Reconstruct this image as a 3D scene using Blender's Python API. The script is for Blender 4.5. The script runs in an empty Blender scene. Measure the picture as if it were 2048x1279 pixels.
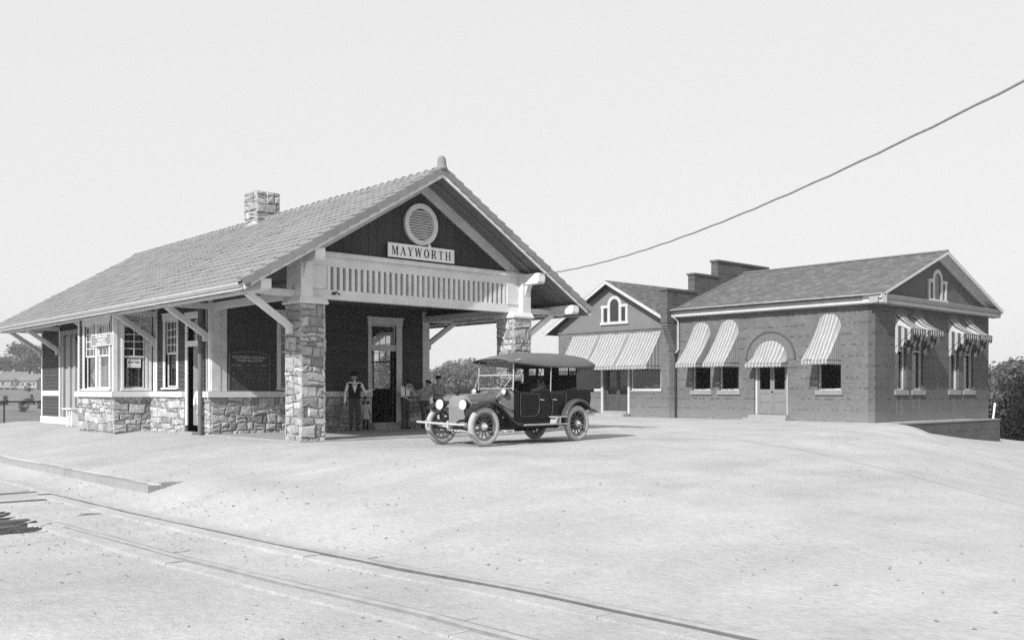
import bpy, bmesh, math, random
import numpy as np
from mathutils import Vector, Matrix, noise as mnoise

rnd = random.Random(11)
sc = bpy.context.scene
COL = sc.collection

# ------------------------------------------------------------------ camera, sky, sun, exposure
CAM = Vector((-11.899, -21.069, 1.25))
YAW = math.radians(41.92)
cam_d = bpy.data.cameras.new("camera")
cam_d.sensor_width = 36.0
cam_d.lens = 36.0 * 1909.0 / 2048.0
cam_d.shift_y = (783.0 - 639.5) / 2048.0
cam_d.clip_start = 0.1
cam_d.clip_end = 6000.0
cam = bpy.data.objects.new("camera", cam_d)
COL.objects.link(cam)
cam.location = CAM
cam.rotation_euler = (math.radians(90), 0, -YAW)
sc.camera = cam

SUN_DIR = Vector((1.0, 0.29, -0.77)).normalized()      # the way the light travels
SUN_ELEV = math.asin(-SUN_DIR.z)
world = bpy.data.worlds.new("World")
sc.world = world
world.use_nodes = True
wn = world.node_tree.nodes
wl = world.node_tree.links
sky = wn.new("ShaderNodeTexSky")
sky.sky_type = 'NISHITA'
sky.sun_disc = False
sky.sun_elevation = SUN_ELEV
sky.sun_rotation = math.atan2(-SUN_DIR.x, -SUN_DIR.y)
sky.air_density = 1.0
sky.dust_density = 0.6
sky.ozone_density = 1.0
sep = wn.new("ShaderNodeSeparateColor")              # blue-sensitive plate: only the blue of the sky is recorded
wl.new(sky.outputs[0], sep.inputs[0])
hz = wn.new("ShaderNodeMath")                        # thin white haze over the whole sky evens it out
hz.operation = 'MULTIPLY_ADD'
wl.new(sep.outputs[2], hz.inputs[0])
hz.inputs[1].default_value = 0.18
hz.inputs[2].default_value = 7.3
comb = wn.new("ShaderNodeCombineColor")
for k in range(3):
    wl.new(hz.outputs[0], comb.inputs[k])
bg = wn["Background"]
wl.new(comb.outputs[0], bg.inputs[0])
bg.inputs[1].default_value = 0.09

sun_d = bpy.data.lights.new("sun", 'SUN')
sun_d.energy = 5.0
sun_d.angle = math.radians(0.5)
sun_d.color = (1.0, 1.0, 1.0)
sun = bpy.data.objects.new("sun", sun_d)
COL.objects.link(sun)
sun.rotation_euler = (-SUN_DIR).to_track_quat('Z', 'Y').to_euler()
sun.location = (-20, -10, 30)

sc.view_settings.view_transform = 'Standard'
sc.view_settings.look = 'None'
sc.view_settings.gamma = 1.0
sc.view_settings.use_curve_mapping = False
sc.view_settings.exposure = 0.2
sc.cycles.use_denoising = False
sc.cycles.max_bounces = 6
sc.cycles.transparent_max_bounces = 12
sc.cycles.caustics_reflective = False
sc.cycles.caustics_refractive = False

# ------------------------------------------------------------------ materials (a black and white plate: all greys)
def M(name, v, rough=0.85, var=0.18, scale=3.0, bump=0.0, bscale=60.0, ovar=0.0, spec=0.2, metal=0.0,
      stretch=None, fine=0.0, fscale=90.0, stain=0.0):
    m = bpy.data.materials.new(name)
    m.use_nodes = True
    nt = m.node_tree
    n, l = nt.nodes, nt.links
    b = n["Principled BSDF"]
    b.inputs["Roughness"].default_value = rough
    b.inputs["Metallic"].default_value = metal
    b.inputs["Specular IOR Level"].default_value = spec
    geo = n.new("ShaderNodeNewGeometry")
    pos = geo.outputs["Position"]
    if stretch:
        mp = n.new("ShaderNodeMapping")
        mp.inputs["Scale"].default_value = stretch
        l.new(pos, mp.inputs[0])
        pos = mp.outputs[0]
    tex = n.new("ShaderNodeTexNoise")
    tex.inputs["Scale"].default_value = scale
    tex.inputs["Detail"].default_value = 6.0
    tex.inputs["Roughness"].default_value = 0.62
    l.new(pos, tex.inputs["Vector"])
    def math_(op, a, b_):
        q = n.new("ShaderNodeMath")
        q.operation = op
        for i, s in ((0, a), (1, b_)):
            if isinstance(s, (int, float)):
                q.inputs[i].default_value = s
            else:
                l.new(s, q.inputs[i])
        return q.outputs[0]
    fac = math_('ADD', math_('MULTIPLY', math_('SUBTRACT', tex.outputs["Fac"], 0.5), 4 * var), 1.0)
    if fine:
        t2 = n.new("ShaderNodeTexNoise")
        t2.inputs["Scale"].default_value = fscale
        t2.inputs["Detail"].default_value = 3.0
        l.new(pos, t2.inputs["Vector"])
        fac = math_('MULTIPLY', fac, math_('ADD', math_('MULTIPLY', math_('SUBTRACT', t2.outputs["Fac"], 0.5), 4 * fine), 1.0))
    if stain:
        t3 = n.new("ShaderNodeTexNoise")
        t3.inputs["Scale"].default_value = scale * 0.35
        t3.inputs["Detail"].default_value = 8.0
        t3.inputs["Roughness"].default_value = 0.7
        l.new(pos, t3.inputs["Vector"])
        r_ = n.new("ShaderNodeMapRange")
        r_.inputs["From Min"].default_value = 0.5
        r_.inputs["From Max"].default_value = 0.68
        r_.inputs["To Min"].default_value = 1.0
        r_.inputs["To Max"].default_value = 1.0 - stain
        l.new(t3.outputs["Fac"], r_.inputs["Value"])
        fac = math_('MULTIPLY', fac, r_.outputs[0])
    if ovar:
        oi = n.new("ShaderNodeObjectInfo")
        fac = math_('MULTIPLY', fac, math_('ADD', math_('MULTIPLY', math_('SUBTRACT', oi.outputs["Random"], 0.5), 2 * ovar), 1.0))
    val = math_('MAXIMUM', math_('MULTIPLY', fac, v), 0.004)
    cc = n.new("ShaderNodeCombineColor")
    for k in range(3):
        l.new(val, cc.inputs[k])
    l.new(cc.outputs[0], b.inputs["Base Color"])
    if bump:
        t4 = n.new("ShaderNodeTexNoise")
        t4.inputs["Scale"].default_value = bscale
        t4.inputs["Detail"].default_value = 5.0
        l.new(pos, t4.inputs["Vector"])
        bp = n.new("ShaderNodeBump")
        bp.inputs["Strength"].default_value = min(1.0, bump)
        bp.inputs["Distance"].default_value = 0.02
        l.new(t4.outputs["Fac"], bp.inputs["Height"])
        l.new(bp.outputs[0], b.inputs["Normal"])
    return m

def brick_mat(name, v, mortar, header=0.36, splash=0.34):
    """common bond brickwork seen from far: courses 75 mm, every sixth course of dark headers"""
    m = bpy.data.materials.new(name)
    m.use_nodes = True
    nt = m.node_tree
    n, l = nt.nodes, nt.links
    b = n["Principled BSDF"]
    b.inputs["Roughness"].default_value = 0.9
    b.inputs["Specular IOR Level"].default_value = 0.15
    geo = n.new("ShaderNodeNewGeometry")
    sx = n.new("ShaderNodeSeparateXYZ")
    l.new(geo.outputs["Position"], sx.inputs[0])
    def math_(op, a, b_=0.0, c_=None):
        q = n.new("ShaderNodeMath")
        q.operation = op
        for i, s in ((0, a), (1, b_), (2, c_)):
            if s is None:
                continue
            if isinstance(s, (int, float)):
                q.inputs[i].default_value = s
            else:
                l.new(s, q.inputs[i])
        return q.outputs[0]
    along = math_('ADD', sx.outputs[0], sx.outputs[1])
    vec = n.new("ShaderNodeCombineXYZ")
    l.new(along, vec.inputs[0])
    l.new(sx.outputs[2], vec.inputs[1])
    bt = n.new("ShaderNodeTexBrick")
    bt.offset = 0.5
    bt.inputs["Color1"].default_value = (v * 1.14,) * 3 + (1,)
    bt.inputs["Color2"].default_value = (v * 0.88,) * 3 + (1,)
    bt.inputs["Mortar"].default_value = (mortar,) * 3 + (1,)
    bt.inputs["Scale"].default_value = 1.0
    bt.inputs["Mortar Size"].default_value = 0.007
    bt.inputs["Brick Width"].default_value = 0.21
    bt.inputs["Row Height"].default_value = 0.075
    l.new(vec.outputs[0], bt.inputs["Vector"])
    row = math_('FLOOR', math_('DIVIDE', sx.outputs[2], 0.075))
    six = math_('COMPARE', math_('MODULO', math_('ADD', row, 600.0), 6.0), 0.0, 0.3)
    cell = math_('FLOOR', math_('DIVIDE', along, 0.11))
    cv = n.new("ShaderNodeCombineXYZ")
    l.new(cell, cv.inputs[0])
    l.new(row, cv.inputs[1])
    wn_ = n.new("ShaderNodeTexWhiteNoise")
    wn_.noise_dimensions = '2D'
    l.new(cv.outputs[0], wn_.inputs["Vector"])
    big = n.new("ShaderNodeTexNoise")
    big.inputs["Scale"].default_value = 1.3
    l.new(geo.outputs["Position"], big.inputs["Vector"])
    gate = math_('GREATER_THAN', math_('ADD', wn_.outputs["Value"], math_('MULTIPLY', big.outputs["Fac"], 0.9)), 1.05)
    dark = math_('SUBTRACT', 1.0, math_('MULTIPLY', math_('MULTIPLY', six, gate), header))
    grain = n.new("ShaderNodeTexNoise")
    grain.inputs["Scale"].default_value = 28.0
    grain.inputs["Detail"].default_value = 4.0
    l.new(geo.outputs["Position"], grain.inputs["Vector"])
    weather = n.new("ShaderNodeTexNoise")
    weather.inputs["Scale"].default_value = 0.9
    weather.inputs["Detail"].default_value = 7.0
    l.new(geo.outputs["Position"], weather.inputs["Vector"])
    f = math_('MULTIPLY', dark, math_('ADD', math_('MULTIPLY', grain.outputs["Fac"], 0.7), 0.65))
    f = math_('MULTIPLY', f, math_('ADD', math_('MULTIPLY', weather.outputs["Fac"], 0.6), 0.7))
    # ground splash: pale dust dries on the lowest courses
    spl = n.new("ShaderNodeMapRange")
    spl.inputs["From Min"].default_value = 0.0
    spl.inputs["From Max"].default_value = 1.3
    spl.inputs["To Min"].default_value = 1.0
    spl.inputs["To Max"].default_value = 0.0
    l.new(math_('ADD', sx.outputs[2], math_('MULTIPLY', math_('SUBTRACT', weather.outputs["Fac"], 0.5), 1.4)), spl.inputs["Value"])
    sc_ = n.new("ShaderNodeVectorMath")
    sc_.operation = 'SCALE'
    l.new(bt.outputs["Color"], sc_.inputs[0])
    l.new(f, sc_.inputs["Scale"])
    mx = n.new("ShaderNodeMix")
    mx.data_type = 'RGBA'
    l.new(math_('MULTIPLY', math_('POWER', spl.outputs[0], 1.6), splash), mx.inputs["Factor"])
    l.new(sc_.outputs[0], mx.inputs[6])
    mx.inputs[7].default_value = (0.3, 0.3, 0.3, 1)
    l.new(mx.outputs[2], b.inputs["Base Color"])
    bp = n.new("ShaderNodeBump")
    bp.inputs["Strength"].default_value = 0.5
    bp.inputs["Distance"].default_value = 0.012
    inv = math_('SUBTRACT', 1.0, bt.outputs["Fac"])
    l.new(math_('ADD', inv, math_('MULTIPLY', grain.outputs["Fac"], 0.5)), bp.inputs["Height"])
    l.new(bp.outputs[0], b.inputs["Normal"])
    return m

def glass_mat(name, tint=0.9, refl=0.10):
    m = bpy.data.materials.new(name)
    m.use_nodes = True
    n, l = m.node_tree.nodes, m.node_tree.links
    n.remove(n["Principled BSDF"])
    out = n["Material Output"]
    tr = n.new("ShaderNodeBsdfTransparent")
    tr.inputs[0].default_value = (tint, tint, tint, 1)
    gl = n.new("ShaderNodeBsdfGlossy")
    gl.inputs["Roughness"].default_value = 0.03
    gl.inputs[0].default_value = (1, 1, 1, 1)
    fr = n.new("ShaderNodeLayerWeight")              # facing term works alike on both faces of the pane
    fr.inputs["Blend"].default_value = 0.5
    pw = n.new("ShaderNodeMath")
    pw.operation = 'POWER'
    pw.inputs[1].default_value = 4.0
    l.new(fr.outputs["Facing"], pw.inputs[0])
    mu = n.new("ShaderNodeMath")
    mu.operation = 'MULTIPLY_ADD'
    mu.inputs[1].default_value = 0.7
    mu.inputs[2].default_value = refl * 0.5
    mu.use_clamp = True
    mx = n.new("ShaderNodeMixShader")
    l.new(pw.outputs[0], mu.inputs[0])
    l.new(mu.outputs[0], mx.inputs[0])
    l.new(tr.outputs[0], mx.inputs[1])
    l.new(gl.outputs[0], mx.inputs[2])
    l.new(mx.outputs[0], out.inputs[0])
    return m

def leaf_mat(name, v, trans=0.35, ovar=0.0):
    m = bpy.data.materials.new(name)
    m.use_nodes = True
    n, l = m.node_tree.nodes, m.node_tree.links
    b = n["Principled BSDF"]
    b.inputs["Roughness"].default_value = 0.55
    b.inputs["Specular IOR Level"].default_value = 0.35
    geo = n.new("ShaderNodeNewGeometry")
    mr = n.new("ShaderNodeMapRange")
    mr.inputs["To Min"].default_value = v * 0.6
    mr.inputs["To Max"].default_value = v * 1.45
    l.new(geo.outputs["Random Per Island"], mr.inputs["Value"])
    cc = n.new("ShaderNodeCombineColor")
    for k in range(3):
        l.new(mr.outputs[0], cc.inputs[k])
    l.new(cc.outputs[0], b.inputs["Base Color"])
    tl = n.new("ShaderNodeBsdfTranslucent")
    l.new(cc.outputs[0], tl.inputs[0])
    mx = n.new("ShaderNodeMixShader")
    mx.inputs[0].default_value = trans
    l.new(b.outputs[0], mx.inputs[1])
    l.new(tl.outputs[0], mx.inputs[2])
    l.new(mx.outputs[0], n["Material Output"].inputs[0])
    return m

# ------------------------------------------------------------------ mesh builder
class MB:
    def __init__(s):
        s.v, s.f, s.mi, s.cur = [], [], [], 0
    def add(s, vs, fs):
        o = len(s.v)
        s.v.extend([tuple(p) for p in vs])
        for f in fs:
            s.f.append(tuple(i + o for i in f))
            s.mi.append(s.cur)
        return s
    def box(s, x0, y0, z0, x1, y1, z1):
        x0, x1 = min(x0, x1), max(x0, x1)
        y0, y1 = min(y0, y1), max(y0, y1)
        z0, z1 = min(z0, z1), max(z0, z1)
        return s.add([(x0, y0, z0), (x1, y0, z0), (x1, y1, z0), (x0, y1, z0), (x0, y0, z1), (x1, y0, z1), (x1, y1, z1), (x0, y1, z1)],
                     [(3, 2, 1, 0), (4, 5, 6, 7), (0, 1, 5, 4), (1, 2, 6, 5), (2, 3, 7, 6), (3, 0, 4, 7)])
    def obox(s, c, a, b, d):
        c, a, b, d = Vector(c), Vector(a), Vector(b), Vector(d)
        vs = [c - a - b - d, c + a - b - d, c + a + b - d, c - a + b - d, c - a - b + d, c + a - b + d, c + a + b + d, c - a + b + d]
        fs = [(3, 2, 1, 0), (4, 5, 6, 7), (0, 1, 5, 4), (1, 2, 6, 5), (2, 3, 7, 6), (3, 0, 4, 7)]
        if a.cross(b).dot(d) < 0:
            fs = [f[::-1] for f in fs]
        return s.add(vs, fs)
    def bar(s, p, q, w, h, up=(0, 0, 1)):
        p, q, up = Vector(p), Vector(q), Vector(up)
        t = (q - p).normalized()
        sd = t.cross(up)
        if sd.length < 1e-4:
            sd = t.cross(Vector((1, 0, 0)))
        sd.normalize()
        u2 = sd.cross(t)
        return s.obox((p + q) / 2, (q - p) / 2, sd * w / 2, u2 * h / 2)
    def tube(s, pts, r, n=8, caps=True, closed=False):
        pts = [Vector(p) for p in pts]
        N = len(pts)
        rs = r if isinstance(r, (list, tuple)) else [r] * N
        t0 = (pts[1] - pts[0]).normalized()
        nrm = t0.orthogonal().normalized()
        rings, prev = [], t0
        for i, p in enumerate(pts):
            if closed:
                t = (pts[(i + 1) % N] - pts[i - 1]).normalized()
            else:
                t = (pts[min(i + 1, N - 1)] - pts[max(i - 1, 0)]).normalized()
            q = prev.rotation_difference(t)
            nrm = (q @ nrm).normalized()
            prev = t
            bn = t.cross(nrm)
            rings.append([p + (nrm * math.cos(2 * math.pi * k / n) + bn * math.sin(2 * math.pi * k / n)) * rs[i] for k in range(n)])
        vs = [v for rg in rings for v in rg]
        fs = []
        for i in range(N if closed else N - 1):
            j = (i + 1) % N
            for k in range(n):
                k2 = (k + 1) % n
                fs.append((i * n + k, i * n + k2, j * n + k2, j * n + k))
        if caps and not closed:
            fs.append(tuple(range(n))[::-1])
            fs.append(tuple((N - 1) * n + k for k in range(n)))
        return s.add(vs, fs)
    def lathe(s, prof, org, ax=(0, 0, 1), n=16, caps=True):
        """prof: list of (radius, height along ax)"""
        ax = Vector(ax).normalized()
        e1 = ax.orthogonal().normalized()
        e2 = ax.cross(e1)
        org = Vector(org)
        vs = [org + ax * h + (e1 * math.cos(2 * math.pi * k / n) + e2 * math.sin(2 * math.pi * k / n)) * r for r, h in prof for k in range(n)]
        fs = []
        for i in range(len(prof) - 1):
            for k in range(n):
                k2 = (k + 1) % n
                fs.append((i * n + k, i * n + k2, (i + 1) * n + k2, (i + 1) * n + k))
        if caps:
            if prof[0][0] > 1e-5:
                fs.append(tuple(range(n))[::-1])
            if prof[-1][0] > 1e-5:
                fs.append(tuple((len(prof) - 1) * n + k for k in range(n)))
        return s.add(vs, fs)
    def prism(s, poly, org, ex, ey, ez):
        """polygon in (ex,ey) from org, extruded by vector ez"""
        org, ex, ey, ez = Vector(org), Vector(ex), Vector(ey), Vector(ez)
        n = len(poly)
        A = [org + ex * a + ey * b for a, b in poly]
        area = sum(poly[i][0] * poly[(i + 1) % n][1] - poly[(i + 1) % n][0] * poly[i][1] for i in range(n))
        flip = (area > 0) == (ex.cross(ey).dot(ez) > 0)
        vs = A + [p + ez for p in A]
        fs = [tuple(range(n))[::-1], tuple(range(n, 2 * n))] + [(i, (i + 1) % n, n + (i + 1) % n, n + i) for i in range(n)]
        if not flip:
            fs = [f[::-1] for f in fs]
        return s.add(vs, fs)
    def ball(s, c, rx, ry=None, rz=None, n=10, m=7):
        ry = rx if ry is None else ry
        rz = rx if rz is None else rz
        vs, fs = [], []
        for i in range(m + 1):
            th = math.pi * i / m
            for k in range(n):
                ph = 2 * math.pi * k / n
                vs.append((c[0] + rx * math.sin(th) * math.cos(ph), c[1] + ry * math.sin(th) * math.sin(ph), c[2] - rz * math.cos(th)))
        for i in range(m):
            for k in range(n):
                k2 = (k + 1) % n
                fs.append((i * n + k, i * n + k2, (i + 1) * n + k2, (i + 1) * n + k))
        return s.add(vs, fs)
    def mesh(s, name, mats, smooth=False):
        me = bpy.data.meshes.new(name)
        me.from_pydata(s.v, [], s.f)
        for m in (mats if isinstance(mats, (list, tuple)) else [mats]):
            me.materials.append(m)
        if any(s.mi):
            me.polygons.foreach_set("material_index", s.mi)
        if smooth:
            me.polygons.foreach_set("use_smooth", [True] * len(me.polygons))
        me.update()
        return me

def tag(o, label=None, cat=None, group=None, kind=None):
    if label: o["label"] = label
    if cat: o["category"] = cat
    if group: o["group"] = group
    if kind: o["kind"] = kind
    return o

def link(name, me, parent=None, loc=None):
    o = bpy.data.objects.new(name, me)
    COL.objects.link(o)
    if parent is not None:
        o.parent = parent
        if parent.type == 'EMPTY' and not parent.get("_local"):
            o.matrix_parent_inverse = Matrix.Translation(-Vector(parent.location))
    if loc is not None:
        o.location = loc
    return o

def obj(name, mb, mats, parent=None, smooth=False, loc=None):
    return link(name, mb.mesh(name, mats, smooth), parent, loc)

def thing(name, label, cat, loc=(0, 0, 0), rotz=0.0, group=None, local=False):
    o = bpy.data.objects.new(name, None)
    COL.objects.link(o)
    o.location = loc
    o.rotation_euler = (0, 0, rotz)
    o.empty_display_size = 0.3
    if local:
        o["_local"] = 1
    return tag(o, label, cat, group)

def text_mesh(body, size, depth=0.002, align='CENTER', spacing=1.0, bold=0.0):
    cu = bpy.data.curves.new("lettering", 'FONT')
    cu.body = body
    cu.size = size
    cu.extrude = depth
    cu.offset = bold
    cu.align_x = align
    cu.align_y = 'CENTER'
    cu.space_character = spacing
    cu.resolution_u = 3
    t = bpy.data.objects.new("lettering", cu)
    COL.objects.link(t)
    dg = bpy.context.evaluated_depsgraph_get()
    me = bpy.data.meshes.new_from_object(t.evaluated_get(dg))
    bpy.data.objects.remove(t)
    bpy.data.curves.remove(cu)
    return me

# ------------------------------------------------------------------ shared palettes
TRIM = M("cream_paint", 0.68, 0.6, 0.12, 2.5, 0.15, 40, 0.05, fine=0.06, stain=0.14)
TRIM_DULL = M("worn_cream_paint", 0.60, 0.65, 0.14, 2.5, 0.15, 40, 0.06, fine=0.06, stain=0.15)
CLAP = M("dark_siding_paint", 0.066, 0.75, 0.16, 3.0, 0.2, 50, 0.14, stretch=(0.6, 0.6, 4.0), fine=0.08)
GABLE = M("dark_gable_paint", 0.055, 0.75, 0.16, 3.0, 0.2, 50, 0.18, stretch=(4.0, 4.0, 0.5), fine=0.08)
STONE = M("field_stone", 0.345, 0.9, 0.36, 7.0, 1.0, 16, 0.36, fine=0.12, fscale=45)
MORTAR = M("stone_mortar", 0.27, 0.95, 0.15, 6.0, 0.5, 60)
TILE = M("clay_roof_tile", 0.22, 0.85, 0.13, 2.0, 0.3, 45, 0.08, fine=0.10)
SOFFIT = M("soffit_paint", 0.17, 0.8, 0.15, 3.0, 0.15, 40)
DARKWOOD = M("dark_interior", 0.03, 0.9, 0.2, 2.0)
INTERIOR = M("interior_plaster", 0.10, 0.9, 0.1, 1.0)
METAL_GREY = M("galvanised_gutter", 0.42, 0.5, 0.12, 4.0, 0.1, 30, 0.04, metal=0.0, spec=0.4)
BLACK = M("black_enamel", 0.012, 0.25, 0.2, 4.0, spec=0.5)
WOOD = M("weathered_timber", 0.15, 0.9, 0.25, 3.0, 0.6, 20, 0.2, stretch=(8, 1, 8), fine=0.1)
GLASS = glass_mat("window_glass", 0.86, 0.09)
IRON = M("dark_iron", 0.035, 0.6, 0.2, 8.0)
WHITEPAINT = M("white_sign_paint", 0.8, 0.55, 0.05, 3.0)
DARKPAINT = M("black_sign_paint", 0.02, 0.6, 0.05, 3.0)
CONCRETE = M("porch_concrete", 0.31, 0.9, 0.14, 2.5, 0.3, 50, fine=0.08, stain=0.15)

# ------------------------------------------------------------------ ground, platform, track
def sstep(t):
    t = min(1.0, max(0.0, t))
    return t * t * (3 - 2 * t)

PLAT_U, PLAT_V = -5.0, -3.4
def gz(u, v):
    """height of the dirt yard"""
    t = (-u - 0.5) / 4.5
    if v > PLAT_V and u > PLAT_U:
        za = -0.5 * max(0.0, min(1.0, t))
    else:
        if t <= 0: za = 0.0
        elif t < 0.72: za = -0.5 * t
        else: za = -0.36 - 0.42 * sstep((t - 0.72) / 0.5)
    zb = 0.75 * sstep((-v - 4.5) / 13.0)
    z = -0.78 * (1 - (1 + za / 0.78) * (1 - zb / 0.78))
    # fall of the ground to the right, in front of the low retaining wall
    o = (u + 11.9) * 0.438 - (v + 21.07) * 0.9
    x_ = o + 0.2
    dip = 1.35 * math.tanh(0.29 * 0.5 * (x_ + math.sqrt(x_ * x_ + 1.2)) / 1.35) * sstep((u + 6.0) / 28.0)
    if u > 33.5: pass
    elif u > 23.9: dip *= sstep((-3.40 - v) / 0.2)
    elif v > -5.5: dip *= 1 - sstep((v + 5.5) / 1.9)
    z -= dip
    z -= 3.0 * sstep((u - 37.5) / 4.0)
    if v > -6.3 and u < -7.5:                        # washed-out ballast shoulder that bares the sleeper ends
        z -= 0.12 * sstep((v + 6.3) / 1.0) * sstep((-7.45 - u) / 0.4) * (1 - sstep((-u - 8.5) / 0.9))
    if v > 23.2:
        z -= 1.6 * sstep((v - 23.2) / 2.5) * (1.0 - sstep((u - 10.0) / 6.0))
    return z

def axis_pts(a, b, fine_a, fine_b, df, dc):
    out, x = [], a
    while x < b:
        out.append(x)
        x += df if fine_a <= x < fine_b else dc
    out.append(b)
    return out

gu = sorted(set(axis_pts(-40, 60, -14, 12, 0.22, 0.55) + [PLAT_U - 0.002, PLAT_U + 0.002, 33.45, 33.52]))
gv = sorted(set(axis_pts(-40, 27, -19, 2, 0.22, 0.5) + [PLAT_V - 0.002, PLAT_V + 0.002, -3.40, -3.5, -3.60]))
gvs = []
for u in gu:
    for v in gv:
        n1 = mnoise.noise(Vector((u * 0.35, v * 0.35, 1.7)))
        n2 = mnoise.noise(Vector((u * 1.6, v * 1.6, 4.1)))
        n3 = mnoise.noise(Vector((u * 4.5, v * 4.5, 9.1)))
        amp = 1.0 - 0.65 * max(sstep((v + 2) / 5.0), sstep((u - 8) / 14.0))
        if -8.0 < u < -5.1 and v < -1: amp *= 0.35
        z = gz(u, v) + amp * (0.035 * n1 + 0.012 * n2 + 0.008 * n3)
        gvs.append((u, v, z))
nv = len(gv)
gfs = [(i * nv + j, (i + 1) * nv + j, (i + 1) * nv + j + 1, i * nv + j + 1) for i in range(len(gu) - 1) for j in range(nv - 1)]

def dirt_mat():
    m = M("packed_dirt", 0.385, 0.95, 0.13, 0.5, 0.0, fine=0.10, fscale=14.0, stain=0.10)
    n, l = m.node_tree.nodes, m.node_tree.links
    geo = n.new("ShaderNodeNewGeometry")
    hs = []
    for s_, d_ in ((6.0, 5.0), (38.0, 4.0)):
        t = n.new("ShaderNodeTexNoise")
        t.inputs["Scale"].default_value = s_
        t.inputs["Detail"].default_value = d_
        t.inputs["Roughness"].default_value = 0.65
        l.new(geo.outputs["Position"], t.inputs["Vector"])
        hs.append(t.outputs["Fac"])
    ad = n.new("ShaderNodeMath")
    ad.operation = 'MULTIPLY_ADD'
    l.new(hs[1], ad.inputs[0])
    ad.inputs[1].default_value = 0.35
    l.new(hs[0], ad.inputs[2])
    bp = n.new("ShaderNodeBump")
    bp.inputs["Strength"].default_value = 0.55
    bp.inputs["Distance"].default_value = 0.06
    l.new(ad.outputs[0], bp.inputs["Height"])
    l.new(bp.outputs[0], n["Principled BSDF"].inputs["Normal"])
    return m
DIRT = dirt_mat()
def streaks(m):
    """faint wheel and foot scuffs drawn out along the way carts take across the yard"""
    n, l = m.node_tree.nodes, m.node_tree.links
    b = n["Principled BSDF"]
    src = b.inputs["Base Color"].links[0].from_socket
    geo = n.new("ShaderNodeNewGeometry")
    col = src
    for rot, sc_, amp in ((0.25, (0.22, 1.1, 1.0), 0.07), (-0.75, (0.5, 1.6, 1.0), 0.07)):
        mp = n.new("ShaderNodeMapping")
        mp.inputs["Rotation"].default_value = (0, 0, rot)
        mp.inputs["Scale"].default_value = sc_
        l.new(geo.outputs["Position"], mp.inputs[0])
        t = n.new("ShaderNodeTexNoise")
        t.inputs["Scale"].default_value = 1.0
        t.inputs["Detail"].default_value = 7.0
        t.inputs["Roughness"].default_value = 0.6
        t.inputs["Distortion"].default_value = 0.6
        l.new(mp.outputs[0], t.inputs["Vector"])
        mr = n.new("ShaderNodeMapRange")
        mr.inputs["From Min"].default_value = 0.25
        mr.inputs["From Max"].default_value = 0.75
        mr.inputs["To Min"].default_value = 1.0 - amp
        mr.inputs["To Max"].default_value = 1.0 + amp
        l.new(t.outputs["Fac"], mr.inputs["Value"])
        sv = n.new("ShaderNodeVectorMath")
        sv.operation = 'SCALE'
        l.new(col, sv.inputs[0]); l.new(mr.outputs[0], sv.inputs["Scale"])
        col = sv.outputs[0]
    l.new(col, b.inputs["Base Color"])
streaks(DIRT)
b = MB(); b.add(gvs, gfs)
ground = obj("ground", b, DIRT, smooth=True)
tag(ground, "pale packed dirt yard around the station and the motor car", kind="structure")

# far land: one sheet that drops behind the yard and rolls away to the horizon
FIELD = M("dry_field_grass", 0.16, 0.95, 0.22, 0.12, 0.3, 6, fine=0.2, fscale=1.2, stain=0.3)
def far_z(u, v):
    d = math.hypot(u - 8, v + 5)
    z = -2.6 + 4.6 * sstep((d - 70) / 240.0)
    z += 1.2 * mnoise.noise(Vector((u * 0.012, v * 0.012, 2.0))) * sstep((d - 60) / 120)
    z += 10.0 * sstep((d - 420) / 700.0)
    return z
fv, ff = [], []
rings = [28, 34, 40, 50, 62, 78, 100, 130, 170, 220, 280, 350, 430, 540]
NA = 96
for r in rings:
    for k in range(NA):
        a = 2 * math.pi * k / NA
        u, v = 8 + r * math.cos(a), -5 + r * math.sin(a)
        fv.append((u, v, far_z(u, v) + 0.25 * mnoise.noise(Vector((u * 0.1, v * 0.1, 0)))))
fv.append((8, -5, -3.0))
for i in range(len(rings) - 1):
    for k in range(NA):
        k2 = (k + 1) % NA
        ff.append((i * NA + k, (i + 1) * NA + k, (i + 1) * NA + k2, i * NA + k2))
for k in range(NA):
    ff.append((len(fv) - 1, k, (k + 1) % NA))
b = MB(); b.add(fv, ff)
field = obj("field", b, FIELD, smooth=True)
tag(field, "dry grassy field falling away behind the station", kind="structure")

# platform edge: a low concrete curb
DUSTY = M("dusty_concrete", 0.29, 0.95, 0.14, 2.0, 0.5, 30, fine=0.12, stain=0.15)
b = MB()
v = PLAT_V
while v < 24.0:
    L = 2.44
    b.box(PLAT_U - 0.10, v, -1.0, PLAT_U + 0.14, min(24.2, v + L - 0.015), -0.492 + rnd.uniform(-0.008, 0.008))
    v += L
b.box(PLAT_U + 0.14, PLAT_V - 0.02, -1.0, PLAT_U + 1.55, PLAT_V + 0.16, -0.45)
curb = obj("platform_curb", b, DUSTY)
tag(curb, "low dusty concrete curb along the edge of the station platform", kind="structure")

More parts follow.
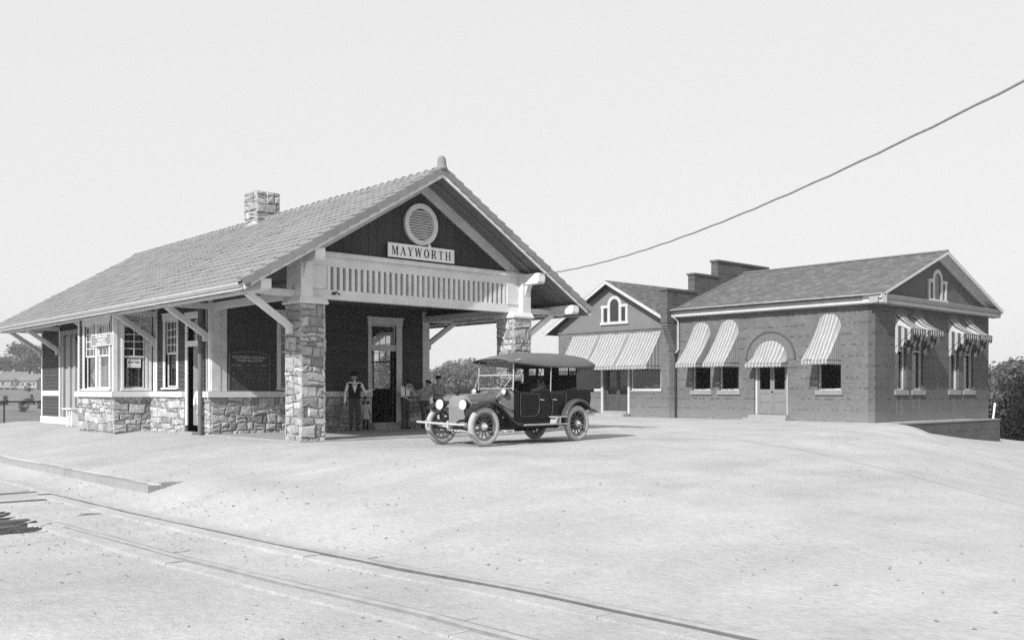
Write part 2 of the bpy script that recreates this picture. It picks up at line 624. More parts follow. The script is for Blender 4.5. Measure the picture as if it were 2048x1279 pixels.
# railway track
def rail_u(v):
    pts = [(-40, -5.9), (-22, -5.35), (-17, -5.26), (-14.5, -5.36), (-11.5, -5.66), (-9.5, -5.83), (-5, -6.03), (-1, -6.1), (3, -6.08), (60, -6.08)]
    for (a, ua), (c, uc) in zip(pts, pts[1:]):
        if a <= v <= c:
            return ua + (uc - ua) * sstep((v - a) / (c - a)) * 0.5 + (uc - ua) * (v - a) / (c - a) * 0.5
    return -6.08
GAUGE = 1.39
def ribbon(b, off0, off1, z0, z1, va, vb, step=0.7, wob=0.0, seed=0, taper=None):
    n = max(2, int((vb - va) / step))
    vs, fs = [], []
    for i in range(n + 1):
        v = va + (vb - va) * i / n
        u = rail_u(v)
        w0 = wob * mnoise.noise(Vector((v * 0.9, seed, 0)))
        w1 = wob * mnoise.noise(Vector((v * 0.9, seed, 5)))
        if taper:
            wd = taper(v) - 1.0
            w0 -= wd * (off1 - off0) / 2; w1 += wd * (off1 - off0) / 2
        zz = wob * 0.6 * mnoise.noise(Vector((v * 1.1, seed, 9)))
        vs += [(u + off0 + w0, v, z0), (u + off1 + w1, v, z0), (u + off1 + w1, v, z1 + zz), (u + off0 + w0, v, z1 + zz)]
    for i in range(n):
        o = i * 4
        for k in range(4):
            k2 = (k + 1) % 4
            fs.append((o + k, o + 4 + k, o + 4 + k2, o + k2))
    fs += [(0, 1, 2, 3), (n * 4 + 3, n * 4 + 2, n * 4 + 1, n * 4)]
    b.add(vs, fs)
RAILM = M("dusty_rail_steel", 0.36, 0.55, 0.2, 5.0, 0.2, 50, spec=0.4)
SLEEP = M("old_sleeper_wood", 0.12, 0.95, 0.35, 4.0, 0.9, 25, 0.3, stretch=(1, 6, 6), fine=0.2)
track = thing("railway_track", "railway track of two rails on old wooden sleepers half buried in dirt", "track", (-6.8, 0, -0.85))
for off in (0.0, -GAUGE):
    b = MB()
    ribbon(b, off - 0.035, off + 0.035, -0.80, -0.725, -24, 60)
    ribbon(b, off - 0.06, off + 0.06, -0.90, -0.80, -24, 60)
    r = obj("rail", b, RAILM, track)
for i in range(20):
    v = -5.15 + i * 0.56
    b = MB()
    u = rail_u(v) - GAUGE / 2
    h, z = 0.09 + rnd.uniform(-.01, .01), -0.885 + rnd.uniform(-0.02, 0.01)
    l0 = 1.26 + rnd.uniform(-0.05, 0.22)
    a = rnd.uniform(-0.03, 0.03)
    b.obox((u - 0.05, v, z), (l0, l0 * a, 0), (-0.11 * a, 0.11, 0), (0, 0, h))
    obj("sleeper", b, SLEEP, track)
# flush road crossing: timbers almost buried in dust, with dark strips by the rails coloured as shade in the wheel grooves
DUSTPLANK = DIRT
cross = thing("grade_crossing", "flush road crossing of dusty timber planks laid along both rails", "crossing", (-6.8, -8, -0.75))
GROOVE_SHADE = M("flangeway_groove_shade", 0.13, 0.95, 0.25, 5.0)  # flat dark colour in place of the shade inside the groove
for off, side, seed in ((0.0, -1, 1), (0.0, 1, 2), (-GAUGE, -1, 3), (-GAUGE, 1, 4)):
    start = {1: -1.25, 2: 2.6, 3: -5.4, 4: -5.1}[seed]
    v = start
    while v > -23:
        L = rnd.uniform(4.2, 5.2)
        gap = 0.075 if (side < 0) == (off == 0.0) else 0.045
        zt = -0.742 - 0.012 * sstep((-v - 6) / 5)
        b = MB()
        if side < 0: ribbon(b, off - gap - 0.24, off - gap, -0.95, zt, v - L + 0.01, v, wob=0.02, seed=seed)
        else: ribbon(b, off + gap, off + gap + 0.22, -0.95, zt, v - L + 0.01, v, wob=0.02, seed=seed)
        obj("plank", b, DUSTPLANK, cross)
        v -= L
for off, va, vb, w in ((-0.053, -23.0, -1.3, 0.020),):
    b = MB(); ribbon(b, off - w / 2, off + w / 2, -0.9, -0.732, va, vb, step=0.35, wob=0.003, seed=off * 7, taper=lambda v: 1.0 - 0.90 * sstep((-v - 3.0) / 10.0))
    obj("gap_shade", b, GROOVE_SHADE, cross)
FAINT = M("faint_groove_shade", 0.22, 0.95, 0.2, 5.0)  # lighter tone of the same painted groove shade
for off, va, vb, w in ((-GAUGE - 0.055, -23, -6.2, 0.016), (-GAUGE + 0.065, -23, -5.6, 0.022), (0.06, -23, -9.4, 0.03)):
    b = MB(); ribbon(b, off - w / 2, off + w / 2, -0.9, -0.732, va, vb, step=0.3, wob=0.014, seed=off * 7)
    obj("gap_shade", b, FAINT, cross)
b = MB()
for _ in range(46):
    u, v = rnd.uniform(-8.6, -7.55), rnd.uniform(-6.3, -3.2)
    a, L = rnd.gauss(0.0, 0.25), rnd.uniform(0.08, 0.5)
    z = gz(u, v) + 0.02
    b.bar((u - L / 2 * math.cos(a), v - L / 2 * math.sin(a), z), (u + L / 2 * math.cos(a), v + L / 2 * math.sin(a), z + rnd.uniform(-.01, .06)), rnd.uniform(0.02, 0.06), rnd.uniform(0.015, 0.04))
tag(obj("splinters", b, SLEEP), "dark splinters and broken wood beside the bared sleeper ends", kind="stuff")
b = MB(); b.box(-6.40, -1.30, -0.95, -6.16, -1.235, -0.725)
obj("gap_shade", b, GROOVE_SHADE, cross)  # dark bar across the plank end, coloured like the groove strips

# clods, pebbles and litter too many to count
def clod_field(name, label, n, mat, spots, smin, smax, flat=0.5):
    b = MB()
    r = random.Random(hash(name) % 1000 + 5 if False else 77)
    for _ in range(n):
        cx, cy, sx, sy = spots[r.randrange(len(spots))]
        u, v = r.gauss(cx, sx), r.gauss(cy, sy)
        if (u < PLAT_U and u > PLAT_U - 0.15) or v > 22: continue
        if 0.0 < u < 7.8 and v > 0: continue
        z = gz(u, v)
        s = smin + (smax - smin) * r.random() ** 3
        vs = []
        for d in ((1, 0, 0), (0.3, 0.9, 0), (-0.8, 0.5, 0), (-0.7, -0.7, 0), (0.4, -0.9, 0), (0.1, 0.1, 1)):
            k = s * r.uniform(0.6, 1.25)
            vs.append((u + d[0] * k, v + d[1] * k, z - 0.004 + d[2] * k * flat * 1.3 + 0.01 * (d[2] == 0) * 0))
        b.add(vs, [(0, 1, 5), (1, 2, 5), (2, 3, 5), (3, 4, 5), (4, 0, 5), (4, 3, 2, 1, 0)])
    o = obj(name, b, mat)
    tag(o, label, kind="stuff")
CLOD = M("dirt_clod", 0.20, 0.95, 0.3, 6.0)
clod_field("clods", "small dark clods and pebbles strewn over the dirt", 5200, CLOD,
           [(-6.7, -4.0, 1.5, 2.5), (-8.4, -5.5, 0.7, 1.2), (-6.6, -8, 1.2, 3), (-5.5, -3.2, 0.5, 2.0), (0, -10, 7, 4.5), (8, -9, 8, 4), (-6, -14, 4, 3), (14, -6, 9, 3), (2, -13, 7, 3)], 0.004, 0.03)
STRAW = M("dry_litter", 0.10, 0.95, 0.3, 6.0)
b = MB()
for _ in range(260):
    u, v = rnd.uniform(-12, 30), rnd.uniform(-19, -1.5)
    if rnd.random() < 0.5: u, v = rnd.gauss(-7.5, 1.8), rnd.gauss(-6.5, 2.5)
    if u > 0.0 and v > 0: continue
    z = gz(u, v) + 0.012
    a, L, w = rnd.uniform(0, 6.28), rnd.uniform(0.012, 0.055), rnd.uniform(0.003, 0.008)
    c, s = math.cos(a), math.sin(a)
    b.bar((u - c * L / 2, v - s * L / 2, z), (u + c * L / 2, v + s * L / 2, z + rnd.uniform(0, .015)), w, 0.006)
tag(obj("twig_litter", b, STRAW), "scattered twigs and straw on the dirt", kind="stuff")

# ------------------------------------------------------------------ the station
def F_front(V):            # wall facing -v : along = u
    return lambda a, d, z: (a, V - d, z)
def F_left(U):             # wall facing -u : along = v
    return lambda a, d, z: (U - d, a, z)
def F_right(U):
    return lambda a, d, z: (U + d, a, z)
def F_back(V):
    return lambda a, d, z: (a, V + d, z)
def fbox(b, F, a0, d0, z0, a1, d1, z1):
    b.box(*F(a0, d0, z0), *F(a1, d1, z1))

def wall_grid(b, F, a0, a1, z0, z1, thick, holes):
    """boxes of a wall around rectangular holes (a0,a1,z0,z1)"""
    xs = sorted(set([a0, a1] + [h[0] for h in holes] + [h[1] for h in holes]))
    for p, q in zip(xs, xs[1:]):
        mid = (p + q) / 2
        hs = sorted([(h[2], h[3]) for h in holes if h[0] <= mid <= h[1]])
        z = z0
        for lo, hi in hs:
            if lo > z + 1e-4: fbox(b, F, p, 0, z, q, -thick, lo)
            z = hi
        if z < z1 - 1e-4: fbox(b, F, p, 0, z, q, -thick, z1)

def clip_poly(poly, px, py, nx, ny):
    out = []
    n = len(poly)
    for i in range(n):
        a, c = poly[i], poly[(i + 1) % n]
        da = (a[0] - px) * nx + (a[1] - py) * ny
        dc = (c[0] - px) * nx + (c[1] - py) * ny
        if da <= 0: out.append(a)
        if (da < 0 < dc) or (dc < 0 < da):
            t = da / (da - dc)
            out.append((a[0] + (c[0] - a[0]) * t, a[1] + (c[1] - a[1]) * t))
    return out

def stone_cells(a0, a1, z0, z1, row_h, aspect, r):
    """roughly squared rubble in wavering courses, with chinks and stacked pairs"""
    cells = []
    zs = [z0]
    while zs[-1] < z1 - row_h * 0.5:
        zs.append(zs[-1] + row_h * r.choice((0.5, 0.7, 0.9, 1.1, 1.3, 1.5)) * r.uniform(0.9, 1.1))
    k = (z1 - z0) / (zs[-1] - z0)
    zs = [z0 + (z - z0) * k for z in zs]
    sd = r.uniform(0, 99)
    def bed(i, a):
        if i == 0 or i == len(zs) - 1: return zs[i]
        return zs[i] + 0.085 * row_h / 0.22 * mnoise.noise(Vector((a * 2.6, i * 3.7, sd)))
    for i in range(len(zs) - 1):
        h = zs[i + 1] - zs[i]
        js = [(a0, a0)]
        while js[-1][0] < a1 - 0.06:
            w = max(0.10, min(0.75, h * aspect * r.uniform(0.45, 1.7)))
            x = js[-1][0] + w
            if x > a1 - 0.12: x = a1
            t = r.uniform(-0.05, 0.05) if x < a1 else 0.0
            js.append((min(a1, x), min(a1, x + t)))
            if x >= a1: break
        for (b0, t0), (b1, t1) in zip(js, js[1:]):
            lo = lambda q: (b0 + (b1 - b0) * q, bed(i, b0 + (b1 - b0) * q))
            hi = lambda q: (t0 + (t1 - t0) * q, bed(i + 1, t0 + (t1 - t0) * q))
            m = 0.5
            def cell(p0, p1, p2, p3, mid_lo, mid_hi): cells.append([p0, mid_lo, p1, p2, mid_hi, p3])
            L0, L1, H0, H1, LM, HM = lo(0), lo(1), hi(0), hi(1), lo(m), hi(m)
            if h > row_h * 1.0 and r.random() < 0.45:
                f0, f1 = r.uniform(.2, .75), r.uniform(.2, .75)
                A = (L0[0] + (H0[0] - L0[0]) * f0, L0[1] + (H0[1] - L0[1]) * f0)
                B = (L1[0] + (H1[0] - L1[0]) * f1, L1[1] + (H1[1] - L1[1]) * f1)
                M_ = ((A[0] + B[0]) / 2, (A[1] + B[1]) / 2 + r.uniform(-.02, .02))
                cells.append([L0, LM, L1, B, M_, A]); cells.append([A, M_, B, H1, HM, H0])
            elif (b1 - b0) > 0.34 and r.random() < 0.25:
                f = r.uniform(.3, .7)
                P, Q = lo(f), hi(f + r.uniform(-.12, .12))
                cells.append([L0, P, Q, H0]); cells.append([P, L1, H1, Q])
            else:
                cells.append([L0, LM, L1, H1, HM, H0])
    return cells

def roughen(poly, r):
    """break the long straight edges of a stone outline"""
    out = []
    n = len(poly)
    cx = sum(p[0] for p in poly) / n; cz = sum(p[1] for p in poly) / n
    for i in range(n):
        a, c = poly[i], poly[(i + 1) % n]
        L = math.hypot(c[0] - a[0], c[1] - a[1])
        out.append(a)
        if L > 0.10:
            t = r.uniform(.35, .65); mx, mz = a[0] + (c[0] - a[0]) * t, a[1] + (c[1] - a[1]) * t
            k = r.uniform(-0.005, 0.022)
            d = math.hypot(cx - mx, cz - mz) + 1e-6
            out.append((mx + (cx - mx) / d * k, mz + (cz - mz) / d * k))
    return out

def stone_into(b, F, poly, r, mort=0.008, out=(0.02, 0.06), back=0.03):
    poly = roughen(poly, r)
    n = len(poly)
    cx = sum(p[0] for p in poly) / n
    cz = sum(p[1] for p in poly) / n
    def inset(k_abs, jit):
        res = []
        for a, z in poly:
            L = math.hypot(a - cx, z - cz) + 1e-6
            k = max(0.3, 1 - k_abs / L)
            res.append((cx + (a - cx) * k + r.uniform(-jit, jit), cz + (z - cz) * k + r.uniform(-jit, jit)))
        return res
    o = r.uniform(*out)
    tilt_a, tilt_z = r.uniform(-0.06, 0.06), r.uniform(-0.06, 0.06)
    r0 = inset(mort, 0.003)
    r1 = inset(mort + 0.002, 0.006)
    size = min(max(p[0] for p in poly) - min(p[0] for p in poly), max(p[1] for p in poly) - min(p[1] for p in poly))
    r2 = inset(mort + min(0.03, 0.15 * size), 0.010)
    vs = [F(a, -back, z) for a, z in r0]
    vs += [F(a, o * 0.55 + r.uniform(-.006, .006), z) for a, z in r1]
    vs += [F(a, o + (a - cx) * tilt_a + (z - cz) * tilt_z + r.uniform(-.005, .005), z) for a, z in r2]
    vs.append(F(cx + r.uniform(-.02, .02), o + r.uniform(0.0, 0.018), cz + r.uniform(-.02, .02)))
    fs = []
    for k in range(n):
        k2 = (k + 1) % n
        fs.append((k, k2, n + k2, n + k))
        fs.append((n + k, n + k2, 2 * n + k2, 2 * n + k))
        fs.append((2 * n + k, 2 * n + k2, 3 * n))
    # orientation
    p0, p1, p2 = Vector(vs[2 * n]), Vector(vs[2 * n + 1]), Vector(vs[3 * n])
    nrm = (p1 - p0).cross(p2 - p0)
    outv = Vector(F(0, 1, 0)) - Vector(F(0, 0, 0))
    if nrm.dot(outv) < 0: fs = [f[::-1] for f in fs]
    b.add(vs, fs)

def stones(parent, F, a0, a1, z0, z1, row_h=0.20, aspect=1.5, seed=1, single=True, out=(0.02, 0.06)):
    r = random.Random(seed)
    cells = stone_cells(a0, a1, z0, z1, row_h, aspect, r)
    if single:
        for c in cells:
            b = MB(); stone_into(b, F, c, r, out=out)
            obj("stone", b, STONE, parent)
    else:
        b = MB()
        for c in cells: stone_into(b, F, c, r, out=out)
        o = obj("stones", b, STONE, parent)
        o["kind"] = "stuff"

def clapboards(parent, F, a0, a1, z0, z1, mat=None, exp=0.14):
    n = max(1, round((z1 - z0) / exp))
    e = (z1 - z0) / n
    me = None
    O = Vector(F(0, 0, 0))
    for i in range(n):
        if me is None or True:
            b = MB()
            j0, j1 = rnd.uniform(-.003, .003), rnd.uniform(-.003, .003)
            zb = z0 + i * e
            prof = [(0.0, 0.003), (0.034 + j0, 0.0), (0.011, e * 0.999 - 0.002), (0.0, e * 0.999 - 0.002)]
            A = [F(a0, d, zb + z) for d, z in prof]
            B = [F(a1, d + (j1 if k == 1 else 0), zb + z) for k, (d, z) in enumerate(prof)]
            fs = [(0, 1, 2, 3), (7, 6, 5, 4), (0, 4, 5, 1), (1, 5, 6, 2), (2, 6, 7, 3), (3, 7, 4, 0)]
            va = Vector(F(1, 0, 0)) - O; vd = Vector(F(0, 1, 0)) - O
            if va.cross(vd).z < 0: fs = [f[::-1] for f in fs]
            b.add(A + B, fs)
        obj("clapboard", b, mat or CLAP, parent)

def window(parent, F, a0, a1, z0, z1, cols=3, rows=4, split=0.5, casing=0.13, head=0.2, lower_cols=1, mat=None, sill=True, deep=0.10, cas_d=0.035, divide=1):
    """double hung sash in a casing; a0..z1 is the glazed opening"""
    mat = mat or TRIM
    b = MB()
    if casing:
        fbox(b, F, a0 - casing, cas_d, z0 - 0.02, a0, -deep, z1)
        fbox(b, F, a1, cas_d, z0 - 0.02, a1 + casing, -deep, z1)
        fbox(b, F, a0 - casing - 0.03, cas_d + 0.012, z1, a1 + casing + 0.03, -deep, z1 + head)
        fbox(b, F, a0 - casing - 0.05, cas_d + 0.04, z1 + head, a1 + casing + 0.05, -0.02, z1 + head + 0.03)
    w = obj("window", b, mat, parent)
    if sill:
        b = MB(); fbox(b, F, a0 - casing - 0.04, 0.09, z0 - 0.075, a1 + casing + 0.04, -deep, z0 - 0.02)
        obj("sill", b, mat, w)
    st = 0.045
    W = (a1 - a0) / divide
    for q in range(divide):
        A0, A1 = a0 + q * W + (0.06 if q else 0), a0 + (q + 1) * W - (0.06 if q < divide - 1 else 0)
        if q:
            b = MB(); fbox(b, F, A0 - 0.12, cas_d - 0.004, z0 - 0.02, A0, -deep + 0.004, z1); obj("mullion", b, mat, w)
        zm = z0 + (z1 - z0) * split
        for (lo, hi, c, rw, dd) in ((zm, z1, cols, rows, -0.03), (z0, zm + 0.02, lower_cols, 1, -0.07)):
            b = MB()
            fbox(b, F, A0, dd, lo, A0 + st, dd - 0.035, hi)
            fbox(b, F, A1 - st, dd, lo, A1, dd - 0.035, hi)
            fbox(b, F, A0 + st, dd - 0.001, hi - st, A1 - st, dd - 0.034, hi)
            fbox(b, F, A0 + st, dd - 0.001, lo, A1 - st, dd - 0.034, lo + st * 0.9)
            pw, ph = (A1 - A0 - 2 * st) / c, (hi - lo - 1.9 * st) / rw
            for i in range(1, c):
                x = A0 + st + i * pw
                fbox(b, F, x - 0.013, dd - 0.004, lo + st * 0.9, x + 0.013, dd - 0.03, hi - st)
            for i in range(1, rw):
                z = lo + st * 0.9 + i * ph
                fbox(b, F, A0 + st, dd - 0.006, z - 0.013, A1 - st, dd - 0.028, z + 0.013)
            obj("sash", b, mat, w)
            pb = MB()
            fbox(pb, F, A0 + st + 0.013, dd - 0.016, lo + st, A0 + st + pw - 0.013, dd - 0.019, lo + st + ph - 0.02)
            me = pb.mesh("pane", GLASS)
            for i in range(c):
                for j in range(rw):
                    o = link("pane", me, w)
                    o.location = Vector(F(i * pw, 0, j * ph)) - Vector(F(0, 0, 0))
    return w

SW, V1, VE = 7.8, 5.14, 21.2
RV0, RV1 = -0.66, 21.95
RC = 3.9
def roof_top(u): return 7.22 - 0.6 * abs(u - RC)
def roof_under(u): return 7.10 - 0.6 * abs(u - RC)
EAVE_L, EAVE_R = -1.85, 9.65

st = thing("railway_station", "small railway station of field stone and dark clapboards under a wide clay tile roof", "railway station", (3.9, 10.0, 0.0))

# porch floor and plinth
b = MB(); b.box(-0.12, -0.16, -0.9, 7.92, 5.10, 0.035)
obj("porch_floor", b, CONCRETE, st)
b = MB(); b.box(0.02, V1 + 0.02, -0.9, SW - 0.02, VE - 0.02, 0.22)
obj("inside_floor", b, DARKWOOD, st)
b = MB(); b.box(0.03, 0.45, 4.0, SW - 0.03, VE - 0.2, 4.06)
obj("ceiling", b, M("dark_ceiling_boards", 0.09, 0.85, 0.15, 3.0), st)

# --- front wall with the door, stone wainscot below
holes_front = [(5.46, 6.45, 0.25, 3.45), (2.2, 2.92, 1.38, 3.5)]
b = MB(); wall_grid(b, F_front(V1), 0.05, SW - 0.05, 0.0, 4.0, 0.16, holes_front)
fw = obj("front_wall", b, DARKWOOD, st)
FF = F_front(V1)
for a0, a1, z0, z1 in [(0.47, 2.07, 1.27, 4.0), (3.05, 5.33, 1.27, 4.0), (2.07, 3.05, 3.72, 4.0), (5.33, 6.69, 3.72, 4.0), (6.69, 7.52, 1.27, 4.0)]:
    clapboards(fw, FF, a0, a1, z0, z1)
b = MB()
fbox(b, FF, 0.0, 0.05, 1.27, 0.27, -0.02, 3.98); fbox(b, FF, 0.27, 0.035, 1.27, 0.47, -0.02, 3.98)
obj("corner_board", b, TRIM_DULL, st)
b = MB(); fbox(b, FF, 7.52, 0.05, 1.27, 7.8, -0.02, 3.98); obj("corner_board", b, TRIM_DULL, st)
window(fw, FF, 2.2, 2.92, 1.38, 3.5, cols=3, rows=4, mat=TRIM_DULL)
for k, (a0, a1) in enumerate([(0.0, 5.40), (6.66, 7.8)]):
    b = MB(); fbox(b, FF, a0, 0.05, -0.3, a1, -0.05, 1.09)
    sw = obj("stone_wall", b, MORTAR, st)
    stones(sw, F_front(V1 - 0.05), a0 - 0.03, a1 + 0.02, -0.02, 1.085, 0.22, 1.55, seed=21 + k)
    b = MB(); fbox(b, FF, a0 - (0.155 if k == 0 else 0.02), 0.155, 1.09, a1 + 0.02, -0.02, 1.265)
    obj("ledge", b, TRIM_DULL, st)
# door
b = MB()
fbox(b, FF, 5.33, 0.04, 0.25, 5.46, -0.18, 3.45); fbox(b, FF, 6.45, 0.04, 0.25, 6.67, -0.18, 3.45)
fbox(b, FF, 5.31, 0.055, 3.45, 6.69, -0.18, 3.66); fbox(b, FF, 5.27, 0.085, 3.66, 6.73, -0.02, 3.70)
fbox(b, FF, 5.46, 0.0, 2.60, 6.45, -0.16, 2.79)
for a0, a1, z0, z1 in [(5.46, 5.51, 2.79, 3.45), (6.40, 6.45, 2.79, 3.45), (5.51, 6.40, 3.40, 3.45)]:
    fbox(b, FF, a0, -0.05, z0, a1, -0.10, z1)
df = obj("door_frame", b, TRIM_DULL, st)
b = MB(); fbox(b, FF, 5.51, -0.07, 2.79, 6.40, -0.075, 3.40); obj("transom_pane", b, GLASS, df)
b = MB(); fbox(b, FF, 5.30, 0.5, -0.3, 6.76, 0.06, 0.13); fbox(b, FF, 5.36, 0.32, 0.13, 6.70, -0.16, 0.25)
obj("door_step", b, CONCRETE, st)
# the leaf stands open inward, against the inner wall
b = MB(); b.bar((5.49, V1 + 0.2, 1.42), (5.38, V1 + 1.12, 1.42), 0.045, 2.33)
dl = obj("door", b, M("dark_door_paint", 0.035, 0.5, 0.1, 4.0), st)
b = MB(); b.ball((5.47, V1 + 1.0, 1.2), 0.03); obj("handle", b, IRON, dl)

# --- left wall (facing the track)
FL = F_left(0.0)
holes_left = [(5.80, 6.72, 0.25, 3.42), (7.52, 8.42, 1.40, 3.46), (9.6, 12.6, 1.3, 3.6), (13.6, 18.3, 0.25, 3.4)]
b = MB(); wall_grid(b, FL, V1, VE, 0.0, 4.78, 0.16, holes_left)
lw = obj("left_wall", b, DARKWOOD, st)
for a0, a1, z0, z1 in [(5.26, 5.68, 1.27, 4.70), (5.68, 6.86, 3.62, 4.70), (6.86, 7.39, 1.27, 4.70), (7.39, 8.55, 3.72, 4.70),
                       (8.55, 9.02, 1.27, 4.70), (9.3, 9.44, 1.27, 4.0), (12.74, 13.4, 1.27, 4.70), (13.4, 18.5, 3.62, 4.70),
                       (18.9, 21.08, 1.29, 4.70), (18.9, 21.08, 0.28, 1.09)]:
    clapboards(lw, FL, a0, a1, z0, z1)
b = MB()
for a0, a1 in [(5.14, 5.26), (9.02, 9.14), (9.20, 9.30), (21.08, 21.2), (18.76, 18.9)]:
    fbox(b, FL, a0, 0.045, 0.22 if a0 > 15 else 1.27, a1, -0.02, 4.72)
obj("wall_trim", b, TRIM, st)
b = MB()
fbox(b, FL, 18.9, 0.055, 1.09, 21.08, -0.02, 1.29)
fbox(b, FL, 13.4, 0.07, -0.4, 21.22, -0.02, 0.27)
obj("base_board", b, TRIM, st)
for k, (a0, a1) in enumerate([(5.09, 5.72), (6.84, 9.44), (12.74, 13.45)]):
    b = MB(); fbox(b, FL, a0, 0.05, -0.3, a1, -0.05, 1.09)
    sw = obj("stone_wall", b, MORTAR, st)
    stones(sw, F_left(-0.05), a0 - (0.03 if k == 0 else 0), a1, -0.02, 1.085, 0.22, 1.5, seed=31 + k)
    b = MB(); fbox(b, FL, a0 + (0.11 if k == 0 else 0.0), 0.155, 1.09, a1, -0.02, 1.264)
    obj("ledge", b, TRIM, st)
window(lw, FL, 7.52, 8.42, 1.40, 3.46, cols=3, rows=4, lower_cols=1)
# left door: deep reveal with a transom light, open dark doorway
b = MB()
fbox(b, FL, 5.67, 0.04, 0.25, 5.80, -0.30, 3.42); fbox(b, FL, 6.72, 0.04, 0.25, 6.86, -0.30, 3.42)
fbox(b, FL, 5.65, 0.055, 3.42, 6.88, -0.3, 3.62)
fbox(b, FL, 5.80, 0.05, 2.60, 6.72, -0.30, 2.76)
fbox(b, FL, 6.24, -0.06, 2.76, 6.30, -0.12, 3.42)
df = obj("door_frame", b, TRIM, st)
for a0, a1 in ((5.80, 6.24), (6.30, 6.72)):
    b = MB(); fbox(b, FL, a0, -0.085, 2.76, a1, -0.09, 3.42); obj("transom_pane", b, GLASS, df)
b = MB(); fbox(b, FL, 5.75, 0.3, -0.4, 6.86, -0.3, 0.07); fbox(b, FL, 5.8, 0.0, 0.07, 6.72, -0.3, 0.25)
obj("door_step", b, CONCRETE, st)
# freight door: pale boards behind two stout jambs, with a diagonal cross brace
b = MB()
for a in (13.42, 16.9, 17.5, 18.3):
    fbox(b, FL, a, 0.06, 0.27, a + 0.22, -0.1, 3.44)
fbox(b, FL, 13.4, 0.07, 3.44, 18.55, -0.1, 3.62)
FREIGHT = M("shaded_freight_door", 0.34, 0.8, 0.16, 3.0, 0.3, 30, 0.08, stretch=(3, 3, .5), stain=0.2)  # base grey takes in the shade of the eave brackets; stains are weathering
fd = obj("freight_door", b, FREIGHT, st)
for k in range(13):
    a = 13.64 + k * 0.25
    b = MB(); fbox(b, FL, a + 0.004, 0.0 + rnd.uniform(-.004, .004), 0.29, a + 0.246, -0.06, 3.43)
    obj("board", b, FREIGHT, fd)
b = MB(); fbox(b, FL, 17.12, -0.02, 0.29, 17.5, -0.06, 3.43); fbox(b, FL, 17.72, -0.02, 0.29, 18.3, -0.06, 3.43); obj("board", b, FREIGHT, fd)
for p, q in (((13.7, 3.3), (15.2, 1.9)), ((15.2, 1.75), (13.7, 0.45)), ((16.8, 3.3), (15.2, 1.95)), ((16.8, 0.45), (15.2, 1.8))):
    b = MB(); b.bar(FL(p[0], 0.035, p[1]), FL(q[0], 0.035, q[1]), 0.05, 0.1, up=(1, 0, 0)); obj("brace", b, IRON, fd)

# --- bay window of the agent's office
BU, BV0, BV1 = -1.22, 9.44, 12.74
FBS, FBF, FBB = F_front(BV0), F_left(BU), F_back(BV1)
b = MB()
wall_grid(b, FBS, BU, 0.0, 1.0, 4.1, 0.10, [(-0.93, -0.25, 1.36, 3.34)])
wall_grid(b, FBB, BU, 0.0, 1.0, 4.1, 0.10, [(-0.93, -0.25, 1.36, 3.34)])
for o_ in (FBF,):
    wall_grid(b, FBF, BV0 + 0.1, BV1 - 0.1, 1.0, 4.1, 0.10, [(9.83, 12.16, 1.36, 3.42)])
bay = obj("bay_wall", b, TRIM_DULL, st)
b = MB(); b.box(BU + 0.1, BV0 + 0.1, 4.0, 0.1, BV1 - 0.1, 4.05); obj("bay_ceiling", b, TRIM_DULL, st)
window(bay, FBS, -0.93, -0.25, 1.36, 3.34, cols=2, rows=4, casing=0.07, head=0.1, lower_cols=1, cas_d=0.02)
window(bay, FBB, -0.93, -0.25, 1.36, 3.34, cols=2, rows=4, casing=0.07, head=0.1, lower_cols=1, cas_d=0.02)
window(bay, FBF, 9.83, 12.16, 1.36, 3.42, cols=3, rows=4, casing=0.13, head=0.22, lower_cols=1, divide=2)
for a0, a1 in ((9.55, 9.66), (12.30, 12.62)):
    clapboards(bay, FBF, a0, a1, 1.27, 3.98)
clapboards(bay, FBF, 9.66, 12.30, 3.70, 3.98)
b = MB()
b.box(BU - 0.035, BV0 - 0.03, 1.265, BU + 0.09, BV0 + 0.11, 4.0)
b.box(BU - 0.035, BV1 - 0.11, 1.265, BU + 0.09, BV1 + 0.03, 4.0)
fbox(b, FBS, -0.1, 0.03, 1.265, -0.047, 0, 4.0)
obj("corner_board", b, TRIM, st)
b = MB(); b.box(BU + 0.02, BV0 + 0.02, -0.3, 0.0, BV1 - 0.02, 1.09)
sw = obj("stone_wall", b, MORTAR, st)
stones(sw, F_front(BV0 + 0.02), BU - 0.03, -0.05, -0.02, 1.085, 0.22, 1.55, seed=41)
stones(sw, F_left(BU + 0.02), BV0 - 0.03, BV1 + 0.03, -0.02, 1.085, 0.22, 1.55, seed=42)
stones(sw, F_back(BV1 - 0.02), BU - 0.03, -0.05, -0.02, 1.085, 0.22, 1.55, seed=43, single=False)
b = MB(); b.box(BU - 0.12, BV0 - 0.12, 1.09, -0.16, BV1 + 0.12, 1.263)
obj("ledge", b, TRIM, st)

# --- right and rear walls, gable ends
FR = F_right(SW)
b = MB(); wall_grid(b, FR, V1, VE, 0.0, 4.78, 0.16, [(7.2, 8.5, 1.34, 3.3), (11, 12.2, 1.34, 3.3), (15, 16.2, 1.34, 3.3)])
rw = obj("right_wall", b, CLAP, st)
for a0, a1 in ((7.2, 8.5), (11, 12.2), (15, 16.2)):
    window(rw, FR, a0, a1, 1.34, 3.3, cols=3, rows=3, lower_cols=1)
b = MB(); b.box(0.02, VE - 0.16, 0.0, SW - 0.02, VE, 4.78)
b.prism([(0.0, 4.78), (7.8, 4.78), (3.9, 7.08)], (0, VE, 0), (1, 0, 0), (0, 0, 1), (0, -0.16, 0))
obj("rear_wall", b, CLAP, st)
b = MB(); b.box(0.2, 12.1, 0.2, SW - 0.2, 12.2, 4.0); obj("inner_wall", b, INTERIOR, st)

